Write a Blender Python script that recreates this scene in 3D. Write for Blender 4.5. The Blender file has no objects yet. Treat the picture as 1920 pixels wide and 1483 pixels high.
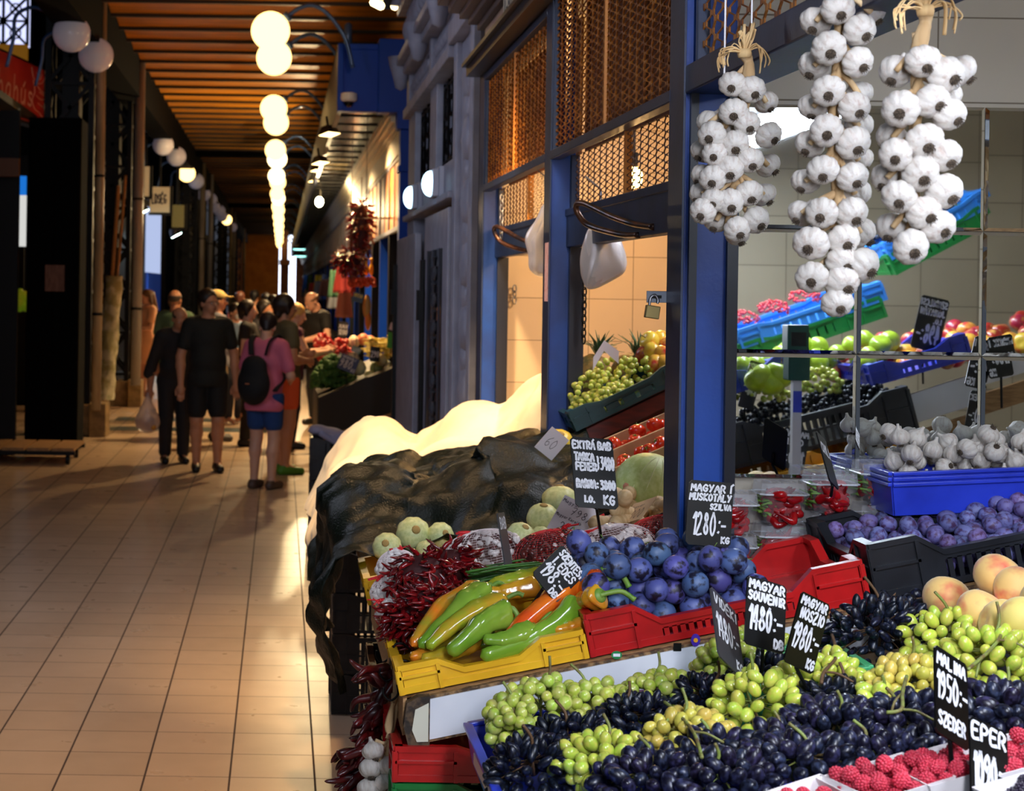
import bpy, math, random
import numpy as np
from mathutils import Vector, Matrix, Euler, Quaternion

random.seed(7)
SC = bpy.context.scene
COL = SC.collection
PI = math.pi

# ------------------------------------------------------------------ camera, world, light, exposure
FPX, PX0, PY0, ROLL, HC = 3200.0, 527.0, 540.0, 0.0155, 1.8
cam_d = bpy.data.cameras.new('camera')
cam = bpy.data.objects.new('camera', cam_d)
COL.objects.link(cam)
cam.matrix_world = Matrix.Translation((0, 0, HC)) @ Matrix.Rotation(PI/2, 4, 'X') @ Matrix.Rotation(ROLL, 4, 'Z')
cam_d.sensor_width = 36.0
cam_d.lens = FPX/1920*36
cam_d.shift_x = (960-PX0)/1920
cam_d.shift_y = -(741.5-PY0)/1920
cam_d.clip_start, cam_d.clip_end = 0.05, 300
cam_d.dof.use_dof = True
cam_d.dof.focus_distance = 3.75
cam_d.dof.aperture_fstop = 8.8
SC.camera = cam

world = bpy.data.worlds.new('world'); SC.world = world
world.use_nodes = True
world.node_tree.nodes['Background'].inputs[0].default_value = (0.55, 0.62, 0.8, 1)
world.node_tree.nodes['Background'].inputs[1].default_value = 0.09

SC.view_settings.view_transform = 'Standard'
SC.view_settings.look = 'None'
SC.view_settings.gamma = 1.0
SC.view_settings.use_curve_mapping = False
SC.view_settings.exposure = 0.16

# daylight from the glazed front of the hall, behind and above the camera
_d = bpy.data.lights.new('hall_daylight', 'AREA'); _d.shape = 'RECTANGLE'; _d.size = 6; _d.size_y = 4; _d.energy = 150; _d.color = (0.72, 0.84, 1.0)
_o = bpy.data.objects.new('hall_daylight', _d); COL.objects.link(_o); _o.location = (-5, -7, 7.5)
_o.rotation_euler = (Vector((1.0, 10, 2.2))-_o.location).to_track_quat('-Z', 'Y').to_euler()

# brightness of the place's lamps (watts); each lamp is built with its own fixture further down
PW = dict(tube=27, tube2=66, flood=300, aisle=230, bulb=420, far=700, cool=26, room=34)

# ------------------------------------------------------------------ helpers
def lin(c):
    return tuple(((v/255)/12.92 if v/255 <= 0.04045 else ((v/255+0.055)/1.055)**2.4) for v in c)

def P(px, py, Y):
    """point of the place at distance Y that the photograph shows at (px, py)"""
    du, dv = px-PX0, py-PY0
    c, s = math.cos(ROLL), math.sin(ROLL)
    u, v = du*c+dv*s, -du*s+dv*c
    return Vector((u*Y/FPX, Y, HC-v*Y/FPX))

ZM = 4.0                                     # distance of the mirror wall
def PM(px, py, Yv):
    """point in front of the mirror whose reflection shows at (px, py)"""
    p = P(px, py, Yv)
    return Vector((p.x, 2*ZM-p.y, p.z))

MATS = {}
def mat(name, rgb, rough=0.5, metal=0.0, spec=0.5, bump=0.0, bscale=60, var=None, vscale=20, hue=0.0,
        emit=None, estr=0.0, alpha=None, trans=0.0, sss=0.0, obj_var=0.0, coat=0.0, rgb2=None, lo=0.4, hi=0.6, sheen=0.0, detail=3, stretch=None):
    """procedural material: base colour, a second colour mottled in by noise, bump from noise, value change per object"""
    if name in MATS: return MATS[name]
    m = bpy.data.materials.new(name); MATS[name] = m
    m.use_nodes = True
    nt = m.node_tree; N = nt.nodes; L = nt.links
    b = N['Principled BSDF']
    col = lin(rgb)+(1,)
    b.inputs['Base Color'].default_value = col
    b.inputs['Roughness'].default_value = rough
    b.inputs['Metallic'].default_value = metal
    b.inputs['Specular IOR Level'].default_value = spec
    if coat: b.inputs['Coat Weight'].default_value = coat; b.inputs['Coat Roughness'].default_value = 0.12
    if trans: b.inputs['Transmission Weight'].default_value = trans
    if sheen: b.inputs['Sheen Weight'].default_value = sheen
    if sss:
        b.inputs['Subsurface Weight'].default_value = sss
        b.inputs['Subsurface Radius'].default_value = (0.010, 0.008, 0.004)
        b.inputs['Subsurface Scale'].default_value = 1.0
    if emit:
        b.inputs['Emission Color'].default_value = lin(emit)+(1,)
        b.inputs['Emission Strength'].default_value = estr
    if alpha is not None: b.inputs['Alpha'].default_value = alpha
    need = rgb2 or bump or obj_var
    if need:
        tc = N.new('ShaderNodeTexCoord')
        src = tc.outputs['Object']
        if stretch:
            mp = N.new('ShaderNodeMapping'); mp.inputs['Scale'].default_value = stretch
            L.new(src, mp.inputs['Vector']); src = mp.outputs['Vector']
        oi = None
        if obj_var:
            oi = N.new('ShaderNodeObjectInfo')
            ad = N.new('ShaderNodeVectorMath'); ad.operation = 'MULTIPLY_ADD'
            cb = N.new('ShaderNodeCombineXYZ')
            for k in range(3): L.new(oi.outputs['Random'], cb.inputs[k])
            ad.inputs[1].default_value = (31, 17, 23)
            L.new(cb.outputs[0], ad.inputs[0]); L.new(src, ad.inputs[2]); src = ad.outputs[0]
        last = None
        if rgb2:
            nz = N.new('ShaderNodeTexNoise'); nz.inputs['Scale'].default_value = vscale; nz.inputs['Detail'].default_value = detail
            L.new(src, nz.inputs['Vector'])
            rp = N.new('ShaderNodeValToRGB')
            rp.color_ramp.elements[0].position = lo; rp.color_ramp.elements[1].position = hi
            rp.color_ramp.elements[0].color = col; rp.color_ramp.elements[1].color = lin(rgb2)+(1,)
            L.new(nz.outputs['Fac'], rp.inputs['Fac'])
            last = rp.outputs['Color']
        if obj_var:
            hs = N.new('ShaderNodeHueSaturation')
            mr = N.new('ShaderNodeMapRange'); mr.inputs['To Min'].default_value = 1-obj_var; mr.inputs['To Max'].default_value = 1+obj_var
            L.new(oi.outputs['Random'], mr.inputs['Value']); L.new(mr.outputs[0], hs.inputs['Value'])
            if hue:
                m2 = N.new('ShaderNodeMath'); m2.operation = 'MULTIPLY'; m2.inputs[1].default_value = 7.31
                m3 = N.new('ShaderNodeMath'); m3.operation = 'FRACT'
                m4 = N.new('ShaderNodeMapRange'); m4.inputs['To Min'].default_value = 0.5-hue; m4.inputs['To Max'].default_value = 0.5+hue
                L.new(oi.outputs['Random'], m2.inputs[0]); L.new(m2.outputs[0], m3.inputs[0]); L.new(m3.outputs[0], m4.inputs['Value'])
                L.new(m4.outputs[0], hs.inputs['Hue'])
            if last: L.new(last, hs.inputs['Color'])
            else: hs.inputs['Color'].default_value = col
            last = hs.outputs['Color']
        if last: L.new(last, b.inputs['Base Color'])
        if bump:
            n2 = N.new('ShaderNodeTexNoise'); n2.inputs['Scale'].default_value = bscale; n2.inputs['Detail'].default_value = 4
            L.new(src, n2.inputs['Vector'])
            bp = N.new('ShaderNodeBump'); bp.inputs['Strength'].default_value = bump; bp.inputs['Distance'].default_value = 0.004
            L.new(n2.outputs['Fac'], bp.inputs['Height']); L.new(bp.outputs[0], b.inputs['Normal'])
    return m

def emis(name, rgb, strength):
    if name in MATS: return MATS[name]
    m = bpy.data.materials.new(name); MATS[name] = m; m.use_nodes = True
    nt = m.node_tree; nt.nodes.clear()
    o = nt.nodes.new('ShaderNodeOutputMaterial'); e = nt.nodes.new('ShaderNodeEmission')
    e.inputs[0].default_value = lin(rgb)+(1,); e.inputs[1].default_value = strength
    nt.links.new(e.outputs[0], o.inputs[0])
    return m

def tag(o, label=None, cat=None, group=None, kind=None):
    if label: o['label'] = label
    if cat: o['category'] = cat
    if group: o['group'] = group
    if kind: o['kind'] = kind
    return o

def empty(name, label=None, cat=None, loc=(0, 0, 0), rz=0, group=None, kind=None):
    o = bpy.data.objects.new(name, None); COL.objects.link(o)
    o.location = loc; o.rotation_euler = (0, 0, rz); o.empty_display_size = 0.05
    return tag(o, label, cat, group, kind)

def copy_tree(o, parent=None):
    c = o.copy(); COL.objects.link(c)
    if parent is not None: c.parent = parent
    for ch in KIDS.get(o.name, []): copy_tree(ch, c)
    return c
KIDS = {}

YS = 1.6                                     # lengths along the aisle in the plan are written in units of 1.6 m
class MB:
    """collects shapes, links them as one mesh object"""
    def __init__(s): s.v = []; s.f = []; s.mi = []; s.cur = 0
    def add(s, vs, fs, M=None):
        n = len(s.v)
        for q in vs:
            q = Vector(q)
            s.v.append(tuple(M @ q) if M is not None else tuple(q))
        for f in fs:
            s.f.append(tuple(i+n for i in f)); s.mi.append(s.cur)
        return s
    def box(s, a, b, M=None):
        x0, y0, z0 = a; x1, y1, z1 = b
        vs = [(x0,y0,z0),(x1,y0,z0),(x1,y1,z0),(x0,y1,z0),(x0,y0,z1),(x1,y0,z1),(x1,y1,z1),(x0,y1,z1)]
        return s.add(vs, [(3,2,1,0),(4,5,6,7),(0,1,5,4),(1,2,6,5),(2,3,7,6),(3,0,4,7)], M)
    def ybox(s, a, b): return s.box((a[0], a[1]*YS, a[2]), (b[0], b[1]*YS, b[2]))
    def hexa(s, vs, M=None):
        return s.add(vs, [(3,2,1,0),(4,5,6,7),(0,1,5,4),(1,2,6,5),(2,3,7,6),(3,0,4,7)], M)
    def bar(s, p, q, w, h, up=(0, 0, 1)):
        p, q = Vector(p), Vector(q); d = (q-p).normalized(); up = Vector(up)
        sx = d.cross(up)
        if sx.length < 1e-4: sx = d.cross(Vector((0, 1, 0)))
        sx.normalize(); u = sx.cross(d)
        a, b = sx*w/2, u*h/2
        return s.add([p-a-b, p+a-b, q+a-b, q-a-b, p-a+b, p+a+b, q+a+b, q-a+b],
                     [(3,2,1,0),(4,5,6,7),(0,1,5,4),(1,2,6,5),(2,3,7,6),(3,0,4,7)])
    def tube(s, pts, r, seg=8, cap=True, flat=1.0, M=None):
        pts = [Vector(p) for p in pts]; n = len(pts)
        rs = r if isinstance(r, (list, tuple)) else [r]*n
        vs = []; prev = None
        for i, p in enumerate(pts):
            t = (pts[min(i+1, n-1)]-pts[max(i-1, 0)])
            t = t.normalized() if t.length > 1e-9 else Vector((0, 0, 1))
            if prev is None:
                a = t.cross(Vector((0, 0, 1)))
                if a.length < 1e-3: a = t.cross(Vector((0, 1, 0)))
                a.normalize()
            else:
                a = prev-t*prev.dot(t)
                a = a.normalized() if a.length > 1e-6 else prev
            prev = a; b = t.cross(a)
            for k in range(seg):
                w = 2*PI*k/seg
                vs.append(p+a*math.cos(w)*rs[i]+b*math.sin(w)*rs[i]*flat)
        fs = [(i*seg+k, i*seg+(k+1) % seg, (i+1)*seg+(k+1) % seg, (i+1)*seg+k) for i in range(n-1) for k in range(seg)]
        if cap:
            fs.append(tuple(range(seg-1, -1, -1))); fs.append(tuple((n-1)*seg+k for k in range(seg)))
        return s.add(vs, fs, M)
    def lathe(s, prof, seg=16, M=None, lobes=0, amp=0.0):
        vs = []; n = len(prof)
        for r, z in prof:
            for k in range(seg):
                w = 2*PI*k/seg; rr = r*(1+amp*abs(math.cos(lobes*w/2)) - amp*0.5) if lobes else r
                vs.append((rr*math.cos(w), rr*math.sin(w), z))
        fs = [(i*seg+k, i*seg+(k+1) % seg, (i+1)*seg+(k+1) % seg, (i+1)*seg+k) for i in range(n-1) for k in range(seg)]
        fs.append(tuple(range(seg-1, -1, -1))); fs.append(tuple((n-1)*seg+k for k in range(seg)))
        return s.add(vs, fs, M)
    def ball(s, c, r, seg=12, rings=8, M=None):
        rx, ry, rz = r if isinstance(r, (tuple, list)) else (r, r, r)
        prof = [(max(math.sin(PI*i/rings), 1e-3), -math.cos(PI*i/rings)) for i in range(rings+1)]
        T = Matrix.Translation(Vector(c)) @ Matrix.Diagonal((rx, ry, rz, 1))
        if M is not None: T = M @ T
        return s.lathe(prof, seg, T)
    def grid(s, fn, nu, nv, M=None):
        vs = [fn(i/nu, j/nv) for j in range(nv+1) for i in range(nu+1)]
        w = nu+1
        return s.add(vs, [(j*w+i, j*w+i+1, (j+1)*w+i+1, (j+1)*w+i) for j in range(nv) for i in range(nu)], M)
    def prism(s, poly, y0, y1, M=None):
        """polygon in XZ pushed from y0 to y1"""
        n = len(poly)
        vs = [(x, y0, z) for x, z in poly]+[(x, y1, z) for x, z in poly]
        fs = [tuple(range(n)), tuple(range(2*n-1, n-1, -1))]+[(i, (i+1) % n+0, (i+1) % n+n, i+n)[::-1] for i in range(n)]
        return s.add(vs, fs, M)
    def mesh(s, name, ms, smooth=False):
        me = bpy.data.meshes.new(name)
        me.from_pydata(s.v, [], s.f)
        for m in (ms if isinstance(ms, (list, tuple)) else [ms]): me.materials.append(m)
        if any(s.mi): me.polygons.foreach_set('material_index', s.mi)
        if smooth: me.polygons.foreach_set('use_smooth', [True]*len(s.f))
        me.update()
        return me
    def build(s, name, ms, parent=None, smooth=False, loc=None, rot=None, bevel=0, sub=0):
        return put(name, s.mesh(name, ms, smooth), parent, loc, rot, bevel, sub)

def put(name, me, parent=None, loc=None, rot=None, bevel=0, sub=0):
    o = bpy.data.objects.new(name, me); COL.objects.link(o)
    if parent is not None:
        o.parent = parent; KIDS.setdefault(parent.name, []).append(o)
    if loc is not None: o.location = loc
    if rot is not None:
        if isinstance(rot, Quaternion): o.rotation_mode = 'QUATERNION'; o.rotation_quaternion = rot
        else: o.rotation_euler = rot
    if bevel:
        md = o.modifiers.new('bevel', 'BEVEL'); md.width = bevel; md.segments = 2; md.limit_method = 'ANGLE'
    if sub:
        md = o.modifiers.new('sub', 'SUBSURF'); md.levels = md.render_levels = sub
    return o

def np_mesh(name, V, F, ms, smooth=True):
    me = bpy.data.meshes.new(name)
    me.from_pydata([tuple(v) for v in V.tolist()], [], [tuple(f) for f in F.tolist()])
    me.materials.append(ms)
    if smooth: me.polygons.foreach_set('use_smooth', [True]*len(F))
    me.update()
    return me

def catmull(pts, n=6):
    pts = [Vector(p) for p in pts]
    if len(pts) < 3: return pts
    out = []
    for i in range(len(pts)-1):
        p0, p1, p2, p3 = pts[max(i-1, 0)], pts[i], pts[i+1], pts[min(i+2, len(pts)-1)]
        for k in range(n):
            t = k/n
            out.append(0.5*((2*p1)+(p2-p0)*t+(2*p0-5*p1+4*p2-p3)*t*t+(3*p1-p0-3*p2+p3)*t**3))
    out.append(pts[-1])
    return out

def rquat(rng=random):
    u, v, w = rng.random(), rng.random()*2*PI, rng.random()*2*PI
    return Quaternion((math.sqrt(1-u)*math.sin(v), math.sqrt(1-u)*math.cos(v), math.sqrt(u)*math.sin(w), math.sqrt(u)*math.cos(w)))

def area_light(name, loc, target, size, power, rgb, parent=None, size_y=None, spread=None):
    d = bpy.data.lights.new(name, 'AREA'); d.energy = power; d.color = lin(rgb)
    d.shape = 'RECTANGLE' if size_y else 'DISK'; d.size = size
    if size_y: d.size_y = size_y
    if spread: d.spread = spread
    o = bpy.data.objects.new(name, d); COL.objects.link(o)
    o.location = loc
    o.rotation_euler = (Vector(target)-Vector(loc)).to_track_quat('-Z', 'Y').to_euler()
    return o

def spot_light(name, loc, target, power, rgb, angle=1.2, blend=0.6, radius=0.05):
    d = bpy.data.lights.new(name, 'SPOT'); d.energy = power; d.color = lin(rgb)
    d.spot_size = angle; d.spot_blend = blend; d.shadow_soft_size = radius
    o = bpy.data.objects.new(name, d); COL.objects.link(o)
    o.location = loc
    o.rotation_euler = (Vector(target)-Vector(loc)).to_track_quat('-Z', 'Y').to_euler()
    return o

def point_light(name, loc, power, rgb, radius=0.05):
    d = bpy.data.lights.new(name, 'POINT'); d.energy = power; d.color = lin(rgb); d.shadow_soft_size = radius
    o = bpy.data.objects.new(name, d); COL.objects.link(o); o.location = loc
    return o

# ------------------------------------------------------------------ hand lettering (strokes)
GL = {
'A':'0,0 .3,1 .6,0|.13,.38 .47,.38','B':'.05,0 .05,1 .4,.95 .5,.77 .38,.55 .08,.52|.38,.55 .56,.3 .42,.05 .05,0','C':'.55,.85 .35,1 .08,.75 .05,.3 .28,0 .55,.15',
'D':'.05,0 .05,1 .35,.93 .55,.6 .48,.2 .3,0 .05,0','E':'.55,1 .05,1 .05,0 .55,0|.05,.52 .42,.52','F':'.55,1 .05,1 .05,0|.05,.52 .42,.52','G':'.55,.85 .3,1 .05,.65 .08,.2 .35,0 .56,.2 .56,.45 .35,.45',
'H':'.05,0 .05,1|.55,0 .55,1|.05,.5 .55,.5','I':'.2,0 .2,1','J':'.45,1 .45,.2 .28,0 .06,.15','K':'.05,0 .05,1|.55,1 .08,.45 .57,0','L':'.05,1 .05,0 .52,0','M':'.02,0 .08,1 .32,.4 .56,1 .64,0',
'N':'.05,0 .07,1 .52,0 .54,1','O':'.3,1 .07,.75 .05,.3 .28,0 .53,.25 .55,.7 .3,1','P':'.05,0 .05,1 .42,.95 .52,.72 .38,.48 .05,.47','R':'.05,0 .05,1 .42,.95 .5,.72 .36,.52 .05,.5|.25,.5 .56,0',
'S':'.53,.85 .3,1 .08,.8 .2,.55 .45,.42 .52,.2 .3,0 .05,.12','T':'.02,1 .58,1|.3,1 .3,0','U':'.05,1 .06,.25 .28,0 .5,.25 .53,1','V':'.02,1 .28,0 .56,1','X':'.03,1 .55,0|.55,1 .03,0','Y':'.03,1 .29,.5|.57,1 .2,0',
'Z':'.05,1 .55,1 .04,0 .58,0','1':'.08,.72 .32,1 .3,0','2':'.06,.8 .25,1 .5,.85 .42,.55 .04,0 .58,.02','3':'.07,.95 .5,.97 .25,.6 .52,.42 .42,.05 .06,.05','4':'.42,0 .44,1|.3,.95 .05,.35 .6,.38','5':'.52,1 .12,1 .1,.57 .42,.58 .52,.3 .35,0 .05,.1',
'6':'.48,1 .15,.6 .08,.2 .3,0 .52,.22 .38,.48 .12,.35','7':'.05,.97 .55,1 .25,0|.15,.5 .45,.52','8':'.3,.53 .1,.75 .28,1 .48,.78 .3,.53 .06,.25 .28,0 .54,.25 .3,.53','9':'.5,.75 .3,1 .08,.75 .25,.5 .5,.72 .45,.3 .2,0',
'0':'.3,1 .08,.7 .08,.3 .28,0 .5,.3 .52,.7 .3,1','.':'.12,0 .18,.03','-':'.1,.45 .5,.45',':':'.18,.15 .22,.18|.18,.6 .22,.63','/':'.05,-.1 .45,1.05','}':'.1,1 .28,.9 .22,.6 .42,.5 .22,.4 .28,.1 .1,0','=':'.1,.62 .52,.62|.1,.4 .52,.4',
'a':'.48,.5 .25,.56 .06,.3 .2,0 .45,.2 .48,.5|.48,.5 .5,0','b':'.08,1 .08,0|.08,.4 .3,.55 .5,.28 .3,0 .08,.08','d':'.48,1 .48,0|.48,.4 .25,.55 .06,.28 .25,0 .48,.1','e':'.06,.28 .5,.32 .3,.56 .06,.28 .25,0 .5,.1',
'g':'.48,.5 .25,.56 .08,.3 .25,.05 .48,.25|.48,.5 .46,-.2 .25,-.35 .06,-.22','h':'.08,1 .08,0|.08,.35 .3,.56 .46,.4 .48,0','k':'.08,1 .08,0|.45,.55 .1,.25 .5,0','l':'.15,1 .15,.1 .28,0','o':'.28,.56 .06,.3 .26,0 .5,.28 .28,.56',
'r':'.1,.56 .1,0|.1,.35 .25,.53 .45,.52','s':'.44,.5 .2,.54 .12,.38 .42,.2 .34,.02 .06,.06','u':'.08,.56 .1,.12 .28,0 .46,.2|.48,.56 .48,0','y':'.06,.56 .28,.1|.5,.56 .15,-.35',' ':'',
}
ACC = {'Á':('A','/'),'É':('E','/'),'Í':('I','/'),'Ö':('O',':'),'Ő':('O','"'),'á':('a','/'),'é':('e','/'),'ú':('u','/'),'Ü':('U',':')}
def strokes(text):
    x = 0; out = []
    for ch in text:
        base, acc = ACC.get(ch, (ch, None))
        g = GL.get(base, '')
        low = base.islower()
        for s in g.split('|'):
            if s.strip(): out.append([(x+float(a.split(',')[0]), float(a.split(',')[1])) for a in s.split()])
        if acc:
            t = 0.68 if low else 1.1
            if acc == '/': out.append([(x+.25, t), (x+.42, t+.2)])
            elif acc == ':': out += [[(x+.12, t+.05), (x+.16, t+.1)], [(x+.42, t+.05), (x+.46, t+.1)]]
            else: out += [[(x+.15, t), (x+.27, t+.18)], [(x+.4, t), (x+.52, t+.18)]]
        x += 0.45 if base in 'I.:l1' else (0.35 if base == ' ' else 0.78)
    return out, max(x-0.16, 0.1)

def write(mb, text, x0, z0, w, h, sw, M=None, slant=0.0, jitter=0.02, y=-0.0006, rng=random):
    """text in the box (x0,z0) w x h of the XZ plane, letters drawn as marker strokes"""
    st, tw = strokes(text)
    for s in st:
        pts = [Vector((x0+(a+slant*b)*w/tw+rng.uniform(-jitter, jitter)*h, y, z0+b*h+rng.uniform(-jitter, jitter)*h)) for a, b in s]
        pts = catmull(pts, 4)
        vs = []; n = len(pts)
        for i, p in enumerate(pts):
            t = pts[min(i+1, n-1)]-pts[max(i-1, 0)]
            t = t.normalized() if t.length > 1e-9 else Vector((1, 0, 0))
            nn = Vector((-t.z, 0, t.x))*sw/2*rng.uniform(0.85, 1.15)
            e = t*sw*0.4*(-1 if i == 0 else (1 if i == n-1 else 0))
            vs += [p+e-nn, p+e+nn]
        fs = [(2*i, 2*i+2, 2*i+3, 2*i+1) for i in range(n-1)]
        mb.add(vs, fs, M)
    return mb

# ------------------------------------------------------------------ solid figures from blended volumes
def sdf_mesh(prims, res, cuts=()):
    """prims: ('c',p,q,rp,rq,k) cone capsule | ('e',centre,radii,k,rot) ellipsoid; returns vertices and quads of the blended surface"""
    lo = np.full(3, 1e9); hi = -lo
    for q in prims:
        if q[0] == 'c':
            a, b = np.array(q[1]), np.array(q[2]); r = max(q[3], q[4])
            lo = np.minimum(lo, np.minimum(a, b)-r); hi = np.maximum(hi, np.maximum(a, b)+r)
        else:
            c = np.array(q[1]); r = max(q[2]); lo = np.minimum(lo, c-r); hi = np.maximum(hi, c+r)
    lo = lo-3*res; hi = hi+3*res
    n = np.ceil((hi-lo)/res).astype(int)+1
    ax = [lo[i]+res*np.arange(n[i]) for i in range(3)]
    F = np.full(tuple(n), 0.08, dtype=np.float32)
    for q in prims:
        k = q[5] if q[0] == 'c' else q[3]
        if q[0] == 'c':
            a, b = np.array(q[1], float), np.array(q[2], float); ra, rb = q[3], q[4]; R = max(ra, rb)+k+0.03
            l, h = np.minimum(a, b)-R, np.maximum(a, b)+R
        else:
            c = np.array(q[1], float); R = max(q[2])+k+0.03; l, h = c-R, c+R
        i0 = np.clip(((l-lo)/res).astype(int), 0, n-1); i1 = np.clip(((h-lo)/res).astype(int)+2, 1, n)
        X = ax[0][i0[0]:i1[0], None, None]; Y = ax[1][None, i0[1]:i1[1], None]; Z = ax[2][None, None, i0[2]:i1[2]]
        if q[0] == 'c':
            d = b-a; dd = max(float(d@d), 1e-9)
            t = np.clip(((X-a[0])*d[0]+(Y-a[1])*d[1]+(Z-a[2])*d[2])/dd, 0, 1)
            f = np.sqrt((X-a[0]-t*d[0])**2+(Y-a[1]-t*d[1])**2+(Z-a[2]-t*d[2])**2)-(ra+(rb-ra)*t)
        else:
            x, y, z = X-c[0], Y-c[1], Z-c[2]
            if len(q) > 4 and q[4] is not None:
                r = np.array(q[4].to_matrix().inverted())
                x, y, z = r[0, 0]*x+r[0, 1]*y+r[0, 2]*z, r[1, 0]*x+r[1, 1]*y+r[1, 2]*z, r[2, 0]*x+r[2, 1]*y+r[2, 2]*z
            rx, ry, rz = q[2]
            k0 = np.sqrt((x/rx)**2+(y/ry)**2+(z/rz)**2)
            k1 = np.sqrt((x/rx**2)**2+(y/ry**2)**2+(z/rz**2)**2)+1e-6
            f = k0*(k0-1)/k1
        S = F[i0[0]:i1[0], i0[1]:i1[1], i0[2]:i1[2]]
        if k > 0:
            hh = np.clip(0.5+0.5*(S-f)/k, 0, 1)
            S[...] = S*(1-hh)+f*hh-k*hh*(1-hh)
        else: S[...] = np.minimum(S, f)
    for nrm, off in cuts:                       # keep the side where nrm.p < off
        X = ax[0][:, None, None]; Y = ax[1][None, :, None]; Z = ax[2][None, None, :]
        F = np.maximum(F, (X*nrm[0]+Y*nrm[1]+Z*nrm[2]-off).astype(np.float32))
    F[0], F[-1], F[:, 0], F[:, -1], F[:, :, 0], F[:, :, -1] = (0.05,)*6
    ins = F < 0
    C = n-1
    acc = np.zeros(tuple(C)+(3,), np.float32); cnt = np.zeros(tuple(C), np.float32)
    sl = lambda o, c: tuple(slice(o[i], o[i]+c[i]) for i in range(3))
    for axis in range(3):
        o2 = [(0, 1) if i != axis else (0,) for i in range(3)]
        for ox in o2[0]:
            for oy in o2[1]:
                for oz in o2[2]:
                    o = (ox, oy, oz); p = list(o); p[axis] = 1
                    fa, fb = F[sl(o, C)], F[sl(p, C)]
                    m = (fa < 0) != (fb < 0)
                    t = np.where(m, fa/np.where(m, fa-fb, 1), 0)
                    for i in range(3):
                        acc[..., i] += np.where(m, (t if i == axis else o[i]), 0)
                    cnt += m
    act = cnt > 0
    idx = np.full(tuple(C), -1, int); idx[act] = np.arange(act.sum())
    ijk = np.argwhere(act)
    V = lo+res*(ijk+acc[act]/cnt[act][:, None])
    Q = []
    for axis in range(3):
        b1, b2 = (axis+1) % 3, (axis+2) % 3
        s0 = [slice(None)]*3; s1 = [slice(None)]*3
        s0[axis] = slice(0, -1); s1[axis] = slice(1, None)
        ch = ins[tuple(s0)] != ins[tuple(s1)]
        e = np.argwhere(ch); fl = ins[tuple(s0)][ch]
        ok = (e[:, b1] > 0) & (e[:, b2] > 0) & (e[:, b1] < C[b1]) & (e[:, b2] < C[b2])
        e, fl = e[ok], fl[ok]
        qs = []
        for d1, d2 in ((1, 1), (0, 1), (0, 0), (1, 0)):
            c = e.copy(); c[:, b1] -= d1; c[:, b2] -= d2
            qs.append(idx[c[:, 0], c[:, 1], c[:, 2]])
        q = np.stack(qs, 1)
        q[~fl] = q[~fl][:, ::-1]
        Q.append(q)
    return V, np.concatenate(Q)

# ------------------------------------------------------------------ heaps and cloth
def heap(n, x0, x1, y0, y1, r, floor=0.0, tries=14, rng=random, zmax=9, shape=None):
    """spheres dropped one after another into a box, each taking the lowest of a few spots"""
    pts = []
    for i in range(n):
        ri = r if not isinstance(r, tuple) else rng.uniform(*r)
        best = None
        for t in range(tries):
            x, y = rng.uniform(x0+ri, x1-ri), rng.uniform(y0+ri, y1-ri)
            z = (floor(x, y) if callable(floor) else floor)+ri
            for (a, b, c, s) in pts:
                d2 = (a-x)**2+(b-y)**2; R = (s+ri)*0.97
                if d2 < R*R: z = max(z, c+math.sqrt(R*R-d2))
            sc = z-(shape(x, y) if shape else 0)
            if best is None or sc < best[0]: best = (sc, x, y, z)
        if best[3] < zmax: pts.append((best[1], best[2], best[3], ri))
    return pts

def drape(X, rest, hfun, iters, side=None, gravity=0.0006, stiff=1.0, bend=0.3, pin=None, passes=3):
    """X (ny,nx,3) start shape, rest (dx,dy) cloth spacing; hfun(x,y) -> height of what it lies on"""
    V = np.zeros_like(X); ny, nx, _ = X.shape
    dx, dy = rest; dg = math.hypot(dx, dy)
    P0 = X.copy() if pin is not None else None
    def con(A, B, L, k):
        d = B-A; l = np.linalg.norm(d, axis=-1, keepdims=True)+1e-9
        c = d*((l-L)/l*0.5*k); return c
    for it in range(iters):
        V[..., 2] -= gravity
        V *= 0.9
        Y = X+V
        for ps in range(passes):
            for s in (0, 1):
                A, B = Y[:, s:-1:2], Y[:, s+1::2]; m = min(A.shape[1], B.shape[1]); A, B = A[:, :m], B[:, :m]
                c = con(A, B, dx, stiff); A += c; B -= c
                A, B = Y[s:-1:2], Y[s+1::2]; m = min(len(A), len(B)); A, B = A[:m], B[:m]
                c = con(A, B, dy, stiff); A += c; B -= c
                A, B = Y[s:-1:2, :-1], Y[s+1::2, 1:]; m = min(len(A), len(B)); A, B = A[:m], B[:m]
                c = con(A, B, dg, stiff*.5); A += c; B -= c
                A, B = Y[s:-1:2, 1:], Y[s+1::2, :-1]; m = min(len(A), len(B)); A, B = A[:m], B[:m]
                c = con(A, B, dg, stiff*.5); A += c; B -= c
            if bend and ps == 0:
                for s in range(4):
                    A, B = Y[:, s:-2:4], Y[:, s+2::4]; m = min(A.shape[1], B.shape[1]); A, B = A[:, :m], B[:, :m]
                    c = con(A, B, 2*dx, bend); A += c; B -= c
                    A, B = Y[s:-2:4], Y[s+2::4]; m = min(len(A), len(B)); A, B = A[:m], B[:m]
                    c = con(A, B, 2*dy, bend); A += c; B -= c
            if side is not None: side(Y)
            h = hfun(Y[..., 0], Y[..., 1])
            hit = Y[..., 2] < h
            Y[..., 2] = np.where(hit, h, Y[..., 2])
            if pin is not None: Y[pin] = P0[pin]
        V = Y-X
        V[hit] *= 0.4
        ml = np.linalg.norm(V, axis=-1, keepdims=True); V *= np.minimum(1, 0.01/(ml+1e-9))
        X = Y
    return X
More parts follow.
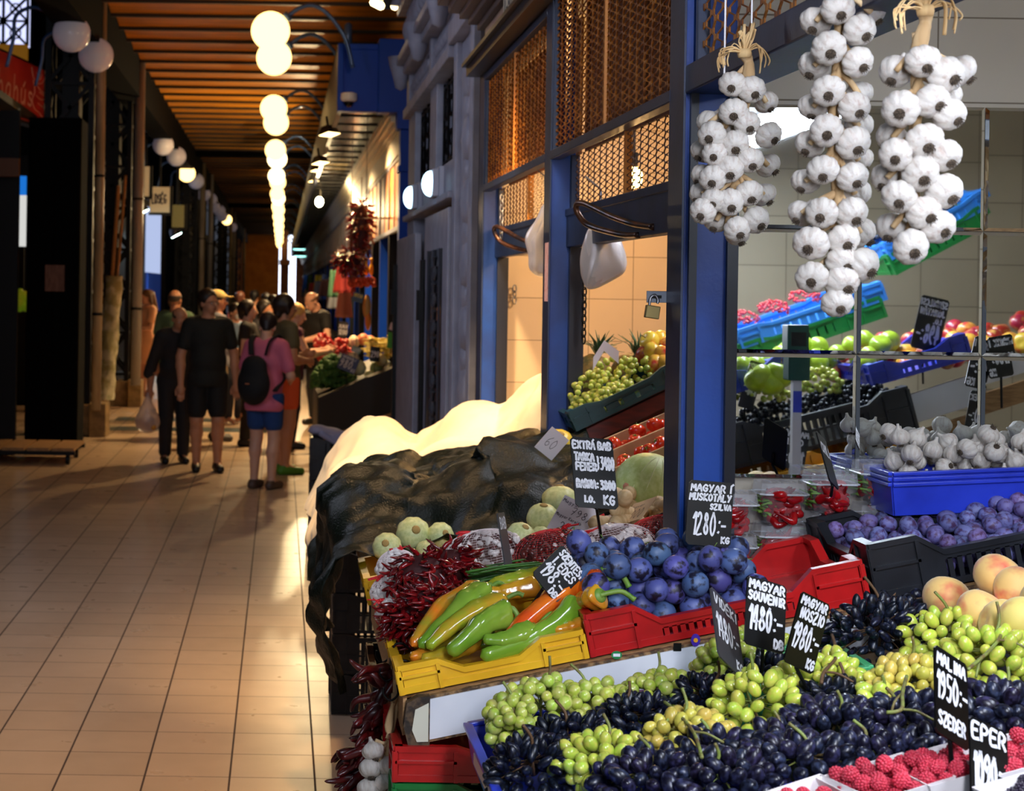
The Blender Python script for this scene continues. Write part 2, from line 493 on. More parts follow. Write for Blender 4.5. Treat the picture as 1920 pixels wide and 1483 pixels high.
def cloth_obj(name, X, m, parent=None, thick=0.0015, sub=1):
    ny, nx, _ = X.shape
    idx = np.arange(nx*ny).reshape(ny, nx)
    F = np.stack([idx[:-1, :-1], idx[:-1, 1:], idx[1:, 1:], idx[1:, :-1]], -1).reshape(-1, 4)
    o = put(name, np_mesh(name, X.reshape(-1, 3), F, m), parent)
    md = o.modifiers.new('thick', 'SOLIDIFY'); md.thickness = thick; md.offset = 0
    if sub: md = o.modifiers.new('sub', 'SUBSURF'); md.levels = md.render_levels = sub
    return o
# ------------------------------------------------------------------ materials
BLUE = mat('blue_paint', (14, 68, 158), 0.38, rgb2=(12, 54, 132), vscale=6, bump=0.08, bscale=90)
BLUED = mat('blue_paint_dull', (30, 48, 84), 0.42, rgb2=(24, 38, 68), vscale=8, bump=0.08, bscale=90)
NAVY = mat('navy_frame', (18, 22, 36), 0.35)
BLACK = mat('black_iron', (6, 6, 8), 0.5, spec=.25, bump=0.1, bscale=40)
DARKM = mat('dark_metal', (26, 27, 32), 0.4)
GREY = mat('portal_grey', (150, 152, 168), 0.55, rgb2=(136, 138, 154), vscale=7, bump=0.06, bscale=60)
GREYD = mat('portal_grey_recess', (82, 84, 98), 0.6)
OCHRE = mat('ochre_mesh', (214, 138, 48), 0.45, metal=0.15, rgb2=(150, 84, 30), vscale=14)
RUSTY = mat('rusty_mesh', (92, 58, 36), 0.55, metal=0.3)
BRASS = mat('brown_handle', (110, 72, 50), 0.3, metal=0.5, rgb2=(40, 34, 40), vscale=18)
STEEL = mat('steel', (150, 150, 155), 0.3, metal=0.9)
PIPE = mat('pipe_cream', (176, 160, 132), 0.4, rgb2=(140, 124, 100), vscale=5, stretch=(1, 1, .2))
PIPEG = mat('pipe_grey', (150, 148, 150), 0.38)
PLINTH = mat('plinth_stone', (150, 124, 84), 0.6, rgb2=(120, 98, 66), vscale=9)
TAN = mat('tan_fascia', (178, 146, 120), 0.5, rgb2=(150, 122, 112), vscale=3)
CREAMW = mat('cream_board', (206, 196, 176), 0.5)
GLOBEW = mat('globe_white', (226, 222, 226), 0.12, sss=0.0, coat=0.3, emit=(200, 190, 215), estr=0.06)  # unlit globes keep a faint glow put into the glass
GLOBEON = emis('globe_lit', (255, 206, 124), 3.7)
GLOBEON2 = emis('globe_lit_white', (255, 222, 160), 4.5)
ARMB = mat('arm_blue', (70, 100, 150), 0.3, metal=0.3)
WHITEL = mat('white_laminate', (226, 228, 234), 0.3, rgb2=(206, 210, 220), vscale=4)
CHIP = mat('chipboard', (150, 116, 76), 0.8, rgb2=(70, 52, 36), vscale=60, bump=0.4, bscale=150)
MIRROR = mat('mirror', (235, 240, 240), 0.02, metal=1.0)
WOODR = mat('red_wood', (110, 34, 26), 0.5, rgb2=(84, 26, 22), vscale=12, stretch=(1, 6, 6))
WOOD = mat('raw_wood', (170, 130, 84), 0.65, rgb2=(140, 104, 64), vscale=10, stretch=(2, 14, 14))
PAPER = mat('paper', (235, 232, 240), 0.8)
INK = mat('ink', (30, 28, 50), 0.6)
CHALKB = mat('sign_black', (9, 9, 10), 0.32)
CHALK = mat('marker_white', (225, 225, 230), 0.7)
GLASS = mat('clear_plastic', (225, 230, 238), 0.1, alpha=0.07, spec=1.0)

def tile_mat(name, rgb, rgb2, w, h, g, grout, rough=0.35, axes='XZ', off=(0, 0), gv=None, bump=0.0):
    """square tiles with grout lines, tone changing a little from tile to tile"""
    m = bpy.data.materials.new(name); MATS[name] = m; m.use_nodes = True
    nt = m.node_tree; N, L = nt.nodes, nt.links; b = N['Principled BSDF']
    tc = N.new('ShaderNodeTexCoord'); sp = N.new('ShaderNodeSeparateXYZ'); L.new(tc.outputs['Object'], sp.inputs[0])
    def mth(op, a, bb=None):
        n = N.new('ShaderNodeMath'); n.operation = op
        for i, q in enumerate((a, bb)):
            if q is None: continue
            if isinstance(q, (int, float)): n.inputs[i].default_value = q
            else: L.new(q, n.inputs[i])
        return n.outputs[0]
    ids, lines = [], []
    for a, s, o, gg in ((axes[0], w, off[0], gv or g), (axes[1], h, off[1], g)):
        q = mth('DIVIDE', mth('SUBTRACT', sp.outputs[a], o), s)
        ids.append(mth('FLOOR', q)); fr = mth('FRACT', q)
        d = mth('MINIMUM', fr, mth('SUBTRACT', 1.0, fr))
        lines.append(mth('LESS_THAN', d, gg/2/s))
    ln = mth('MAXIMUM', lines[0], lines[1])
    cb = N.new('ShaderNodeCombineXYZ'); L.new(ids[0], cb.inputs[0]); L.new(ids[1], cb.inputs[1])
    wn = N.new('ShaderNodeTexWhiteNoise'); wn.noise_dimensions = '2D'; L.new(cb.outputs[0], wn.inputs['Vector'])
    nz = N.new('ShaderNodeTexNoise'); nz.inputs['Scale'].default_value = 5; nz.inputs['Detail'].default_value = 6; L.new(tc.outputs['Object'], nz.inputs['Vector'])
    fac = mth('ADD', mth('MULTIPLY', wn.outputs['Value'], 0.45), mth('MULTIPLY', nz.outputs['Fac'], 0.6))
    mx = N.new('ShaderNodeMix'); mx.data_type = 'RGBA'; L.new(fac, mx.inputs[0])
    mx.inputs[6].default_value = lin(rgb)+(1,); mx.inputs[7].default_value = lin(rgb2)+(1,)
    m2 = N.new('ShaderNodeMix'); m2.data_type = 'RGBA'; L.new(ln, m2.inputs[0]); L.new(mx.outputs[2], m2.inputs[6]); m2.inputs[7].default_value = lin(grout)+(1,)
    L.new(m2.outputs[2], b.inputs['Base Color'])
    L.new(mth('ADD', mth('MULTIPLY', ln, 0.4), mth('ADD', mth('MULTIPLY', nz.outputs['Fac'], 0.16), rough-0.08)), b.inputs['Roughness'])
    bp = N.new('ShaderNodeBump'); bp.inputs['Strength'].default_value = 0.5; bp.inputs['Distance'].default_value = 0.002
    n2 = N.new('ShaderNodeTexNoise'); n2.inputs['Scale'].default_value = 3; L.new(tc.outputs['Object'], n2.inputs['Vector'])
    L.new(mth('ADD', mth('MULTIPLY', ln, -1.0), mth('MULTIPLY', n2.outputs['Fac'], bump)), bp.inputs['Height']); L.new(bp.outputs[0], b.inputs['Normal'])
    return m
FLOORT = tile_mat('floor_tiles', (206, 180, 152), (178, 154, 128), 0.3125, 0.311, 0.005, (62, 42, 32), 0.3, 'XY', (0.1515, 6.272), gv=0.0075, bump=1.5)
DARKT = tile_mat('dark_floor_tiles', (70, 84, 84), (50, 62, 64), 0.3125, 0.311, 0.0035, (60, 46, 38), 0.3, 'XY', (0.1515, 6.272), gv=0.0075)
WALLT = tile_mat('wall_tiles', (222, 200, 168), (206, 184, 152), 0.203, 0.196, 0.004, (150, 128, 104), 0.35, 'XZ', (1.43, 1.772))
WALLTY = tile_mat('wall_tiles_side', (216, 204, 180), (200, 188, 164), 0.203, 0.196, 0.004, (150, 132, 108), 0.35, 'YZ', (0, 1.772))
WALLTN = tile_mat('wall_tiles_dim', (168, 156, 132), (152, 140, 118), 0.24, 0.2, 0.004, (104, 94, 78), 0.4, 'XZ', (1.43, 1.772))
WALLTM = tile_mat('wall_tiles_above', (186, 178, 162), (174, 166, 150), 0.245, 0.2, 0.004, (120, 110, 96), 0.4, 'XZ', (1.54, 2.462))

def struct(name, mb, m, parent=None, smooth=False, bevel=0, label=None, loc=None, rot=None):
    o = mb.build(name, m, parent, smooth, bevel=bevel, loc=loc, rot=rot)
    if parent is None: o['kind'] = 'structure'
    if label: o['label'] = label
    return o
def sbox(name, a, b, m, parent=None, bevel=0, label=None): return struct(name, MB().ybox(a, b), m, parent, bevel=bevel, label=label)

# ------------------------------------------------------------------ floor, ceiling, far walls
sbox('floor', (-14, -2.5, -0.1), (4.5, 68, 0), FLOORT)
fb = MB()
for y in (21.2, 22.76): fb.box((-2.2, y, 0), (0.2, y+0.622, 0.002))
struct('floor_band', fb, DARKT, label='band of dark grey-green floor tiles across the aisle')

CEIL = mat('ceiling_boards', (222, 142, 24), 0.42, rgb2=(190, 118, 18), vscale=3, stretch=(.3, 4, 4), bump=0.1, bscale=20)
cb = MB(); fl_ = MB(); y = 8.0; dy = 1.051
while y < 105:
    # shallow arches between iron flanges
    for i in range(6):
        t0, t1 = i/6, (i+1)/6
        z = lambda t: 5.08+0.055*math.sin(t*PI)
        cb.add([(-2.12, y+t0*dy, z(t0)), (4.4, y+t0*dy, z(t0)), (4.4, y+t1*dy, z(t1)), (-2.12, y+t1*dy, z(t1))], [(0, 1, 2, 3)])
    fl_.box((-2.12, y-.03, 5.045), (4.4, y+.03, 5.09))
    y += dy
struct('ceiling', cb, CEIL, smooth=True)
struct('ceiling_flanges', fl_, mat('flange_brown', (40, 24, 10), .6))
sbox('ceiling_slab', (-2.12, 4.9, 5.3), (4.5, 67, 5.4), BLACK)
BEAMS = [('ceiling_beam', (-2.45, 5, 4.55), (-2.1, 66, 5.3)), ('ceiling_beam', (-2.1, 25.7, 4.95), (4.4, 26.0, 5.2)), ('ceiling_beam', (-2.1, 41.4, 4.9), (4.4, 41.8, 5.2))]
BEAMK = mat('beam_black', (5, 5, 6), .9, spec=.05)
for n, a, b in BEAMS: sbox(n, a, b, BEAMK)
OCHW = mat('end_wall_paint', (240, 160, 60), 0.6, rgb2=(220, 140, 46), vscale=1.5)
BRICK = mat('pale_brick', (190, 140, 120), 0.7, rgb2=(160, 112, 96), vscale=6)
ew = MB().ybox((-3, 66.5, 0), (-.15, 67, 5.3))
struct('wall_end', ew, OCHW)
sbox('wall_end_gate', (0.9, 66.5, 0), (4.5, 67, 5.3), BRICK)
sbox('door_1', (-.15, 66.8, 0), (.9, 66.9, 5.2), emis('daylight_gate', (225, 235, 255), 3.0), label='bright doorway to daylight at the far end of the aisle')
gp = MB().ybox((-.05, 60, 0), (.42, 60.5, 3.4)).ybox((-.12, 59.9, 3.1), (.5, 60.6, 3.4)).ybox((-.02, 60, 3.4), (.36, 60.5, 5.1))
struct('wall_pier', gp, BRICK, label='pale pinkish brick pier at the far end of the aisle')
sbox('wall_right', (4.4, -2.5, -.1), (4.5, 67, 5.3), BLACK)
sbox('wall_left', (-14, -2.5, -.1), (-13.8, 67, 9), BLACK)
sbox('wall_hall_back', (-14, 40, 0), (-3.2, 40.3, 9), BLACK)
sbox('ceiling_hall', (-14, -2.5, 9), (-2.45, 67, 9.2), BLACK)
sbox('wall_hall_side', (-2.55, 5, 5.3), (-2.45, 67, 9.1), BLACK)

# skylight windows of the big hall, behind an iron lattice
SKYP = mat('window_pane', (200, 205, 230), 0.4, emit=(205, 212, 255), estr=1.25, rgb2=(150, 155, 190), vscale=1.2)
def lattice_window(name, px0, px1, py0, py1, Y, cells, label):
    a, b = P(px0, py1, Y), P(px1, py0, Y)
    w = empty(name, kind='structure', label=label, loc=(0, 0, 0))
    MB().box((a.x, Y+.3, a.z), (b.x, Y+.34, b.z)).build('pane', SKYP, w)
    m = MB(); s = (b.x-a.x)/cells; n = int((b.z-a.z)/s)+1; t = s*.10
    for i in range(cells):
        for j in range(n):
            x0, z0 = a.x+i*s, a.z+j*s
            m.bar((x0, Y, z0), (x0+s, Y, z0+s), t, t, (0, 1, 0)); m.bar((x0+s, Y, z0), (x0, Y, z0+s), t, t, (0, 1, 0))
            m.tube([(x0+s/2+s*.22*math.cos(k*PI/6), Y, z0+s/2+s*.22*math.sin(k*PI/6)) for k in range(13)], t*.35, 5)
    for i in range(0, cells+1): m.bar((a.x+i*s, Y, a.z), (a.x+i*s, Y, b.z), t*1.1, t, (0, 1, 0))
    for j in range(0, n+1, 1): m.bar((a.x, Y, a.z+j*s), (b.x, Y, a.z+j*s), t*.8, t, (0, 1, 0))
    m.build('lattice', BLACK, w)
    return w
lattice_window('window_1', -40, 53, -30, 84, 35.2, 2, 'tall hall window with black ironwork seen through the colonnade')
struct('trim_1', MB().box(P(-60, 112, 35.0), P(53, 86, 35.2)), mat('yellow_beam', (224, 150, 40), 0.5, emit=(224, 150, 40), estr=0.15), label='yellow beam below the hall window')  # beam made to glow a little through its material
lattice_window('window_2', 276, 302, 190, 222, 43.2, 1, 'small pale window high between two columns')
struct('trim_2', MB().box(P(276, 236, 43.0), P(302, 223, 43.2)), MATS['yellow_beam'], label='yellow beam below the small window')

# ------------------------------------------------------------------ left colonnade: iron columns, downpipes, plinths
def iron_column(y, label):
    c = empty('iron_column', kind='structure', label=label, loc=(-2.55, y*YS, 0))
    m = MB()
    for sx in (-.26, .26):
        for sy in (-.22, .22): m.box((sx-.035, sy-.035, .35), (sx+.035, sy+.035, 5.3))
    z = .5
    while z < 5.1:
        for sx in (-.26, .26):
            m.bar((sx, -.22, z), (sx, .22, z+.62), .05, .02, (1, 0, 0)); m.bar((sx, .22, z), (sx, -.22, z+.62), .05, .02, (1, 0, 0))
        for sy in (-.22, .22):
            m.bar((-.26, sy, z), (.26, sy, z+.62), .05, .02, (0, 1, 0)); m.bar((.26, sy, z), (-.26, sy, z+.62), .05, .02, (0, 1, 0))
        m.box((-.28, -.24, z-.04), (.28, .24, z)); z += .62
    m.box((-.1, -.18, .35), (.1, .18, 5.3))
    m.build('lattice_shaft', BLACK, c)
    MB().box((-.36, -.3, 0), (.44, .32, .38)).box((.3, -.38, 0), (.5, .1, .4)).build('plinth', PLINTH, c, bevel=.01)
    return c
def downpipe(x, y, r, m, label):
    d = empty('downpipe', kind='structure', label=label, loc=(x, y*YS, 0))
    MB().tube([(0, 0, .35), (0, 0, 5.3)], r, 14).build('pipe', m, d, smooth=True)
    cl = MB()
    for z in (1.45, 3.05): cl.tube([(0, 0, z), (0, 0, z+.03)], r*1.12, 14)
    cl.build('clamp', BLACK, d)
NAMES = ['nearest', 'second', 'third', 'fourth', 'fifth', 'sixth', 'seventh', 'eighth']
for i, (y, m) in enumerate(((12.5, PIPE), (15.7, PIPEG), (28.2, PIPE), (31.4, PIPEG), (43.8, PIPE), (47, PIPEG), (59.5, PIPEG))):
    iron_column(y+.35, 'black iron lattice column of the aisle, %s from the front' % NAMES[i])
    downpipe(-2.12 if i == 0 else -2.1, y-.15, .055 if i == 0 else .075, m, '%s downpipe on the colonnade, %s from the front' % ('cream' if m is PIPE else 'grey', NAMES[i]))

# dark closed stalls of the left row behind the columns
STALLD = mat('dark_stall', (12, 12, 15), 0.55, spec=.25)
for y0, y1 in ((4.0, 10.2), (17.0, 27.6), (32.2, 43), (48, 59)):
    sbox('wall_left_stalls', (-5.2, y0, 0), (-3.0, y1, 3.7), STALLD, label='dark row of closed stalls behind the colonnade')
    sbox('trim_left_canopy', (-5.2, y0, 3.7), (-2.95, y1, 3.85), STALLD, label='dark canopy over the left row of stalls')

# ------------------------------------------------------------------ near stall: blue frame, mesh windows, tiled room, mirror
X1 = .92
def post(y0, y1, x1, label, z1=2.8):
    o = MB().ybox((X1, y0, 0), (x1, y1, z1))
    return struct('trim_post', o, BLUE, bevel=.004, label=label)
post(4.88, 4.97, 1.005, 'blue post at the far end of the near stall')
post(3.66, 3.73, 1.005, 'blue post between the two mesh bays of the near stall')
post(2.45, 2.53, 1.04, 'broad blue post where the mirror wall begins', 3.0)
sl = MB().ybox((X1+.012, 2.44, 0), (X1+.03, 2.452, 2.26)).ybox((X1+.10, 2.44, 0), (X1+.125, 2.45, 2.26))
struct('trim_post_strip', sl, NAVY, label='dark edge strips on the broad blue post')
edges = MB()
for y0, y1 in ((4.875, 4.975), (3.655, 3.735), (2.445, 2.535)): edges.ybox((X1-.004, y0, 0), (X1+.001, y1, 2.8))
struct('trim_post_face', edges, BLUED, label='grey-blue facing on the aisle side of the posts')  # thin duller blue skin over one side of each post

def mesh_panel(y0, y1, z0, z1, x, m, parent, cell=.0125, r=.0016, hs=.006):
    """wire mesh: vertical zigzag strands hooked into each other"""
    mb = MB(); n = int((y1-y0)/cell); s = (y1-y0)/n; h = hs
    nz = int((z1-z0)/h)
    for i in range(n+1):
        pts = []
        for k in range(nz+1):
            o = (k % 4 in (1, 2))
            d = s*.30*(1 if (o == (i % 2 == 0)) else -1)
            pts.append((x+(.002 if o else -.002), y0+i*s+d, z0+k*h))
        # flat strand: two-sided strip with a little thickness
        vs = []
        for p in pts:
            vs += [(p[0]-r*.6, p[1]-r*2.2, p[2]), (p[0]-r*.6, p[1]+r*2.2, p[2]), (p[0]+r, p[1], p[2])]
        fs = []
        for k in range(len(pts)-1):
            for q in range(3): fs.append((3*k+q, 3*k+(q+1) % 3, 3*k+3+(q+1) % 3, 3*k+3+q))
        mb.add(vs, fs)
    return mb.build('mesh', m, parent)

def mesh_window(name, y0, y1, z0, z1, x, m, label, r=.0034, cell=.046, back=True, hs=.0058):
    w = empty(name, kind='structure', label=label); y0 *= YS; y1 *= YS
    fr = MB(); t = .03
    fr.box((x-.02, y0, z0-t), (x+.02, y1, z0)).box((x-.02, y0, z1), (x+.02, y1, z1+t)).box((x-.015, y0, z0), (x+.015, y0+.02, z1)).box((x-.015, y1-.02, z0), (x+.015, y1, z1))
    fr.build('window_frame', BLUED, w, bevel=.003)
    MB().box((x-.008, (y0+y1)/2-.006, z0), (x+.012, (y0+y1)/2+.006, z1)).build('glazing_bar', mat('ochre_bar', (224, 140, 44), 0.4), w)
    mesh_panel(y0+.01, y1-.01, z0, z1, x, m, w, cell, r, hs)
    if back: MB().box((x+.10, y0, z0), (x+.11, y1, z1)).build('backing_board', mat('backing', (120, 68, 24), 0.8), w)
    return w
mesh_window('window_3', 3.73, 4.88, 2.285, 2.765, .935, OCHRE, 'ochre wire mesh window at the far end of the near stall')
mesh_window('window_4', 2.53, 3.66, 2.285, 2.98, .935, OCHRE, 'large ochre wire mesh window above the padlock opening')
mesh_window('window_5', 1.1, 2.43, 2.33, 2.98, .95, OCHRE, 'ochre wire mesh window above the garlic braids', cell=.05, back=False, hs=.0105, r=.003)

def sash(y0, y1, label, name):
    w = empty(name, kind='structure', label=label); y0 *= YS; y1 *= YS
    f = MB().box((.975, y0, 1.955), (1.02, y1, 2.085)).box((.985, y0, 2.085), (1.015, y0+.025, 2.27)).box((.985, y1-.025, 2.085), (1.015, y1, 2.27)).box((.97, y0, 2.06), (.985, y1, 2.085))
    f.build('sash_rail', BLUED, w, bevel=.003)
    mesh_panel(y0+.02, y1-.02, 2.085, 2.27, 1.0, RUSTY, w, .05, .0022, .005)
    MB().box((.99, (y0+y1)/2-.006, 2.085), (1.012, (y0+y1)/2+.006, 2.27)).build('glazing_bar', MATS['ochre_bar'], w)
    jb = MB().box((.985, y0, .9), (1.03, y0+.018, 1.955)).box((.985, y1-.03, .9), (1.035, y1, 1.955))
    jb.build('jamb', NAVY, w)
    # bent pull handle sticking out into the aisle at the far end of the rail
    h = MB(); z = 1.985; ya = y0+(y1-y0)*.54
    h.tube(catmull([(.975, ya-.55, z-.01), (.965, ya-.35, z+.005), (.93, ya-.22, z+.03), (.88, ya-.05, z+.075), (.865, ya, z+.07), (.875, ya, z+.04), (.90, ya-.04, z+.01), (.955, ya-.22, z-.02), (.975, ya-.36, z-.025)], 5), .009, 8)
    h.build('pull_handle', BRASS, w, smooth=True)
    return w
sash(2.53, 3.66, 'raised blue mesh sash with bent handle over the padlock opening', 'window_6')
sash(3.73, 4.88, 'raised blue sash with bent handle at the far opening', 'window_7')

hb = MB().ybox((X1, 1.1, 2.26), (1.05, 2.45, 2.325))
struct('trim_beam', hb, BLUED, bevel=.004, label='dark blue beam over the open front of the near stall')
cn = MB()
cn.ybox((.85, 2.3, 2.80), (1.06, 4.99, 2.86)).ybox((.83, 2.3, 2.845), (1.06, 5.0, 2.862))
struct('trim_cornice_rail', cn, NAVY, label='dark rail under the fascia of the near stall')
sbox('trim_fascia', (.93, 2.3, 2.86), (.99, 4.96, 3.02), TAN, label='tan fascia board of the near stall')
ck = MB()
for i, (x, z) in enumerate(((.90, 3.02), (.86, 3.05), (.82, 3.08), (.77, 3.11), (.72, 3.15), (.70, 3.2))): ck.ybox((x, 2.3, z), (1.06, 5.0+i*.015, z+.05))
struct('trim_cornice', ck, mat('cornice_brown', (86, 70, 68), 0.5), bevel=.004, label='stepped brown cornice at the top of the near stall')

# the tiled room
sbox('wall_far', (1.0, 4.95, 0), (3.4, 5.05, 3.0), WALLT)
sbox('wall_back', (3.4, .5, 0), (3.5, 5.05, 3.0), WALLTY)
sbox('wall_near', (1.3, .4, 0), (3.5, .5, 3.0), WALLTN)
sbox('ceiling_stall', (1.0, .5, 2.98), (3.5, 5.05, 3.05), mat('stall_ceiling', (190, 180, 160), .7))
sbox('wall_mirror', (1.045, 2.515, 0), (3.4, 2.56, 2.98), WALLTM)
sbox('wall_stall_end', (1.0, 5.0, 0), (1.1, 5.45, 4.5), mat('brown_gap', (44, 34, 34), 0.7))
tl = MB().ybox((1.043, 2.497, .9), (1.055, 2.515, 2.26))
struct('trim_mirror_edge', tl, STEEL, label='worn metal edge strip beside the mirror')

# mirror: bevelled square mirror tiles, each a hair out of true
mr = empty('mirror_panel', 'mirror wall of square tiles behind the garlic braids', 'mirror', (0, 0, 0))
s = .2925
for i in range(6):
    for j in range(3):
        x0, z0 = 1.06+i*s, 2.25-(j+1)*s
        cxx, czz = x0+s/2, z0+s/2
        M = Matrix.Translation((cxx, ZM, czz)) @ Matrix.Rotation(random.uniform(-.010, .010), 4, 'Z') @ Matrix.Rotation(random.uniform(-.008, .008), 4, 'X')
        h, q = s/2-.001, s/2-.009
        vs = [(-h, .004, -h), (h, .004, -h), (h, .004, h), (-h, .004, h), (-q, 0, -q), (q, 0, -q), (q, 0, q), (-q, 0, q), (-h, .006, -h), (h, .006, -h), (h, .006, h), (-h, .006, h)]
        mb = MB().add(vs, [(4, 5, 6, 7), (0, 1, 5, 4), (1, 2, 6, 5), (2, 3, 7, 6), (3, 0, 4, 7), (11, 10, 9, 8), (0, 8, 9, 1), (1, 9, 10, 2), (2, 10, 11, 3), (3, 11, 8, 0)], M)
        mb.build('mirror_tile', MIRROR, mr)
# ------------------------------------------------------------------ grey ironwork portal between the stalls
XG = 1.0
def gbox(mb, y0, y1, z0, z1, d=0.0, t=.12): mb.ybox((XG-d, y0, z0), (XG+t, y1, z1)); return mb
pt = empty('door_portal', kind='structure', label='tall grey cast iron portal between the two stalls')
m = MB()
gbox(m, 5.46, 6.08, 0, 3.2, 0); gbox(m, 5.46, 5.55, 0, 3.2, .035); gbox(m, 5.99, 6.08, 0, 3.2, .035)
gbox(m, 5.44, 6.1, 3.2, 3.32, .07); gbox(m, 5.46, 6.08, 3.32, 3.75, .05); gbox(m, 5.44, 6.1, 3.75, 3.85, .08)
gbox(m, 6.85, 7.14, 2.35, 3.2, .02); gbox(m, 7.94, 8.33, 0, 3.2, .02); gbox(m, 6.08, 8.33, 2.36, 2.57, .015); gbox(m, 6.08, 8.33, 2.33, 2.37, .06)
gbox(m, 6.08, 8.33, 3.13, 3.2, .07)
m.build('frame', GREY, pt, bevel=.006)
r = MB()      # relief bar of beads and spindles on the pilaster
for k in range(7):
    z = .75+k*.34
    r.lathe([(.001, -.075), (.055, -.06), (.075, 0), (.055, .06), (.001, .075)], 10, Matrix.Translation((XG-.002, 5.77*YS, z)) @ Matrix.Diagonal((.35, 1.7, 1, 1)))
    r.lathe([(.06, .05), (.09, .12), (.11, .17), (.09, .22), (.06, .29)], 10, Matrix.Translation((XG-.002, 5.77*YS, z)) @ Matrix.Diagonal((.3, 1.7, 1, 1)))
r.build('pilaster_relief', GREY, pt, smooth=True)
f = MB()
gbox(f, 6.1, 8.33, 3.2, 3.46, .0); gbox(f, 6.1, 8.33, 3.46, 3.52, .09); gbox(f, 6.1, 8.36, 3.52, 3.58, .14); gbox(f, 6.1, 8.33, 3.58, 3.95, .04); gbox(f, 6.1, 8.4, 3.95, 4.02, .12); gbox(f, 6.1, 8.4, 4.3, 4.4, .12)
gbox(f, 7.0, 7.08, 3.2, 3.46, .04); gbox(f, 8.2, 8.34, 3.2, 3.46, .04)
f.build('entablature', GREY, pt, bevel=.008)
d = MB()
for a, b in ((6.2*YS, 6.95*YS), (7.15*YS, 8.12*YS)):
    n = int((b-a)/.085)
    for k in range(n):
        y = a+(k+.5)*(b-a)/n
        d.ball((XG-.015, y, 3.33), (.03, .03, .035), 8, 6); d.ball((XG-.012, y, 3.27), (.02, .018, .03), 6, 5); d.ball((XG-.01, y, 3.385), (.018, .02, .02), 6, 5)
for k in range(16):
    y = (6.2+k*.13)*YS; d.ball((XG-.06, y, 3.78), (.045, .035, .09), 8, 6); d.ball((XG-.05, y, 3.9), (.025, .03, .04), 6, 5)
for y in (6.25, 7.2, 8.25):
    d.lathe([(.07, 0), (.05, .05), (.055, .2), (.05, .4), (.08, .44)], 10, Matrix.Translation((XG-.12, y*YS, 4.0)))
    d.lathe([(.001, 0), (.04, .02), (.06, .1), (.09, .2), (.10, .26)], 10, Matrix.Translation((XG-.1, y*YS, 3.34)))
d.build('ornament', GREY, pt, smooth=True)

def scroll(cy, cz, r0, turns, a0, sgn):
    return [(XG+.03, cy+math.cos(a0+sgn*t*2*PI*turns)*r0*(1-t*.8), cz+math.sin(a0+sgn*t*2*PI*turns)*r0*(1-t*.8)) for t in [i/16 for i in range(17)]]
def grille(y0, y1, z0, z1):
    g = MB(); n = 4; w = (y1-y0)/n
    for i in range(n+1): g.tube([(XG+.03, y0+i*w, z0), (XG+.03, y0+i*w, z1)], .008, 5)
    for i in range(n):
        c = y0+(i+.5)*w; z = z0+w*.5; k = 0
        while z < z1-w*.3:
            g.tube(scroll(c, z, w*.46, 1.2, PI/2*(k % 4), 1 if (i+k) % 2 else -1), .006, 5); k += 1; z += w*.8
    for z in (z0+.03, z1-.03): g.tube([(XG+.03, y0, z), (XG+.03, y1, z)], .01, 5)
    return g
for a, b in ((6.1*YS, 6.84*YS), (7.15*YS, 7.93*YS)):
    grille(a, b, 2.58, 3.12).build('transom_grille', BLACK, pt)
MB().ybox((XG+.1, 6.08, 2.3), (XG+.12, 8.3, 3.2)).build('transom_glass', mat('dark_glass', (12, 13, 16), 0.12), pt)

def door_leaf(name, y0, y1, x0, x1, z1, label, grilled):
    w = empty(name, kind='structure', label=label); y0 *= YS; y1 *= YS
    m = MB()
    if grilled:
        ys = y0+(y1-y0)*.55
        m.hexa([(x0, y0, .05), (x0+.05, y0, .05), (x1+.05, y1, .05), (x1, y1, .05), (x0, y0, z1), (x0+.05, y0, z1), (x1+.05, y1, z1), (x1, y1, z1)])
    else:
        m.hexa([(x0, y0, .05), (x0+.05, y0, .05), (x1+.05, y1, .05), (x1, y1, .05), (x0, y0, z1), (x0+.05, y0, z1), (x1+.05, y1, z1), (x1, y1, z1)])
    m.build('leaf', GREY, w, bevel=.008)
    b = MB()
    L = math.hypot(y1-y0, x1-x0)
    for t0, t1 in (((.18, .72),) if grilled else ()):
        q0, q1 = Vector((x0-.006, y0+(y1-y0)*t0, .5)), Vector((x0+(x1-x0)*t1-.006, y0+(y1-y0)*t1, .5))
        b.hexa([(q0.x, q0.y, .5), (q0.x+.01, q0.y, .5), (q1.x+.01, q1.y, .5), (q1.x, q1.y, .5), (q0.x, q0.y, 2.05), (q0.x+.01, q0.y, 2.05), (q1.x+.01, q1.y, 2.05), (q1.x, q1.y, 2.05)])
    if grilled:
        b.build('door_glass', MATS['dark_glass'], w)
        g = MB(); ya, yb = y0+(y1-y0)*.2, y0+(y1-y0)*.7
        for k in range(9):
            c = (ya+yb)/2; z = .6+k*.165
            for s in (1, -1): g.tube([(x0-.014, p[1], p[2]) for p in scroll(c+s*.09, z, .085, 1.1, PI/2, s)], .006, 5)
        for q in (ya, (ya+yb)/2, yb): g.tube([(x0-.014, q, .5), (x0-.014, q, 2.05)], .008, 5)
        g.build('door_grille', mat('iron_grey', (58, 60, 70), .5), w)
    h = MB(); h.box((x0-.03, y1-.10, .35), (x0+.02, y1-.02, 2.0)); h.box((x0-.05, y1-.12, .5), (x0, y1-.02, .7)); h.box((x0-.05, y1-.12, 1.6), (x0, y1-.02, 1.8))
    h.build('hinge_post', BLACK, w)
door_leaf('door_2', 6.12, 7.1, .95, .95, 2.28, 'grey portal door leaf with dark ironwork panel', True)
door_leaf('door_3', 7.45, 8.6, .93, .93, 2.2, 'plain grey portal door leaf at its far side', False)

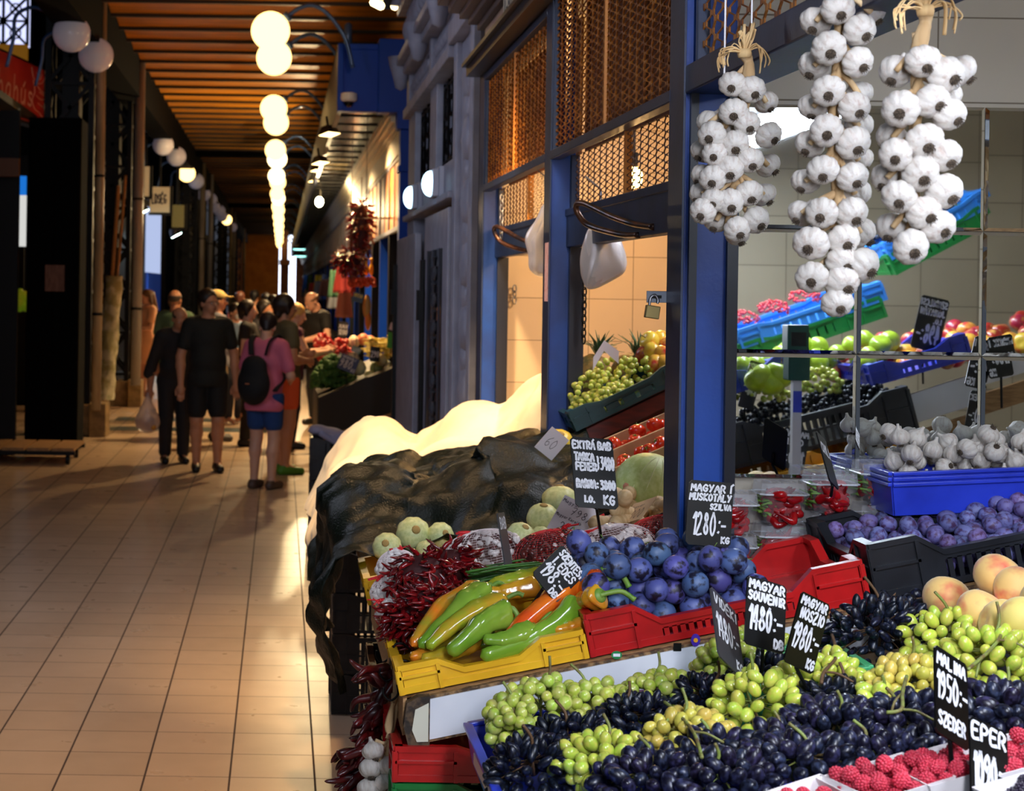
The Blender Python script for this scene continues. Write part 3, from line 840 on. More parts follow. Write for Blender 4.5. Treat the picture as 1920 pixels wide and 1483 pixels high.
# emergency lamps on the portal
def emergency_light(y, label):
    e = empty('emergency_light', label, 'lamp', (XG-.015, y*YS, 2.46), group='emergency lamps on the grey portal')
    MB().box((-.03, -.16, -.10), (0, .16, .10)).build('back_plate', mat('lamp_grey', (170, 174, 190), .4), e, bevel=.004)
    MB().box((-.07, -.15, -.085), (-.03, .15, .085)).build('housing', MATS['lamp_grey'], e, bevel=.006)
    g = MB(); g.ball((-.07, 0, 0), (.055, .145, .08), 16, 10)
    g.build('diffuser', emis('cool_lamp', (190, 230, 255), 4.5), e, smooth=True)
emergency_light(6.6, 'emergency lamp on the grey portal, the one nearer the near stall')
emergency_light(7.6, 'emergency lamp on the grey portal, the one over the plain door leaf')

# ------------------------------------------------------------------ far stall row with canopy
XF = 1.27
FB = mat('far_blue', (4, 62, 182), .5, spec=.2)
cp = empty('trim_canopy', kind='structure', label='blue canopy box over the far row of stalls')
MB().ybox((.57, 11.4, 3.70), (1.02, 11.5, 4.42)).ybox((.57, 11.38, 3.7), (.63, 11.42, 4.42)).ybox((.63, 11.385, 4.36), (1.0, 11.41, 4.42)).build('end_panel', FB, cp, bevel=.006)
MB().ybox((1.0, 11.3, 3.68), (1.42, 11.5, 4.46)).build('end_panel_broad', FB, cp, bevel=.008)
MB().ybox((.57, 11.5, 3.7), (.62, 66, 4.42)).build('fascia', mat('canopy_fascia', (70, 76, 96), .5), cp)
MB().ybox((.57, 11.5, 4.40), (1.42, 66, 4.44)).build('top', BLACK, cp)
sf = MB().ybox((1.1, 11.5, 3.72), (1.3, 66, 4.3)); sf.build('soffit_wall', DARKM, cp)
MB().ybox((.62, 11.5, 3.92), (1.15, 66, 3.94)).build('soffit', mat('soffit_glass', (150, 130, 90), .15, metal=.6), cp)
rb = MB(); y = 19.0
while y < 104: rb.bar((.6, y, 3.73), (1.2, y, 3.73), .03, .03); y += 1.0
rb.build('soffit_bars', BLACK, cp)
MB().tube([(.7, 18.9, 4.42), (.7, 18.9, 4.72), (.7, 18.9, 4.75)], [.045, .045, .02], 10).build('finial', ARMB, cp, smooth=True)
co = MB()
for x, z, h in ((1.12, 3.66, .06), (1.15, 3.60, .06), (1.19, 3.54, .06), (1.22, 3.50, .04)): co.ybox((x, 11.45, z), (1.4, 66, z+h))
struct('trim_far_cornice', co, CREAMW, label='pale moulded cornice under the canopy of the far stalls')
sbox('trim_far_fascia', (XF-.03, 11.45, 3.26), (XF+.05, 66, 3.5), CREAMW, label='pale fascia board along the far stalls')
pl = MB().ybox((1.24, 11.3, 0), (1.42, 11.45, 3.68)).ybox((1.2, 11.27, 3.50), (1.44, 11.46, 3.68)).ybox((1.22, 11.28, 3.05), (1.44, 11.46, 3.12))
struct('trim_far_pilaster', pl, FB, bevel=.006, label='blue pilaster at the near end of the far stalls')
sbox('wall_far_stalls', (2.4, 11.45, 0), (2.5, 66, 3.3), mat('far_stall_wall', (90, 80, 66), .7))
sbox('wall_far_stalls_end', (1.42, 11.4, 0), (2.5, 11.45, 3.3), STALLD)
FM = mat('far_mesh', (196, 120, 40), .5, rgb2=(140, 78, 26), vscale=60, stretch=(1, 1, .15))
yy = 11.5; k = 0
while yy < 62:
    w = 1.15
    win = empty('window_%d' % (20+k), kind='structure', label='ochre mesh window along the far stalls')
    MB().ybox((XF, yy+.04, 2.5), (XF+.02, yy+w-.04, 3.22)).build('mesh', FM, win)
    g = MB().ybox((XF-.015, yy, 2.45), (XF+.03, yy+w, 2.5)).ybox((XF-.015, yy, 3.22), (XF+.03, yy+w, 3.26)).ybox((XF-.015, yy, 2.5), (XF+.03, yy+.04, 3.22)).ybox((XF-.01, yy+w/2-.01, 2.5), (XF+.03, yy+w/2+.01, 3.22))
    g.build('window_frame', mat('far_frame', (110, 112, 130), .4), win)
    sbox('trim_far_post', (XF, yy-.04, 0), (XF+.1, yy+.05, 2.5), FB if k % 2 == 0 else STALLD, label='post of the far row of stalls')
    yy += w; k += 1

# security dome camera
p = P(654, 186, 18.2)
dc = empty('dome_camera', 'white security dome camera on the blue canopy end', 'camera', (p.x, 18.2, p.z))
MB().lathe([(.06, .07), (.085, .06), (.088, .0), (.08, -.02), (.05, -.03)], 18).box((-.03, -.02, .02), (.03, .06, .05)).build('housing', mat('white_plastic', (225, 225, 228), .35), dc, smooth=False)
MB().lathe([(.055, -.025), (.052, -.05), (.035, -.075), (.005, -.088)], 16).build('dome', mat('black_dome', (12, 12, 14), .08), dc, smooth=True)

# ------------------------------------------------------------------ globe lamps
def globe(name_y, side, x, z, y, lit, label, group, seed=0):
    """one milk glass globe on a hooked tube"""
    g = empty('globe_lamp', label, 'lamp', (x, y, z), group=group)
    MB().ball((0, 0, 0), .2, 24, 16).build('globe', (GLOBEON if lit == 1 else GLOBEON2) if lit else GLOBEW, g, smooth=True)
    s = side
    MB().tube([(s*.15, 0, .13), (s*.19, 0, .165)], .05, 10).build('socket', ARMB, g, smooth=True)
    w = .86 if s > 0 else .7
    a = catmull([(s*.17, 0, .15), (s*.30, 0, .24), (s*.44, .02, .27), (s*.60, .05, .18), (s*w*.9, .10, -.05), (s*w, .12, -.35)], 6)
    MB().tube(a, .022, 8).build('arm', ARMB, g, smooth=True)
    return g
ORD = ['nearest pair']+[w+' pair' for w in 'second third fourth fifth sixth seventh eighth ninth tenth eleventh farthest'.split()]
for k in range(12):
    y = 17.6+7.6*k
    for q in (0, 1):
        lit = 2 if (k, q) in ((3, 0), (2, 1), (4, 1)) else 1
        which = 'upper' if q == 0 else 'lower'
        globe(y, 1, -.15+.03*q, 4.45-.04*q, y+1.76*q, lit, 'glowing %s globe of the %s on the right of the aisle' % (which, ORD[k]), 'glowing globe lamps on the right of the aisle')
for k, y in enumerate((18, 32, 40, 48.8, 56.3, 64, 72)):
    for q in (0, 1):
        lit = 1 if (k, q) in ((2, 0), (5, 1)) else 0
        globe(y, -1, -2.25+.1*q, 4.45-.03*q, y+(1.45 if k == 0 else 2.4)*q, lit, '%s %s globe of the %s on the left of the aisle' % ('lit' if lit else 'unlit white', 'nearer' if q == 0 else 'farther', ORD[k]), 'globe lamps on the left of the aisle')
# ------------------------------------------------------------------ produce: shared shapes
SL1 = .217; TH1 = math.atan(SL1)
def z1(x): return .967+SL1*(x-.27)             # deck of the pepper and plum shelf, rising away from the aisle
SL0 = .21; TH0 = math.atan(SL0)
def z0(x): return .895+SL0*(x-.39)             # grape tables in front of it
def on(px, py, lift, zf, sl, xr):
    """the point seen at (px,py) lying `lift` above a sloping deck"""
    a = P(px, py, 1.0)                          # direction
    base = zf(xr)+lift
    Y = (HC-base+sl*xr)/((HC-a.z)+sl*a.x)
    return P(px, py, Y)
def on0(px, py, lift=.09): return on(px, py, lift, z0, SL0, .39)
def on1(px, py, lift=.08): return on(px, py, lift, z1, SL1, .27)

PL = {}
PL['red'] = mat('plastic_red', (190, 22, 24), .32, rgb2=(160, 16, 18), vscale=9, coat=.15)
PL['yellow'] = mat('plastic_yellow', (242, 190, 36), .35, rgb2=(226, 170, 24), vscale=9, coat=.1)
PL['amber'] = mat('plastic_amber', (224, 160, 10), .35)
PL['blue'] = mat('plastic_blue', (44, 66, 205), .3, rgb2=(36, 54, 180), vscale=8, coat=.1)
PL['black'] = mat('plastic_black', (20, 22, 28), .36, rgb2=(28, 31, 38), vscale=10)
PL['teal'] = mat('plastic_teal', (18, 66, 72), .35)
PL['green'] = mat('plastic_green', (18, 120, 52), .35)
PL['sky'] = mat('plastic_sky_blue', (50, 130, 215), .35)

def crate_mb(L, W, H, dip=.62, t=.012, slat=.028, gap=.55, corner=.16, cut='xy'):
    """ventilated crate: tall solid corners, lower middle, slatted walls, rim and floor"""
    m = MB()
    m.box((.006, .006, 0), (L-.006, W-.006, .008))
    def wall(n, Mx):
        c = corner*min(n, .5); s = .05; d = H*dip
        # rim following the dip
        prof = [(0, H), (c, H), (c+s, d), (n-c-s, d), (n-c, H), (n, H)]
        for (a, za), (b, zb) in zip(prof[:-1], prof[1:]):
            m.hexa([(a, -.004, za-.012), (b, -.004, zb-.012), (b, t+.004, zb-.012), (a, t+.004, za-.012), (a, -.004, za), (b, -.004, zb), (b, t+.004, zb), (a, t+.004, za)], Mx)
        for a, b in ((0, c), (n-c, n)): m.box((a, 0, 0), (b, t*.6, H-.006), Mx)
        m.hexa([(c, 0, 0), (c+s, 0, 0), (c+s, t*.6, 0), (c, t*.6, 0), (c, 0, H-.008), (c+s, 0, d-.008), (c+s, t*.6, d-.008), (c, t*.6, H-.008)], Mx)
        m.hexa([(n-c-s, 0, 0), (n-c, 0, 0), (n-c, t*.6, 0), (n-c-s, t*.6, 0), (n-c-s, 0, d-.008), (n-c, 0, H-.008), (n-c, t*.6, H-.008), (n-c-s, t*.6, d-.008)], Mx)
        m.box((0, -.002, 0), (n, t, .014), Mx)
        m.box((c, -.002, d*.48), (n-c, t*.8, d*.48+.008), Mx) if H > .13 else None
        m.box((c+s, 0, d-.022), (n-c-s, t*.7, d-.008), Mx)
        k = int((n-2*c-2*s)/slat)
        for i in range(k):
            x = c+s+(i+.5)*(n-2*c-2*s)/max(k, 1)
            m.box((x-slat*gap/2, 0, .01), (x+slat*gap/2, t*.6, d-.02), Mx)
        for x in (c*.98, n-c*.98, 0, n): m.box((x-.004, -.006, 0), (x+.004, t*.5, H-.01 if x in (0, n) else H-.01), Mx)
        m.box((0, -.006, H*.52), (c, t*.5, H*.52+.006), Mx); m.box((n-c, -.006, H*.52), (n, t*.5, H*.52+.006), Mx)
    wall(L, Matrix.Identity(4))
    wall(L, Matrix.Translation((L, W, 0)) @ Matrix.Rotation(PI, 4, 'Z'))
    wall(W, Matrix.Translation((L, 0, 0)) @ Matrix.Rotation(PI/2, 4, 'Z'))
    wall(W, Matrix.Translation((0, W, 0)) @ Matrix.Rotation(-PI/2, 4, 'Z'))
    return m
def crate(name, col, L, W, H, loc, label, th=0, group=None, rz=0, **k):
    o = crate_mb(L, W, H, **k).build(name, PL[col] if col in PL else col)
    M = Matrix.Translation(loc) @ Matrix.Rotation(rz, 4, 'Z') @ Matrix.Rotation(-th, 4, 'Y')
    o.matrix_world = M
    return tag(o, label, 'crate', group), M

# fruit meshes (origin at the centre)
def lobed(prof, seg, fn, M=None):
    mb = MB(); vs = []
    for i, (r, z) in enumerate(prof):
        for k in range(seg):
            w = 2*PI*k/seg; rr, zz = fn(w, r, z)
            vs.append((rr*math.cos(w), rr*math.sin(w), zz))
    n = len(prof)
    fs = [(i*seg+k, i*seg+(k+1) % seg, (i+1)*seg+(k+1) % seg, (i+1)*seg+k) for i in range(n-1) for k in range(seg)]
    fs.append(tuple(range(seg-1, -1, -1))); fs.append(tuple((n-1)*seg+k for k in range(seg)))
    return mb.add(vs, fs, M)
def sphprof(n, dip_top=0, dip_bot=0):
    out = []
    for i in range(n+1):
        a = PI*i/n; r, z = math.sin(a), -math.cos(a)
        if dip_top: z -= dip_top*math.exp(-(r/.35)**2)*(z > 0)
        if dip_bot: z += dip_bot*math.exp(-(r/.35)**2)*(z < 0)
        out.append((max(r, .004), z))
    return out
def groove(amount):
    return lambda w, r, z: (r*(1-amount*math.exp(-(min(abs(w-PI), 9)/.22)**2)), z)
PLUM = mat('plum', (78, 92, 150), .5, rgb2=(22, 18, 40), vscale=1.35, lo=.50, hi=.60, detail=5, obj_var=.25, hue=.03, coat=.05)
PLUMS = mat('plum_small', (112, 108, 168), .55, rgb2=(74, 44, 84), vscale=1.8, lo=.46, hi=.64, detail=5, obj_var=.25, hue=.03)
PEACHM = mat('peach', (244, 208, 120), .62, rgb2=(220, 110, 70), vscale=.9, lo=.5, hi=.72, obj_var=.12, hue=.02, sheen=.3)
APPLER = mat('apple_red', (172, 30, 40), .3, rgb2=(226, 176, 90), vscale=1.3, lo=.5, hi=.72, obj_var=.25, hue=.02, coat=.2)
APPLEY = mat('apple_yellow', (240, 196, 70), .3, rgb2=(222, 84, 50), vscale=1.1, lo=.5, hi=.68, obj_var=.15, hue=.03, coat=.2)
APPLEG = mat('apple_green', (178, 206, 60), .3, rgb2=(160, 190, 44), vscale=2, obj_var=.12, coat=.2)
TOMATO = mat('tomato', (214, 40, 24), .18, rgb2=(226, 74, 34), vscale=2, coat=.4)
MELON = mat('round_squash', (196, 206, 140), .45, rgb2=(216, 222, 160), vscale=5, obj_var=.08)
GRN = mat('stem_green', (96, 140, 44), .5, rgb2=(120, 150, 60), vscale=40)
STEMB = mat('stem_brown', (96, 68, 40), .7)
STEMG = mat('grape_stem', (134, 150, 70), .55, rgb2=(110, 90, 50), vscale=30)
def plum_mesh(m, name, e=1.12): return lobed([(r, z) for r, z in sphprof(12, .10)], 18, groove(.06), Matrix.Diagonal((1, 1, e, 1))).mesh(name, m, True)
ME_PLUM = plum_mesh(PLUM, 'plum'); ME_PLUMS = plum_mesh(PLUMS, 'small_plum', 1.15)
ME_PEACH = lobed(sphprof(14, .22, .05), 22, groove(.09), Matrix.Diagonal((1, 1, .92, 1))).mesh('peach', PEACHM, True)
def apple(m, n): return lobed([(r*(1+.08*z), z) for r, z in sphprof(12, .3, .16)], 20, lambda w, r, z: (r*(1+.02*math.cos(5*w)*(z < 0)), z), Matrix.Diagonal((1, 1, .9, 1))).mesh(n, m, True)
ME_APPR, ME_APPY, ME_APPG = apple(APPLER, 'apple'), apple(APPLEY, 'apple'), apple(APPLEG, 'apple')
ME_STEM = MB().tube([(0, 0, .55), (.03, 0, .85), (.1, .02, 1.12)], [.045, .035, .05], 6).mesh('stem', STEMB, True)
ME_PSTEM = MB().tube([(0, 0, .85), (.03, .02, 1.15), (.10, .02, 1.4)], [.03, .025, .04], 5).mesh('stem', GRN, True)

def fruit(name, me, c, r, label, cat, group, stem=None, q=None, rng=random, M=None, up=.6):
    o = put(name, me)
    Q = q or (Quaternion((1, 0, 0), rng.gauss(0, up)) @ Quaternion((0, 1, 0), rng.gauss(0, up)) @ Quaternion((0, 0, 1), rng.uniform(0, 6.3)))
    T = Matrix.Translation(c) @ Q.to_matrix().to_4x4() @ Matrix.Scale(r, 4)
    o.matrix_world = (M @ T) if M is not None else T
    tag(o, label, cat, group)
    if stem: put('stem', stem, o)
    return o
def fruit_heap(name, me, M, n, box, r, label, cat, group, stem=None, rng=None, up=.6, floor=.01, tries=14, shape=None, stem_p=1.0, zmax=9):
    rng = rng or random
    x0, x1, y0, y1 = box; out = []
    for (x, y, z, ri) in heap(n, x0, x1, y0, y1, r, floor, tries, rng, zmax, shape):
        out.append(fruit(name, me, (x, y, z), ri*.99, label, cat, group, stem if rng.random() < stem_p else None, None, rng, M, up))
    return out

# grapes ------------------------------------------------------------
GRG = mat('grape_green', (176, 196, 72), .22, rgb2=(200, 200, 110), vscale=1.2, obj_var=.14, hue=.018, sss=.25, coat=.15)
GRY = mat('grape_yellow', (216, 196, 92), .22, rgb2=(200, 186, 84), vscale=1.2, obj_var=.14, hue=.02, sss=.25, coat=.15)
GRL = mat('grape_long_green', (182, 204, 74), .2, rgb2=(206, 204, 92), vscale=1.2, obj_var=.12, hue=.015, sss=.25, coat=.2)
GRB = mat('grape_black', (9, 11, 20), .32, rgb2=(34, 42, 66), vscale=1.6, lo=.45, hi=.7, obj_var=.3, hue=.02)
GRD = mat('grape_dark_oval', (20, 18, 34), .3, rgb2=(54, 56, 90), vscale=1.5, lo=.45, hi=.7, obj_var=.3, hue=.03)
def berry(m, e, n=8, s=12):
    mb = MB(); mb.ball((0, 0, 0), (1, 1, e), s, n); mb.ball((0, 0, -e), .06, 6, 4)
    return mb.mesh('berry', m, True)
KIND = {'green': (berry(GRG, 1.06), .0124, 1.06), 'yellow': (berry(GRY, 1.25), .0112, 1.25), 'long': (berry(GRL, 1.42), .0118, 1.42), 'finger': (berry(GRB, 2.1), .0086, 2.1),
        'round': (berry(GRB, 1.05), .0142, 1.05), 'oval': (berry(GRD, 1.5), .0128, 1.5), 'small': (berry(GRB, 1.02, 6, 10), .0085, 1.02), 'pale': (berry(GRG, 1.05, 6, 10), .0105, 1.05)}
def bunch(kind, c, radii, label, n=50, rz=0.0, tilt=0.0, sc=1.0, seed=0, stem=True, group=None, lo=-.55, cat='grapes'):
    rng = random.Random(seed*31+7)
    me, r, e = KIND[kind]; r *= sc
    g = empty('grape_bunch', label, cat, c, group=group)
    g.rotation_euler = (0, tilt, rz)
    a, b, h = radii; pts = []; t = 0
    dmin = 1.62*r*(e**.4)
    while len(pts) < n and t < n*120:
        t += 1
        d = Vector((rng.gauss(0, 1), rng.gauss(0, 1), rng.gauss(0, 1))).normalized()
        if d.z < lo: continue
        s = rng.uniform(.62, 1.0)**.5
        p = Vector((d.x*a*s, d.y*b*s, d.z*h*s))
        if all((p-q).length > dmin for q, _ in pts): pts.append((p, d))
    for p, d in pts:
        o = put('berry', me, g)
        ax = (d+Vector((rng.gauss(0, .35), rng.gauss(0, .35), rng.gauss(0, .35)))).normalized()
        q = ax.to_track_quat('-Z', 'Y')
        k = r*rng.uniform(.86, 1.1)
        o.rotation_mode = 'QUATERNION'; o.rotation_quaternion = q; o.location = p; o.scale = (k, k, k)
    if stem:
        s = MB(); top = Vector((rng.uniform(-.3, .3)*a, rng.uniform(-.2, .2)*b, h*.6))
        tip = top+Vector((rng.uniform(-.02, .03), rng.uniform(-.01, .02), h*.75+.015))
        s.tube(catmull([(0, 0, -h*.2), top, (top+tip)/2+Vector((.008, 0, 0)), tip], 4), [.0028]*10+[.003]*3 if False else .0028, 6)
        for p, d in pts[::4]:
            s.tube([top*.5, p*.75+Vector((0, 0, .004)), p-d*0.2*r], .0012, 5)
        s.build('stem', STEMG if kind in ('green', 'yellow', 'long', 'pale', 'oval') else STEMB, g, smooth=True)
    return g

# garlic --------------------------------------------------------------
GARL = mat('garlic_skin', (196, 190, 182), .55, rgb2=(170, 150, 138), vscale=4, lo=.5, hi=.8, stretch=(1, 1, .15), bump=.3, bscale=9, obj_var=.05, sss=.05)
GROOT = mat('garlic_root', (124, 106, 86), .9, bump=1, bscale=24, rgb2=(58, 46, 38), vscale=12)
GSTALK = mat('garlic_stalk', (206, 178, 136), .8, rgb2=(170, 138, 96), vscale=30, stretch=(1, 1, .1), bump=.3, bscale=50)
def garlic_mesh():
    prof = [(.12, -.74), (.3, -.80), (.55, -.74), (.8, -.55), (.97, -.22), (1.0, .08), (.9, .38), (.68, .62), (.42, .80), (.24, .98), (.16, 1.2), (.13, 1.42)]
    def fn(w, r, z):
        k = max(0, min(1, (r-.2)/.6))
        return r*(1+.022*k*math.cos(9*w)+.03*k*math.cos(2*w+1)-.045*k*max(0, math.cos(9*w+PI))**8), z
    return lobed(prof, 54, fn).mesh('garlic', GARL, True)
ME_GARLIC = garlic_mesh()
rt = MB(); rt.lathe([(.05, -.93), (.24, -.90), (.30, -.80), (.26, -.72)], 12)
for k in range(44):
    w = k*2.4; r = .05+.22*(k/44); rt.tube([(r*math.cos(w), r*math.sin(w), -.85), (r*1.3*math.cos(w+.3), r*1.3*math.sin(w+.3), -.97-.06*(k%3))], .02, 4)
ME_GROOT = rt.mesh('roots', GROOT, True)
def garlic(c, r, d, parent, rng):
    """bulb whose root end looks along d"""
    o = put('garlic_bulb', ME_GARLIC, parent)
    q = (-Vector(d)).to_track_quat('Z', 'Y') @ Quaternion((0, 0, 1), rng.uniform(0, 6.3))
    o.rotation_mode = 'QUATERNION'; o.rotation_quaternion = q; o.location = c; o.scale = (r, r*rng.uniform(.94, 1.05), r*rng.uniform(.88, 1.0))
    put('roots', ME_GROOT, o)
    return o
# ------------------------------------------------------------------ the sloping display shelf
sh = empty('display_shelf', 'sloping display shelf with a white front board and worn brown left end', 'shelf', (0, 0, 0))
def slope_box(mb, x0, x1, y0, y1, a, b, zf):
    return mb.hexa([(x0, y0, zf(x0)+a), (x1, y0, zf(x1)+a), (x1, y1, zf(x1)+a), (x0, y1, zf(x0)+a), (x0, y0, zf(x0)+b), (x1, y0, zf(x1)+b), (x1, y1, zf(x1)+b), (x0, y1, zf(x0)+b)])
fbm = slope_box(MB(), .315, 2.3, 3.462, 3.466, -.088, -.006, z1)
fbm.build('front_board', WHITEL, sh)
cm = slope_box(MB(), .30, 2.3, 3.466, 3.482, -.094, .0, z1)
cm.build('board_core', CHIP, sh)
en = MB(); pts = [(.268, -.005), (.262, -.05), (.272, -.092), (.30, -.108), (.315, -.105), (.315, .0), (.29, .004)]
en.prism([(x, z1(x)+z) for x, z in pts], 3.458, 3.486); en.build('worn_end', mat('worn_brown', (96, 74, 52), .8, rgb2=(40, 32, 26), vscale=50, bump=.4, bscale=120), sh)
ep = MB(); ep.prism([(x, z1(x)+z) for x, z in ((.285, -.02), (.279, -.06), (.289, -.086), (.312, -.090), (.312, -.012))], 3.4555, 3.459); ep.build('white_patch', mat('aged_white', (206, 204, 186), .5), sh)
slope_box(MB(), .262, .285, 3.486, 4.7, -.075, .0, z1).build('side_board', WOOD, sh)
dk = slope_box(MB(), .27, 2.3, 3.486, 3.9, -.02, 0, z1); slope_box(dk, .27, .9, 3.9, 4.7, -.02, 0, z1)
dk.build('deck', WOOD, sh)
for x, y in ((.88, 3.84), (.88, 4.6), (1.15, 3.8), (1.6, 3.7), (2.2, 3.7)): MB().box((x-.02, y-.02, 0), (x+.02, y+.02, z1(x)-.015)).build('leg', WOODR, sh)
# fruit stickers on the white board
def disc(p, r, m, name, label, ry=1.0):
    o = MB().lathe([(r, 0), (r, .0012)], 20, Matrix.Rotation(PI/2, 4, 'X') @ Matrix.Diagonal((1, ry, 1, 1))).build(name, m, sh, loc=p); o['label'] = label; return o
for px, py, r, c, nm, lb in ((1156, 1228, .011, (34, 130, 70), 'sticker', 'green fruit sticker'), (1304, 1200, .0095, (70, 40, 170), 'sticker', 'violet fruit sticker')):
    p = P(px, py, 3.461); disc(p, r, mat('sticker_%d' % px, c, .4), nm, lb, .75 if px == 1156 else 1.35)
    if px == 1156: MB().box((-.007, -.0018, -.003), (.007, -.001, .003)).build('sticker_label', PAPER, sh, loc=p)
    else: disc(p+Vector((0, -.0012, 0)), .0045, mat('sticker_orange', (240, 170, 40), .4), 'sticker_dot', 'orange dot of the sticker')
p = P(1270, 1213, 3.461); MB().box((-.008, -.001, -.008), (.008, 0, .008)).build('sticker', CHALKB, sh, loc=p)['label'] = 'small black square sticker'

# ------------------------------------------------------------------ price signs
def solve_board(TL, TR, BL, Y0, asp, lean):
    """distances of the corners that make the board a true rectangle of proportion asp (w/h)"""
    best = None
    for sg in (lean,):
        for i in range(0, 31):
            for j in range(-30, 31):
                a, b, c = P(*TL, Y0), P(*TR, Y0+sg*i*.008), P(*BL, Y0+j*.006)
                e, f = b-a, c-a
                co = e.dot(f)/(e.length*f.length); ra = e.length/f.length/asp
                s = co*co*4+math.log(ra)**2+abs(j)*.0004
                if best is None or s < best[0]: best = (s, a, b, c)
    return best[1:]
def price_sign(TL, TR, BL, Y0, asp, lines, label, lean=1, stick=None, board=None, ink=None, name='price_sign', thick=.003, paper=False, mirror=False, group=None, round_=True):
    a, b, c = solve_board(TL, TR, BL, Y0, asp, lean) if not isinstance(TL, Vector) else (TL, TR, BL)
    ex = (b-a); w = ex.length; ex.normalize()
    ez = (a-c); h = ez.length; ez = (ez-ex*ez.dot(ex)).normalized()
    ey = ez.cross(ex)
    M = Matrix((ex, ey, ez)).transposed().to_4x4(); M.translation = c
    g = empty(name, label, 'sign', group=group); g.matrix_world = M
    cr = min(w, h)*.07 if round_ else .0005
    poly = [(cr, 0), (w-cr, 0), (w, cr), (w, h-cr), (w-cr, h), (cr, h), (0, h-cr), (0, cr)]
    MB().prism(poly, 0, thick).build('board', board or CHALKB, g)
    wr = MB()
    for (t, x, z, ww, hh, sw) in lines: write(wr, t, x*w, z*h, ww*w, hh*h, sw*h, slant=.06)
    if lines: wr.build('lettering', ink or CHALK, g)
    if stick is not None:
        q = M.inverted() @ Vector(stick)
        MB().tube([(w*.5 if not paper else w*.5, thick+.002, h*.3), (w*.5, thick+.002, 0), tuple(q)], .0035, 6).build('stick', BLACK, g)
    return g
price_sign((1069, 818), (1148, 824), (1080, 950), 4.05, .62, [('EXTRÁ BAB', .04, .84, .9, .10, .03), ('TARKA', .06, .67, .46, .10, .03), ('FEHÉR', .08, .53, .48, .10, .03), ('}3480', .58, .55, .40, .18, .028), ('BARNA:', .06, .28, .50, .11, .03), ('3800', .62, .27, .34, .12, .03), ('I.O.', .2, .08, .25, .08, .03), ('KG', .66, .06, .25, .12, .03)],
           'tall black price sign for beans reading EXTRA BAB on a stick', 1, P(1128, 1012, 4.1))
price_sign((1292, 899), (1376, 906), (1285, 1020), 3.62, .70, [('MAGYAR Í', .05, .84, .9, .10, .028), ('MUSKOTÁLY', .03, .70, .92, .10, .028), ('SZILVA', .5, .57, .46, .08, .026), ('1280:-', .13, .17, .75, .34, .03), ('KG', .78, .06, .18, .09, .026)],
           'black price sign reading 1280 standing in the blue plums', 1, P(1322, 1050, 3.62))
price_sign((1054, 1020), (1098, 1076), (998, 1075), 3.62, .80, [('SZENTESI', .12, .80, .86, .16, .04), ('I. ÉDES', .12, .55, .80, .18, .04), ('198:-', .06, .18, .80, .32, .045), ('DB', .62, .03, .25, .13, .04)],
           'tilted black price sign reading 198 over the long peppers', 1, P(990, 1146, 3.62))
price_sign((1331, 1096), (1380, 1148), (1348, 1228), 3.12, .70, [('VIDÉKI', .08, .80, .84, .13, .03), ('1480:-', .06, .32, .86, .34, .036), ('KG', .7, .08, .24, .12, .03)],
           'turned greyish price sign reading 1480, left of three over the grapes', 1, P(1372, 1286, 3.12), board=mat('sign_grey', (62, 62, 64), .3))
price_sign((1403, 1078), (1476, 1100), (1396, 1206), 3.1, .66, [('MAGYAR', .05, .84, .9, .12, .034), ('SOUVENIR', .04, .67, .92, .12, .034), ('1480:-', .06, .25, .86, .34, .04), ('DB', .72, .05, .24, .12, .034)],
           'black price sign reading MAGYAR SOUVENIR 1480, middle of three over the grapes', 1, P(1428, 1260, 3.1))
price_sign((1503, 1107), (1556, 1134), (1470, 1240), 3.0, .62, [('MAGYAR', .05, .85, .88, .11, .034), ('NOSZIO', .12, .66, .80, .14, .034), ('1980:-', .04, .25, .90, .33, .038), ('KG', .7, .05, .25, .12, .034)],
           'black price sign reading NOSZIO 1980, right of three over the grapes', 1, P(1512, 1290, 3.0))
price_sign((1751, 1206), (1812, 1246), (1755, 1370), 2.55, .60, [('MALINA', .06, .80, .86, .13, .034), ('1950:-', .04, .42, .92, .30, .036), ('SZEDER', .08, .12, .8, .14, .034)],
           'black price sign reading MALINA 1950 at the raspberries', 1, P(1787, 1460, 2.5))
price_sign((1816, 1340), (1886, 1372), (1822, 1500), 2.45, .62, [('EPER', .04, .76, .9, .18, .04), ('1090:-', .06, .2, .9, .4, .045)],
           'black price sign reading EPER at the bottom right corner', 1, P(1855, 1560, 2.45))
price_sign((933, 962), (946, 960), (948, 1062), 3.95, .55, [('BAB', .1, .7, .8, .2, .03)], 'grey price sign seen edge on among the bean bags', 1, None, board=MATS['sign_grey'])
price_sign((1530, 806), (1548, 826), (1556, 900), 3.8, .6, [('CHILI', .1, .6, .8, .2, .04)], 'narrow turned price sign behind the chilli boxes', 1, P(1558, 930, 3.8))
# paper notes
price_sign((1060, 928), (1122, 958), (1025, 990), 4.5, .95, [('Magyar', .03, .84, .5, .09, .012), ('798/', .36, .6, .62, .2, .016), ('Magyar Karaláb', .03, .44, .75, .08, .012), ('250/', .25, .08, .6, .26, .018)],
           'white paper price note reading 798 and 250 on the kohlrabi', 1, None, board=PAPER, ink=INK, name='paper_note', thick=.0008, round_=False)
price_sign((1188, 945), (1232, 930), (1160, 985), 4.5, 1.7, [('Magyar', .05, .7, .6, .12, .02), ('1000', .2, .15, .6, .4, .03)], 'tan paper note on the parsnips by the blue post', -1, None, board=mat('tan_paper', (222, 190, 150), .8), ink=INK, name='paper_note', thick=.0008, round_=False)
price_sign((1036, 800), (1068, 826), (1002, 838), 5.3, 1.0, [('60', .2, .3, .5, .4, .02)], 'curled white paper note at the edge of the dark tarp', 1, None, board=PAPER, ink=INK, name='paper_note', thick=.0008, round_=False)

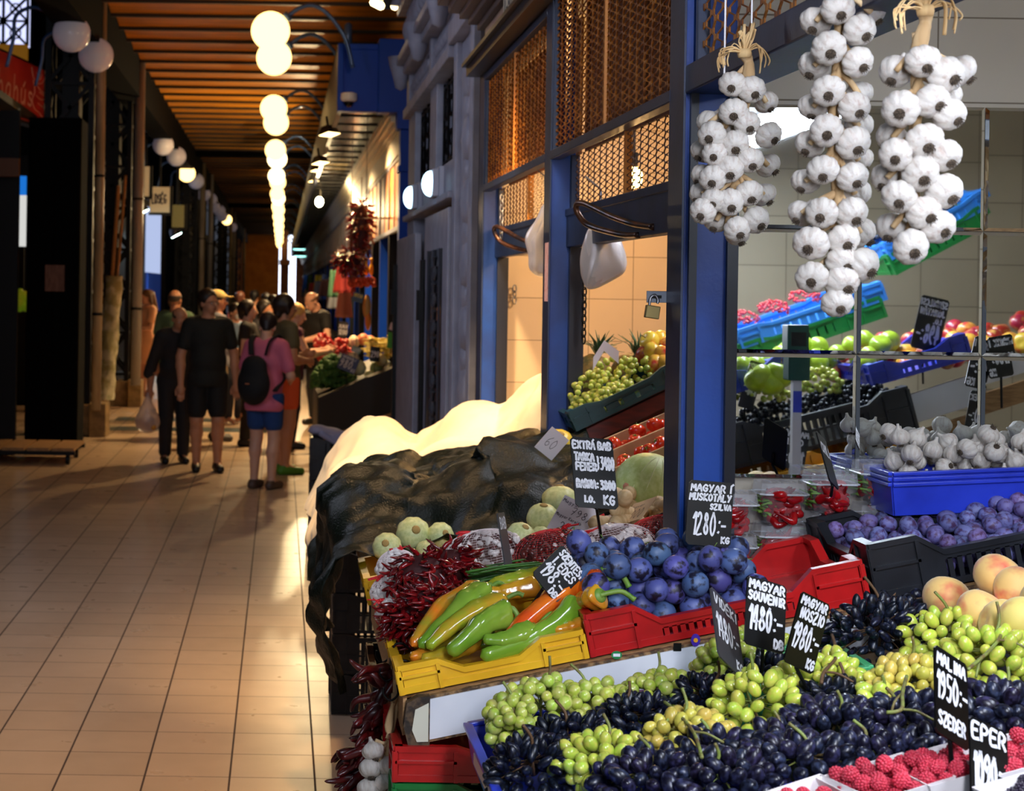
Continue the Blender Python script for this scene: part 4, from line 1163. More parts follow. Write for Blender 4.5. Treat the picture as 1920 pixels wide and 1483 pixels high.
# ------------------------------------------------------------------ yellow crate of long peppers
yc, YM = crate('crate', 'yellow', .385, .46, .060, (.262, 3.5, z1(.262)+.004), 'yellow plastic crate holding the long peppers', TH1, dip=.55, slat=.07, gap=.08, corner=.22)
PEPM = {}
for n, c1, c2 in (('green', (106, 150, 40), (136, 168, 56)), ('olive', (146, 168, 40), (206, 150, 40)), ('orange', (226, 84, 26), (238, 130, 30)), ('lime', (124, 164, 46), (104, 146, 36)), ('mixed', (224, 120, 30), (130, 150, 40)), ('amber', (216, 160, 36), (196, 120, 30))):
    PEPM[n] = mat('pepper_'+n, c1, .16, rgb2=c2, vscale=9, lo=.42, hi=.62, coat=.5, stretch=(1, 1, 1), bump=.03, bscale=14)
def pepper(pts, r, col, label, stem=None, seed=0):
    """long pepper along pts from shoulder to tip (world points); body with soft lobes, calyx and curved stalk"""
    rng = random.Random(seed)
    pts = catmull(pts, 7); n = len(pts); seg = 20
    g = put('pepper', None) if False else None
    mb = MB(); vs = []; prev = None; c0 = pts[0]
    ph = rng.uniform(0, 6)
    for i, p in enumerate(pts):
        t = (pts[min(i+1, n-1)]-pts[max(i-1, 0)]).normalized(); s = i/(n-1)
        a = (t.cross(Vector((0, 0, 1))) if prev is None else prev-t*prev.dot(t)).normalized(); prev = a; b = t.cross(a)
        R = r*(min(1, (s/.07)**.5) if s < .07 else 1)*(1-.55*max(0, (s-.1)/.9)**1.25)*(1 if s < .93 else math.sqrt(max(0.0, 1-((s-.93)/.07)**2))*.98+.02)
        R *= 1+.06*math.sin(s*17+ph)+.04*math.sin(s*31+ph*2)
        for k in range(seg):
            w = 2*PI*k/seg; L = 1+(.11*(1-s)+.03)*math.cos(3*w+ph+s*1.2)
            vs.append(p-c0+(a*math.cos(w)+b*math.sin(w))*R*L)
    fs = [(i*seg+k, i*seg+(k+1) % seg, (i+1)*seg+(k+1) % seg, (i+1)*seg+k) for i in range(n-1) for k in range(seg)]
    fs.append(tuple(range(seg-1, -1, -1))); fs.append(tuple((n-1)*seg+k for k in range(seg)))
    mb.add(vs, fs)
    o = mb.build('pepper', PEPM[col], None, True, loc=c0); tag(o, label, 'pepper', 'long peppers in the yellow crate')
    d = (pts[0]-pts[2]).normalized()
    st = MB(); st.lathe([(r*.02, .004), (r*.5, .003), (r*.62, -.006), (r*.55, -.010)], 12, d.to_track_quat('Z', 'Y').to_matrix().to_4x4())
    sp = stem or [d*.015, d*.04+Vector((.005, 0, .012)), d*.055+Vector((.012, 0, .002))]
    st.tube(catmull([Vector((0, 0, 0))]+[Vector(q) for q in sp], 5), [r*.30]+[r*.2]*(5*len(sp)-1)+[r*.26], 8)
    s = st.build('stalk', GRN, o, True); s['label'] = 'green curved stalk'
    return o
def pp(px, py, Y, dz=0): return P(px, py, Y)+Vector((0, 0, dz))
peppers = [
 ([(1084, 1132, 3.60), (1046, 1168, 3.56), (980, 1206, 3.53), (900, 1232, 3.51)], .030, 'lime', 'big bright green pepper lying along the front of the yellow crate', [(.01, .0, .012), (.026, .01, .03), (.03, .01, .045)]),
 ([(1110, 1078, 3.68), (1062, 1106, 3.63), (1008, 1146, 3.58), (952, 1194, 3.54)], .030, 'orange', 'orange red pepper lying behind the biggest green one', [(.015, .0, .01), (.04, .0, .012), (.055, 0, -.006)]),
 ([(950, 1150, 3.60), (915, 1162, 3.56), (880, 1192, 3.53), (840, 1226, 3.52)], .029, 'green', 'bright green pepper with a bent neck, front left of the crate', [(.01, -.005, .012), (.022, -.01, -.004), (.014, -.012, -.014)]),
 ([(944, 1126, 3.66), (900, 1142, 3.62), (850, 1172, 3.58), (800, 1216, 3.55)], .025, 'olive', 'olive green pepper between two bright green ones', [(.015, 0, .01), (.03, 0, .016), (.042, 0, .012)]),
 ([(908, 1106, 3.72), (880, 1124, 3.67), (840, 1164, 3.62), (785, 1214, 3.57)], .027, 'green', 'bright green pepper with its stalk under the chillies', [(.008, 0, .01), (.016, 0, .012)]),
 ([(905, 1108, 3.80), (870, 1118, 3.76), (820, 1146, 3.68), (772, 1212, 3.58)], .026, 'mixed', 'orange and olive pepper at the far left of the crate', None),
 ([(1010, 1100, 3.82), (970, 1106, 3.8), (935, 1112, 3.8), (905, 1104, 3.8)], .022, 'amber', 'amber pepper lying across the back of the crate', None),
 ([(1020, 1078, 3.9), (980, 1086, 3.88), (940, 1092, 3.87), (900, 1112, 3.86)], .023, 'olive', 'yellow green pepper at the back by the green beans', None),
 ([(1020, 1150, 3.76), (990, 1168, 3.72), (950, 1190, 3.67), (900, 1212, 3.62)], .022, 'lime', 'half hidden green pepper under the orange red one', None),
 ([(1000, 1176, 3.55), (970, 1192, 3.53), (940, 1200, 3.52), (905, 1198, 3.52)], .022, 'green', 'short green pepper wedged at the middle of the crate front', None),
 ([(1130, 1090, 3.58), (1112, 1098, 3.60), (1094, 1104, 3.64), (1074, 1108, 3.68)], .030, 'orange', 'orange pepper whose stalk reaches over the plums', [(.018, 0, .008), (.04, 0, .012), (.055, 0, -.01)]),
 ([(1126, 1116, 3.53), (1110, 1122, 3.55), (1094, 1126, 3.58), (1076, 1130, 3.62)], .028, 'amber', 'orange yellow pepper at the right corner of the yellow crate', [(.02, 0, .006), (.045, 0, .008), (.07, 0, -.008)]),
 ([(905, 1196, 3.66), (868, 1212, 3.62), (830, 1230, 3.58), (790, 1236, 3.56)], .024, 'olive', 'olive green pepper tip low at the left of the crate', None),
 ([(880, 1170, 3.70), (840, 1196, 3.65), (805, 1222, 3.60), (770, 1232, 3.56)], .022, 'mixed', 'orange and olive pepper lowest at the left corner', None),
 ([(1092, 1168, 3.55), (1075, 1176, 3.54), (1055, 1180, 3.54), (1035, 1182, 3.54)], .018, 'amber', 'small yellow green pepper tip in the right corner of the crate', None),
]
for i, (pts, r, col, lb, stm) in enumerate(peppers):
    pepper([P(*q) for q in pts], r, col, lb, stm, i)
pepper_fill = None

# ------------------------------------------------------------------ red crate of plums, emptied on the right
rc, RM = crate('crate', 'red', .575, .35, .088, (.652, 3.5, z1(.652)+.004), 'long red plastic crate, half full of blue plums', TH1, dip=.58, slat=.017, gap=.62, corner=.2)
lw = MB(); write(lw, 'tpo', .30, .036, .05, .016, .003, y=-.004); lw.build('lettering', CHALK, rc)
fruit_heap('plum', ME_PLUM, RM, 84, (.015, .40, .015, .335), (.025, .0285), 'dark blue plum with pale bloom in the long red crate', 'plum', 'blue plums in the red crate', ME_PSTEM, random.Random(4), 1.2, .012, 16, lambda x, y: .16*(.40-x)*0+.10*(y-.02)-.25*max(0, x-.32), .35)

# black crate of small plums
bc, BM = crate('crate', 'black', .66, .40, .115, (1.235, 3.5, z1(1.235)+.004), 'black plastic crate filled with small violet plums', TH1, dip=.66, slat=.02, gap=.5, corner=.2)
fruit_heap('small_plum', ME_PLUMS, BM, 270, (.02, .65, .015, .385), (.0165, .0195), 'small violet plum in the black crate below the garlic', 'plum', 'small violet plums in the black crate', None, random.Random(5), 1.2, .012, 10, lambda x, y: .06*y)

# ------------------------------------------------------------------ chilli boxes beside the mirror
CH = mat('chilli_red', (168, 16, 20), .2, rgb2=(120, 8, 14), vscale=20, coat=.4)
ME_CHILLI = [MB().tube(catmull([(0, 0, 0), (.012, .001*k, .002), (.028, .003*k, .0), (.044, -.004*k, .004)], 4), [.0045, .0055, .006, .006, .006, .0058, .0055, .005, .0045, .004, .003, .002, .0008], 8).mesh('chilli', CH, True) for k in (-2, 0, 3)]
ME_CSTEM = MB().tube([(0, 0, 0), (-.006, .002, .002), (-.016, .006, .004)], [.003, .0016, .0013], 5).mesh('stem', GRN, True)
def clam(c, label, n=40, seed=0, rz=0):
    rng = random.Random(seed)
    b = empty('chilli_box', label, 'box', c, rz, 'clear boxes of chillies beside the mirror')
    w, d, h = .052, .046, .062
    def ring(s, z): return [(sx*(w*s-.010 if k else w*s), sy*(d*s if k else d*s-.010), z) for sx, sy, k in ((1, -1, 1), (1, -1, 0), (1, 1, 0), (1, 1, 1), (-1, 1, 1), (-1, 1, 0), (-1, -1, 0), (-1, -1, 1))]
    def loft(rs):
        m = MB(); vs = [p for r in rs for p in r]
        m.add(vs, [(i*8+k, i*8+(k+1) % 8, (i+1)*8+(k+1) % 8, (i+1)*8+k) for i in range(len(rs)-1) for k in range(8)]+[tuple(range(7, -1, -1)) if True else None])
        return m
    o = loft([ring(.84, 0), ring(.92, .03), ring(1.0, h), ring(1.06, h+.001)]).build('tray', GLASS, b)
    l = loft([ring(1.0, h+.030), ring(.98, h+.028), ring(1.02, h+.012), ring(1.02, h+.006), ring(1.08, h+.004), ring(1.08, h+.002)])
    for i in range(5): l.bar((-.03+.02*i, -.03, h+.031), (-.03+.02*i, .03, h+.031), .004, .002)
    l.build('lid', mat('lid_plastic', (235, 238, 245), .05, alpha=.25, spec=1.0), b)
    rm = MB(); rr_ = ring(1.07, h+.004); rm.tube([Vector(p) for p in rr_+rr_[:1]], .0022, 5); rm.build('rim', mat('rim_plastic', (225, 230, 236), .15, alpha=.75), b)
    for i in range(n):
        q = put('chilli', ME_CHILLI[i % 3], b, loc=((1 if i % 2 == 0 else -1)*rng.uniform(.01, .042), rng.uniform(-.036, .03), .008+.048*(i/n)), rot=(rng.uniform(-.5, .5), rng.uniform(-.5, .4), rng.uniform(-.7, .7) if i % 2 else rng.uniform(2.5, 3.8)))
        q.scale = (1.2, 1.9, 1.9)
        if i % 2: put('stem', ME_CSTEM, q)
    return b
spots = [(1.045, 3.94, 0, 'leftmost of the top chilli boxes, half behind the price sign'), (1.16, 3.945, 0, 'chilli box with green stems, top row, second from the blue post'), (1.275, 3.945, 0, 'chilli box of dark red pods, top row, behind the turned sign'), (1.39, 3.945, 0, 'chilli box beside the blue garlic tray, top row')]
BOXZ = []
for i, (x, y, k, lb) in enumerate(spots):
    for lay in (0, 1):
        if lay == 0: clam((x, y, z1(x)+.022), 'clear chilli box in the lower layer, number %s from the blue post' % ('one', 'two', 'three', 'four')[i], 40, i+20)
        else: clam((x, y, z1(x)+.022+.097), lb, 60, i)
led = MB(); slope_box(led, 1.06, 2.3, 3.885, 3.99, .001, .010, z1); tag(led.build('ledge_board', PL['black']), 'narrow black ledge board below the mirror', 'board')
# ------------------------------------------------------------------ grape table in front of the shelf
gt = empty('grape_table', 'dark sloping table under the heaps of grapes', 'table', (0, 0, 0))
slope_box(MB(), .42, 2.4, 2.0, 3.43, -.03, -.004, z0).build('table_top', mat('table_dark', (14, 16, 30), .6), gt)
for x, y in ((.5, 2.1), (.5, 3.35), (2.3, 2.1), (2.3, 3.35)): MB().box((x-.025, y-.025, 0), (x+.025, y+.025, z0(x)-.02)).build('leg', DARKM, gt)
# blue tray at the left end: folded rim, thin walls
tm = MB()
def tray_wall(m, x0, x1, y0, y1, h, t, zf, flare=.012):
    b = [(x0, y0), (x1, y0), (x1, y1), (x0, y1)]
    o = [(x0-flare, y0-flare), (x1+flare, y0-flare), (x1+flare, y1+flare), (x0-flare, y1+flare)]
    for i in range(4):
        p, q = b[i], b[(i+1) % 4]; P_, Q_ = o[i], o[(i+1) % 4]
        n = Vector((q[1]-p[1], -(q[0]-p[0]), 0)).normalized()*t
        m.hexa([(p[0], p[1], zf(p[0])), (q[0], q[1], zf(q[0])), (q[0]+n.x, q[1]+n.y, zf(q[0])), (p[0]+n.x, p[1]+n.y, zf(p[0])),
                (P_[0], P_[1], zf(p[0])+h), (Q_[0], Q_[1], zf(q[0])+h), (Q_[0]+n.x, Q_[1]+n.y, zf(q[0])+h), (P_[0]+n.x, P_[1]+n.y, zf(p[0])+h)])
        m.bar((P_[0], P_[1], zf(p[0])+h), (Q_[0], Q_[1], zf(q[0])+h), .018, .008)
    m.hexa([(x0, y0, zf(x0)), (x1, y0, zf(x1)), (x1, y1, zf(x1)), (x0, y1, zf(x0)), (x0, y0, zf(x0)+.004), (x1, y0, zf(x1)+.004), (x1, y1, zf(x1)+.004), (x0, y1, zf(x0)+.004)])
tray_wall(tm, .385, .78, 2.55, 3.28, .07, .004, z0)
tag(tm.build('blue_tray', PL['blue'], bevel=.002), 'blue plastic tray at the left end of the grapes', 'tray')
tm = MB(); tray_wall(tm, .86, 1.08, 3.18, 3.38, .075, .004, z0, .02)
tag(tm.build('green_tray', mat('plastic_mint', (70, 170, 110), .35), bevel=.002), 'mint green tray behind the grapes by the white board', 'tray')
# pale bar leaning at the left edge
a, b_ = P(896, 1422, 3.1), P(960, 1560, 2.7)
tag(MB().bar(a, b_, .016, .02).build('metal_bar', mat('bar_white', (214, 200, 196), .4)), 'pale metal bar running beside the blue grape tray', 'bar')

def B(kind, px, py, wpx, hpx, label, n, lift=.076, rz=0, tilt=None, seed=None, depth=None):
    c = on0(px, py, lift); s = FPX/c.y
    a, h = wpx/2/s*1.1, hpx/2/s
    return bunch(kind, c, (a, depth or max(.06, min(a*1.05, .10)), h), label, int(n*1.5), rz, -TH0 if tilt is None else tilt, seed=seed if seed is not None else px+py)
LIST = [
 ('green', 1012, 1345, 185, 140, 'big bunch of round green grapes at the left end of the table', 64),
 ('green', 960, 1370, 80, 110, 'round green grapes hanging over the rim of the blue tray', 24),
 ('green', 1112, 1326, 120, 100, 'round green grapes right of the biggest round bunch, by the white board', 40),
 ('green', 1232, 1308, 140, 90, 'round green grapes below the green fruit sticker', 42),
 ('green', 1362, 1252, 110, 100, 'round green grapes in the mint tray under the turned sign', 38),
 ('green', 1418, 1215, 110, 90, 'round green grapes behind the three price signs', 30),
 ('long', 1420, 1335, 165, 150, 'long green grapes at the middle of the table', 46),
 ('long', 1130, 1428, 170, 100, 'long green grapes at the front between dark bunches', 44),
 ('yellow', 1292, 1392, 160, 120, 'yellowish grapes with long pale stalks, front middle', 46),
 ('long', 1535, 1280, 150, 110, 'long green grapes below the NOSZIO sign', 46),
 ('yellow', 1700, 1288, 130, 110, 'amber yellow grapes left of the MALINA sign', 42),
 ('long', 1650, 1320, 110, 60, 'long green grapes spilling below the amber bunch', 24),
 ('long', 1775, 1205, 150, 120, 'fat long green grapes under the peaches, left part', 40),
 ('long', 1850, 1240, 150, 130, 'fat long green grapes under the peaches, right part', 44),
 ('finger', 1062, 1392, 150, 90, 'black finger grapes beside the big round green bunch', 52),
 ('finger', 1000, 1442, 160, 110, 'black finger grapes in the front corner of the blue tray', 56),
 ('finger', 1190, 1352, 150, 80, 'black finger grapes between the green bunches, middle left', 50),
 ('finger', 1318, 1312, 120, 80, 'black finger grapes below the mint tray', 42),
 ('finger', 1436, 1262, 110, 56, 'small heap of black finger grapes behind the middle sign', 30),
 ('finger', 1645, 1200, 190, 150, 'large mound of black finger grapes below the white board', 90),
 ('round', 1680, 1150, 140, 70, 'round black grapes on top of the finger grapes by the peaches', 26),
 ('oval', 1215, 1462, 180, 100, 'dark oval grapes at the bottom edge, left of centre', 46),
 ('oval', 1365, 1465, 180, 90, 'dark oval grapes at the bottom edge, centre', 44),
 ('oval', 1330, 1410, 130, 70, 'dark oval grapes below the yellowish bunch', 28),
 ('oval', 1560, 1362, 190, 80, 'dark oval grapes in a row below the long green ones', 44),
 ('oval', 1500, 1432, 190, 90, 'dark oval grapes left of the raspberries', 44),
 ('oval', 1700, 1350, 170, 80, 'dark oval grapes left of the MALINA sign stick', 40),
 ('oval', 1640, 1410, 170, 60, 'dark oval grapes right above the raspberry punnets', 36),
 ('oval', 1860, 1335, 160, 90, 'dark purple oval grapes right of the MALINA sign', 40),
 ('oval', 1450, 1395, 130, 60, 'dark oval grapes below the middle long green bunch', 28),
 ('oval', 1780, 1395, 120, 60, 'dark oval grapes behind the raspberries', 26),
 ('finger', 1560, 1310, 130, 60, 'black finger grapes half hidden below the signs', 34),
]
for L in LIST: B(*L[:7])
# loose pale stalks lying on the grapes
for i, (pts, lb) in enumerate((([(1246, 1316), (1268, 1335), (1300, 1372), (1316, 1420)], 'long pale green grape stalk at the front middle'), ([(1700, 1268), (1692, 1300), (1690, 1330), (1662, 1336)], 'forked pale stalk on the dark grapes'),
                               ([(1815, 1255), (1850, 1225), (1872, 1200), (1878, 1185)], 'thick stalk rising beside the peaches'), ([(1560, 1190), (1568, 1230), (1545, 1260), (1540, 1280)], 'dry brown stalk below the NOSZIO sign'))):
    ps = [on0(x, y, .125) for x, y in pts]
    s = MB(); s.tube(catmull(ps, 5), .0032, 6); s.tube(catmull([ps[1], ps[1]+Vector((-.02, -.02, -.01)), ps[1]+Vector((-.03, -.03, -.035))], 4), .0024, 6); s.tube(catmull([ps[2], ps[2]+Vector((.02, -.01, 0)), ps[2]+Vector((.045, -.02, -.012))], 4), .0022, 6)
    tag(s.build('grape_stalk', STEMG if i < 3 else STEMB, smooth=True), lb, 'stalk')
# peaches
pk = [(1775, 1120, .046), (1870, 1080, .045), (1838, 1145, .043), (1880, 1170, .046), (1768, 1165, .040), (1905, 1105, .044), (1930, 1215, .045), (1850, 1200, .04), (1915, 1160, .042), (1960, 1130, .045), (1960, 1190, .045)]
PLB = ['yellow peach left of the rosy one', 'peach at the top of the heap behind all others', 'rosy peach in the middle of the heap', 'large yellow peach in front at the right', 'yellow peach lowest at the left by the black grapes', 'pale peach high at the right edge', 'peach at the right edge over the long green grapes', 'peach half hidden under the large yellow one', 'pale yellow peach between the rosy one and the frame edge', 'peach just outside the heap top', 'peach just outside the heap front']
lifts = [.12, .17, .125, .11, .06, .15, .06, .05, .13, .15, .08]
for (px, py, r), lb, lf in zip(pk, PLB, lifts):
    fruit('peach', ME_PEACH, on0(px, py, lf), r, lb, 'peach', None, None, None, random.Random(px), None, 1.0)
# raspberries in white paper punnets
RASP = mat('raspberry', (196, 40, 62), .45, rgb2=(214, 70, 92), vscale=30, sss=.15, obj_var=.18)
rb = MB(); rb.ball((0, 0, 0), (.82, .82, .95), 10, 8)
for i in range(64):
    z = 1-2*(i+.5)/64; r = math.sqrt(1-z*z); w = i*2.39996
    rb.ball((r*math.cos(w)*.84, r*math.sin(w)*.84, z*.98), .21, 6, 4)
ME_RASP = rb.mesh('raspberry', RASP, True)
BLKB = mat('blackberry', (24, 18, 34), .3, rgb2=(44, 26, 56), vscale=30, coat=.3)
ME_BLKB = rb.mesh('blackberry', BLKB, True)
PUN = mat('punnet_paper', (232, 226, 226), .7)
def punnet(px, py, w, d, rz, label, n, me=ME_RASP, cat='raspberry', lift=.05, seed=0, fl='raspberry in the punnet'):
    c = on0(px, py, lift); M = Matrix.Translation(c) @ Matrix.Rotation(rz, 4, 'Z') @ Matrix.Rotation(-TH0, 4, 'Y')
    m = MB(); h = .045
    bs = [(-w*.42, -d*.42), (w*.42, -d*.42), (w*.42, d*.42), (-w*.42, d*.42)]; ts = [(-w/2, -d/2), (w/2, -d/2), (w/2, d/2), (-w/2, d/2)]
    for i in range(4):
        p, q, P_, Q_ = bs[i], bs[(i+1) % 4], ts[i], ts[(i+1) % 4]
        vs = [(p[0], p[1], 0), (q[0], q[1], 0), (Q_[0], Q_[1], h), (P_[0], P_[1], h)]
        s = .975
        m.hexa([vs[0], vs[1], (q[0]*s, q[1]*s, .002), (p[0]*s, p[1]*s, .002), vs[3], vs[2], (Q_[0]*s, Q_[1]*s, h), (P_[0]*s, P_[1]*s, h)])
    m.box((-w*.42, -d*.42, 0), (w*.42, d*.42, .002))
    o = m.build('punnet', PUN); o.matrix_world = M; tag(o, label, 'punnet')
    nm = 'raspberry' if me is ME_RASP else 'blackberry'
    fruit_heap(nm, me, M, n, (-w*.46, w*.46, -d*.46, d*.46), (.0105, .0125), fl, nm, fl.replace('raspberry', 'raspberries').replace('blackberry', 'blackberries'), None, random.Random(seed), 2, .004, 10)
punnet(1668, 1512, .15, .13, .25, 'white paper punnet of raspberries, left of two in front of the signs', 46, seed=1, fl='raspberry in the left paper punnet')
punnet(1790, 1482, .15, .13, .2, 'white paper punnet of raspberries behind the EPER sign', 46, seed=2, fl='raspberry in the punnet by the MALINA stick')
punnet(1915, 1462, .15, .13, .2, 'white paper punnet of raspberries at the right edge', 40, seed=3, fl='raspberry in the punnet at the right edge')
punnet(1515, 1556, .15, .13, .3, 'white paper punnet just rising over the bottom edge', 30, seed=5, fl='raspberry at the bottom edge')
punnet(1965, 1535, .14, .12, .2, 'paper punnet of blackberries in the bottom right corner', 30, ME_BLKB, 'blackberry', seed=4, fl='blackberry in the corner punnet')

# ------------------------------------------------------------------ garlic braids hanging in front of the mirror
RAF = mat('raffia', (216, 184, 132), .8, rgb2=(186, 150, 100), vscale=40, stretch=(1, 1, .2))
rod = MB().tube([(.96, 2.3, 2.52), (.85, 3.9, 2.52)], .008, 8).bar((.86, 3.92, 2.52), (.93, 3.95, 2.52), .01, .01).bar((.85, 3.85, 2.52), (.87, 3.95, 2.52), .012, .012)
tag(rod.build('hanging_rod', STEEL), 'steel rod above the open stall front carrying the garlic braids', 'rod')
def braid(name, label, Y, r, bulbs, top, bow, xc, strings, seed):
    rng = random.Random(seed); s = FPX/Y
    g = empty(name, label, 'garlic', P(top[0], top[1], Y)); o = Vector(g.location)
    for (x, y, back) in bulbs:
        c = P(x, y, Y+back*.045-.0)
        if not back: c.y -= .02
        dx = (x-xc(y))/70
        d = Vector((dx*.55+rng.uniform(-.12, .12), -.75+.5*back, -.5+rng.uniform(-.15, .1)))
        garlic(c-o, r*rng.uniform(.92, 1.06)*(.92 if back else 1), d.normalized(), g, rng)
    st = MB()
    ys = [top[1]+(bulbs[-1][1]-top[1])*i/14 for i in range(15)]
    for k in range(3):
        st.tube(catmull([P(xc(y)+5*math.sin(i*1.5+k*2.1), y, Y+.014+.008*math.cos(i*1.5+k*2.1))-o for i, y in enumerate(ys)], 3), .0065, 7)
    for (x, y, back) in bulbs[::1]:
        c = P(x, y, Y+.01); q = P(xc(y-35), y-42, Y+.012)
        st.tube(catmull([c-o, (c*.5+q*.5)-o+Vector((0, -.004, .004)), q-o], 3), .005, 6)
    if bow: st.tube(catmull([P(bow[0], bow[1], Y)-o, P((bow[0]+top[0])/2+3, (bow[1]+top[1])/2, Y+.004)-o, P(top[0], top[1], Y)-o, P(xc(top[1]+30), top[1]+34, Y+.01)-o], 4), [.013, .012, .011, .010, .009, .009, .010, .010, .011, .012, .012, .012, .012], 8)
    st.build('plaited_stalks', GSTALK, g, smooth=True)
    if bow:
        b = MB(); c = P(bow[0], bow[1], Y-.005)-o
        for k in range(16):
            a = rng.uniform(-.6, .6); L = rng.uniform(.03, .055)
            b.tube(catmull([c, c+Vector((L*.3*math.sin(a)+rng.uniform(-.01, .01), rng.uniform(-.01, .01), L*.6)), c+Vector((L*.8*math.sin(a), rng.uniform(-.01, .01), L*1.1))], 4), .0035, 5, flat=.4)
        for k in range(13):
            sg = -1 if k < 8 else 1; L = rng.uniform(.03, .055)
            b.tube(catmull([c, c+Vector((sg*L*.6, rng.uniform(-.015, .005), rng.uniform(.0, .022))), c+Vector((sg*L, 0, rng.uniform(-.012, .01))), c+Vector((sg*L*.95, 0, rng.uniform(-.04, -.01)))], 4), .0032, 5, flat=.4)
        b.lathe([(.012, -.008), (.014, 0), (.012, .008)], 8, Matrix.Translation(c))
        b.build('raffia_bow', RAF, g, smooth=True)
    sm = MB()
    for (x, y) in strings:
        a = P(x, y, Y)
        sm.tube([a-o, Vector((a.x, a.y, 2.52))-o], .0016, 5)
    sm.build('string', mat('string_white', (235, 235, 240), .6), g)
    return g
def C6(L): return [(1280+a/3, b/3, k) for a, b, k in L]
braid('garlic_braid', 'leftmost garlic braid, tightly packed small bulbs before the blue post', 3.2, .0262,
      C6([(265, 480, 0), (470, 575, 1), (370, 510, 0), (270, 635, 0), (150, 690, 1), (235, 720, 1), (345, 700, 0), (465, 765, 0), (150, 765, 0), (275, 815, 0), (115, 850, 1), (165, 870, 0), (480, 930, 1), (245, 955, 0), (360, 905, 0), (110, 985, 1), (155, 1005, 0), (110, 1090, 1), (455, 1095, 1), (160, 1130, 0), (250, 1140, 0), (355, 1090, 0), (100, 1190, 0), (190, 1240, 1), (395, 1240, 0), (290, 1290, 0), (310, 1320, 1)]),
      (1404, 130), (1396, 100), lambda y: 1404-(y-130)*.12, ((1358, 145), (1409, 62)), 3)
braid('garlic_braid', 'middle garlic braid, the longest, hanging before the mirror', 2.72, .0272,
      C6([(1000, -20, 1), (750, 120, 1), (1060, 70, 1), (850, 62, 0), (970, 180, 0), (740, 370, 1), (800, 280, 0), (960, 360, 0), (990, 530, 1), (735, 600, 1), (795, 520, 0), (990, 710, 1), (940, 610, 0), (715, 810, 1), (785, 740, 0), (990, 900, 1), (935, 810, 0), (690, 1020, 1), (765, 960, 0), (970, 1090, 1), (930, 1000, 0), (670, 1200, 1), (760, 1200, 0), (1000, 1310, 1), (925, 1200, 0), (700, 1370, 0), (880, 1350, 0), (990, 1470, 1), (870, 1470, 0), (705, 1560, 0), (873, 1580, 0), (985, 1490, 0), (846, 1700, 0)]),
      (1592, 6), None, lambda y: 1570-(y)*.01+6*math.sin(y*.02), ((1596, -20),), 4)
braid('garlic_braid', 'rightmost garlic braid with raffia knot, hanging before the mirror', 2.54, .0275,
      C6([(1200, 400, 1), (1560, 400, 1), (1325, 355, 0), (1450, 430, 0), (1490, 545, 1), (1370, 575, 0), (1200, 620, 0), (1470, 650, 0), (1180, 775, 1), (1330, 800, 0), (1170, 875, 0), (1440, 880, 0), (1150, 1000, 1), (1310, 980, 0), (1440, 1080, 0), (1190, 1110, 0), (1330, 1200, 0), (1180, 1280, 1), (1410, 1280, 0), (1255, 1390, 0)]),
      (1730, 62), (1735, 20), lambda y: 1722-(y-62)*.03, ((1732, -15),), 5)

# ------------------------------------------------------------------ garlic heap in blue trays at the right, before the mirror
for k in range(3):
    tm = MB(); c = P(1790, 935, 3.86); tray_wall(tm, 1.37, 1.75, 3.79, 3.93, .07, .003, lambda x, k=k: 1.315+.012*k+.06*(x-1.37), .01)
    tag(tm.build('blue_tray', PL['blue'], bevel=.002), 'blue tray under the loose garlic, %s of the nested three' % ('lowest', 'middle', 'topmost')[k], 'tray')
rngg = random.Random(11)
box = MB().box((1.37, 3.8, z1(1.37)+.03), (2.0, 3.93, 1.31)); tag(box.build('black_box', PL['black']), 'black box carrying the blue garlic trays', 'box')
gg = heap(76, 1.365, 2.0, 3.79, 3.945, (.021, .025), lambda x, y: 1.36+.05*(x-1.37), 12, rngg)
for i, (x, y, z, r) in enumerate(gg):
    g = put('garlic_bulb', ME_GARLIC); Q = rquat(rngg) if i % 3 == 0 else Quaternion((rngg.gauss(0, .5), 1, 0), rngg.gauss(0, .6)) @ Quaternion((0, 0, 1), rngg.uniform(0, 6))
    g.matrix_world = Matrix.Translation((x, y, z)) @ Q.to_matrix().to_4x4() @ Matrix.Scale(r*.98, 4)
    tag(g, 'loose white garlic bulb heaped in the blue trays', 'garlic', 'loose garlic bulbs in the blue trays'); put('roots', ME_GROOT, g)
# ------------------------------------------------------------------ stacks of black crates carrying the display; the nearer one added as dark backing
for i, (x, y, n, nm) in enumerate(((.29, 4.98, 4, 'added as dark backing under the round squash'), (.245, 7.22, 4, 'at the aisle under the cream sheet'))):
    hh = .172
    for k in range(n):
        crate('crate', 'black', .58, .42, hh-.004, (x, y, k*hh), 'black ventilated crate %s, %s of its stack' % (nm, ('lowest', 'second', 'third', 'topmost')[k]), 0, dip=.9, slat=.03, gap=.5, corner=.12)
sup = empty('covered_stand', 'wooden stand hidden under the dark tarp and the cream sheet', 'stand', (0, 0, 0))
slope_box(MB(), .27, .9, 5.45, 7.2, -.06, -.03, z1).build('stand_top', WOOD, sup)
for x, y in ((.5, 5.5), (.85, 5.5), (.5, 7.1), (.85, 7.1)): MB().box((x-.02, y-.02, 0), (x+.02, y+.02, z1(x)-.06)).build('leg', WOOD, sup)

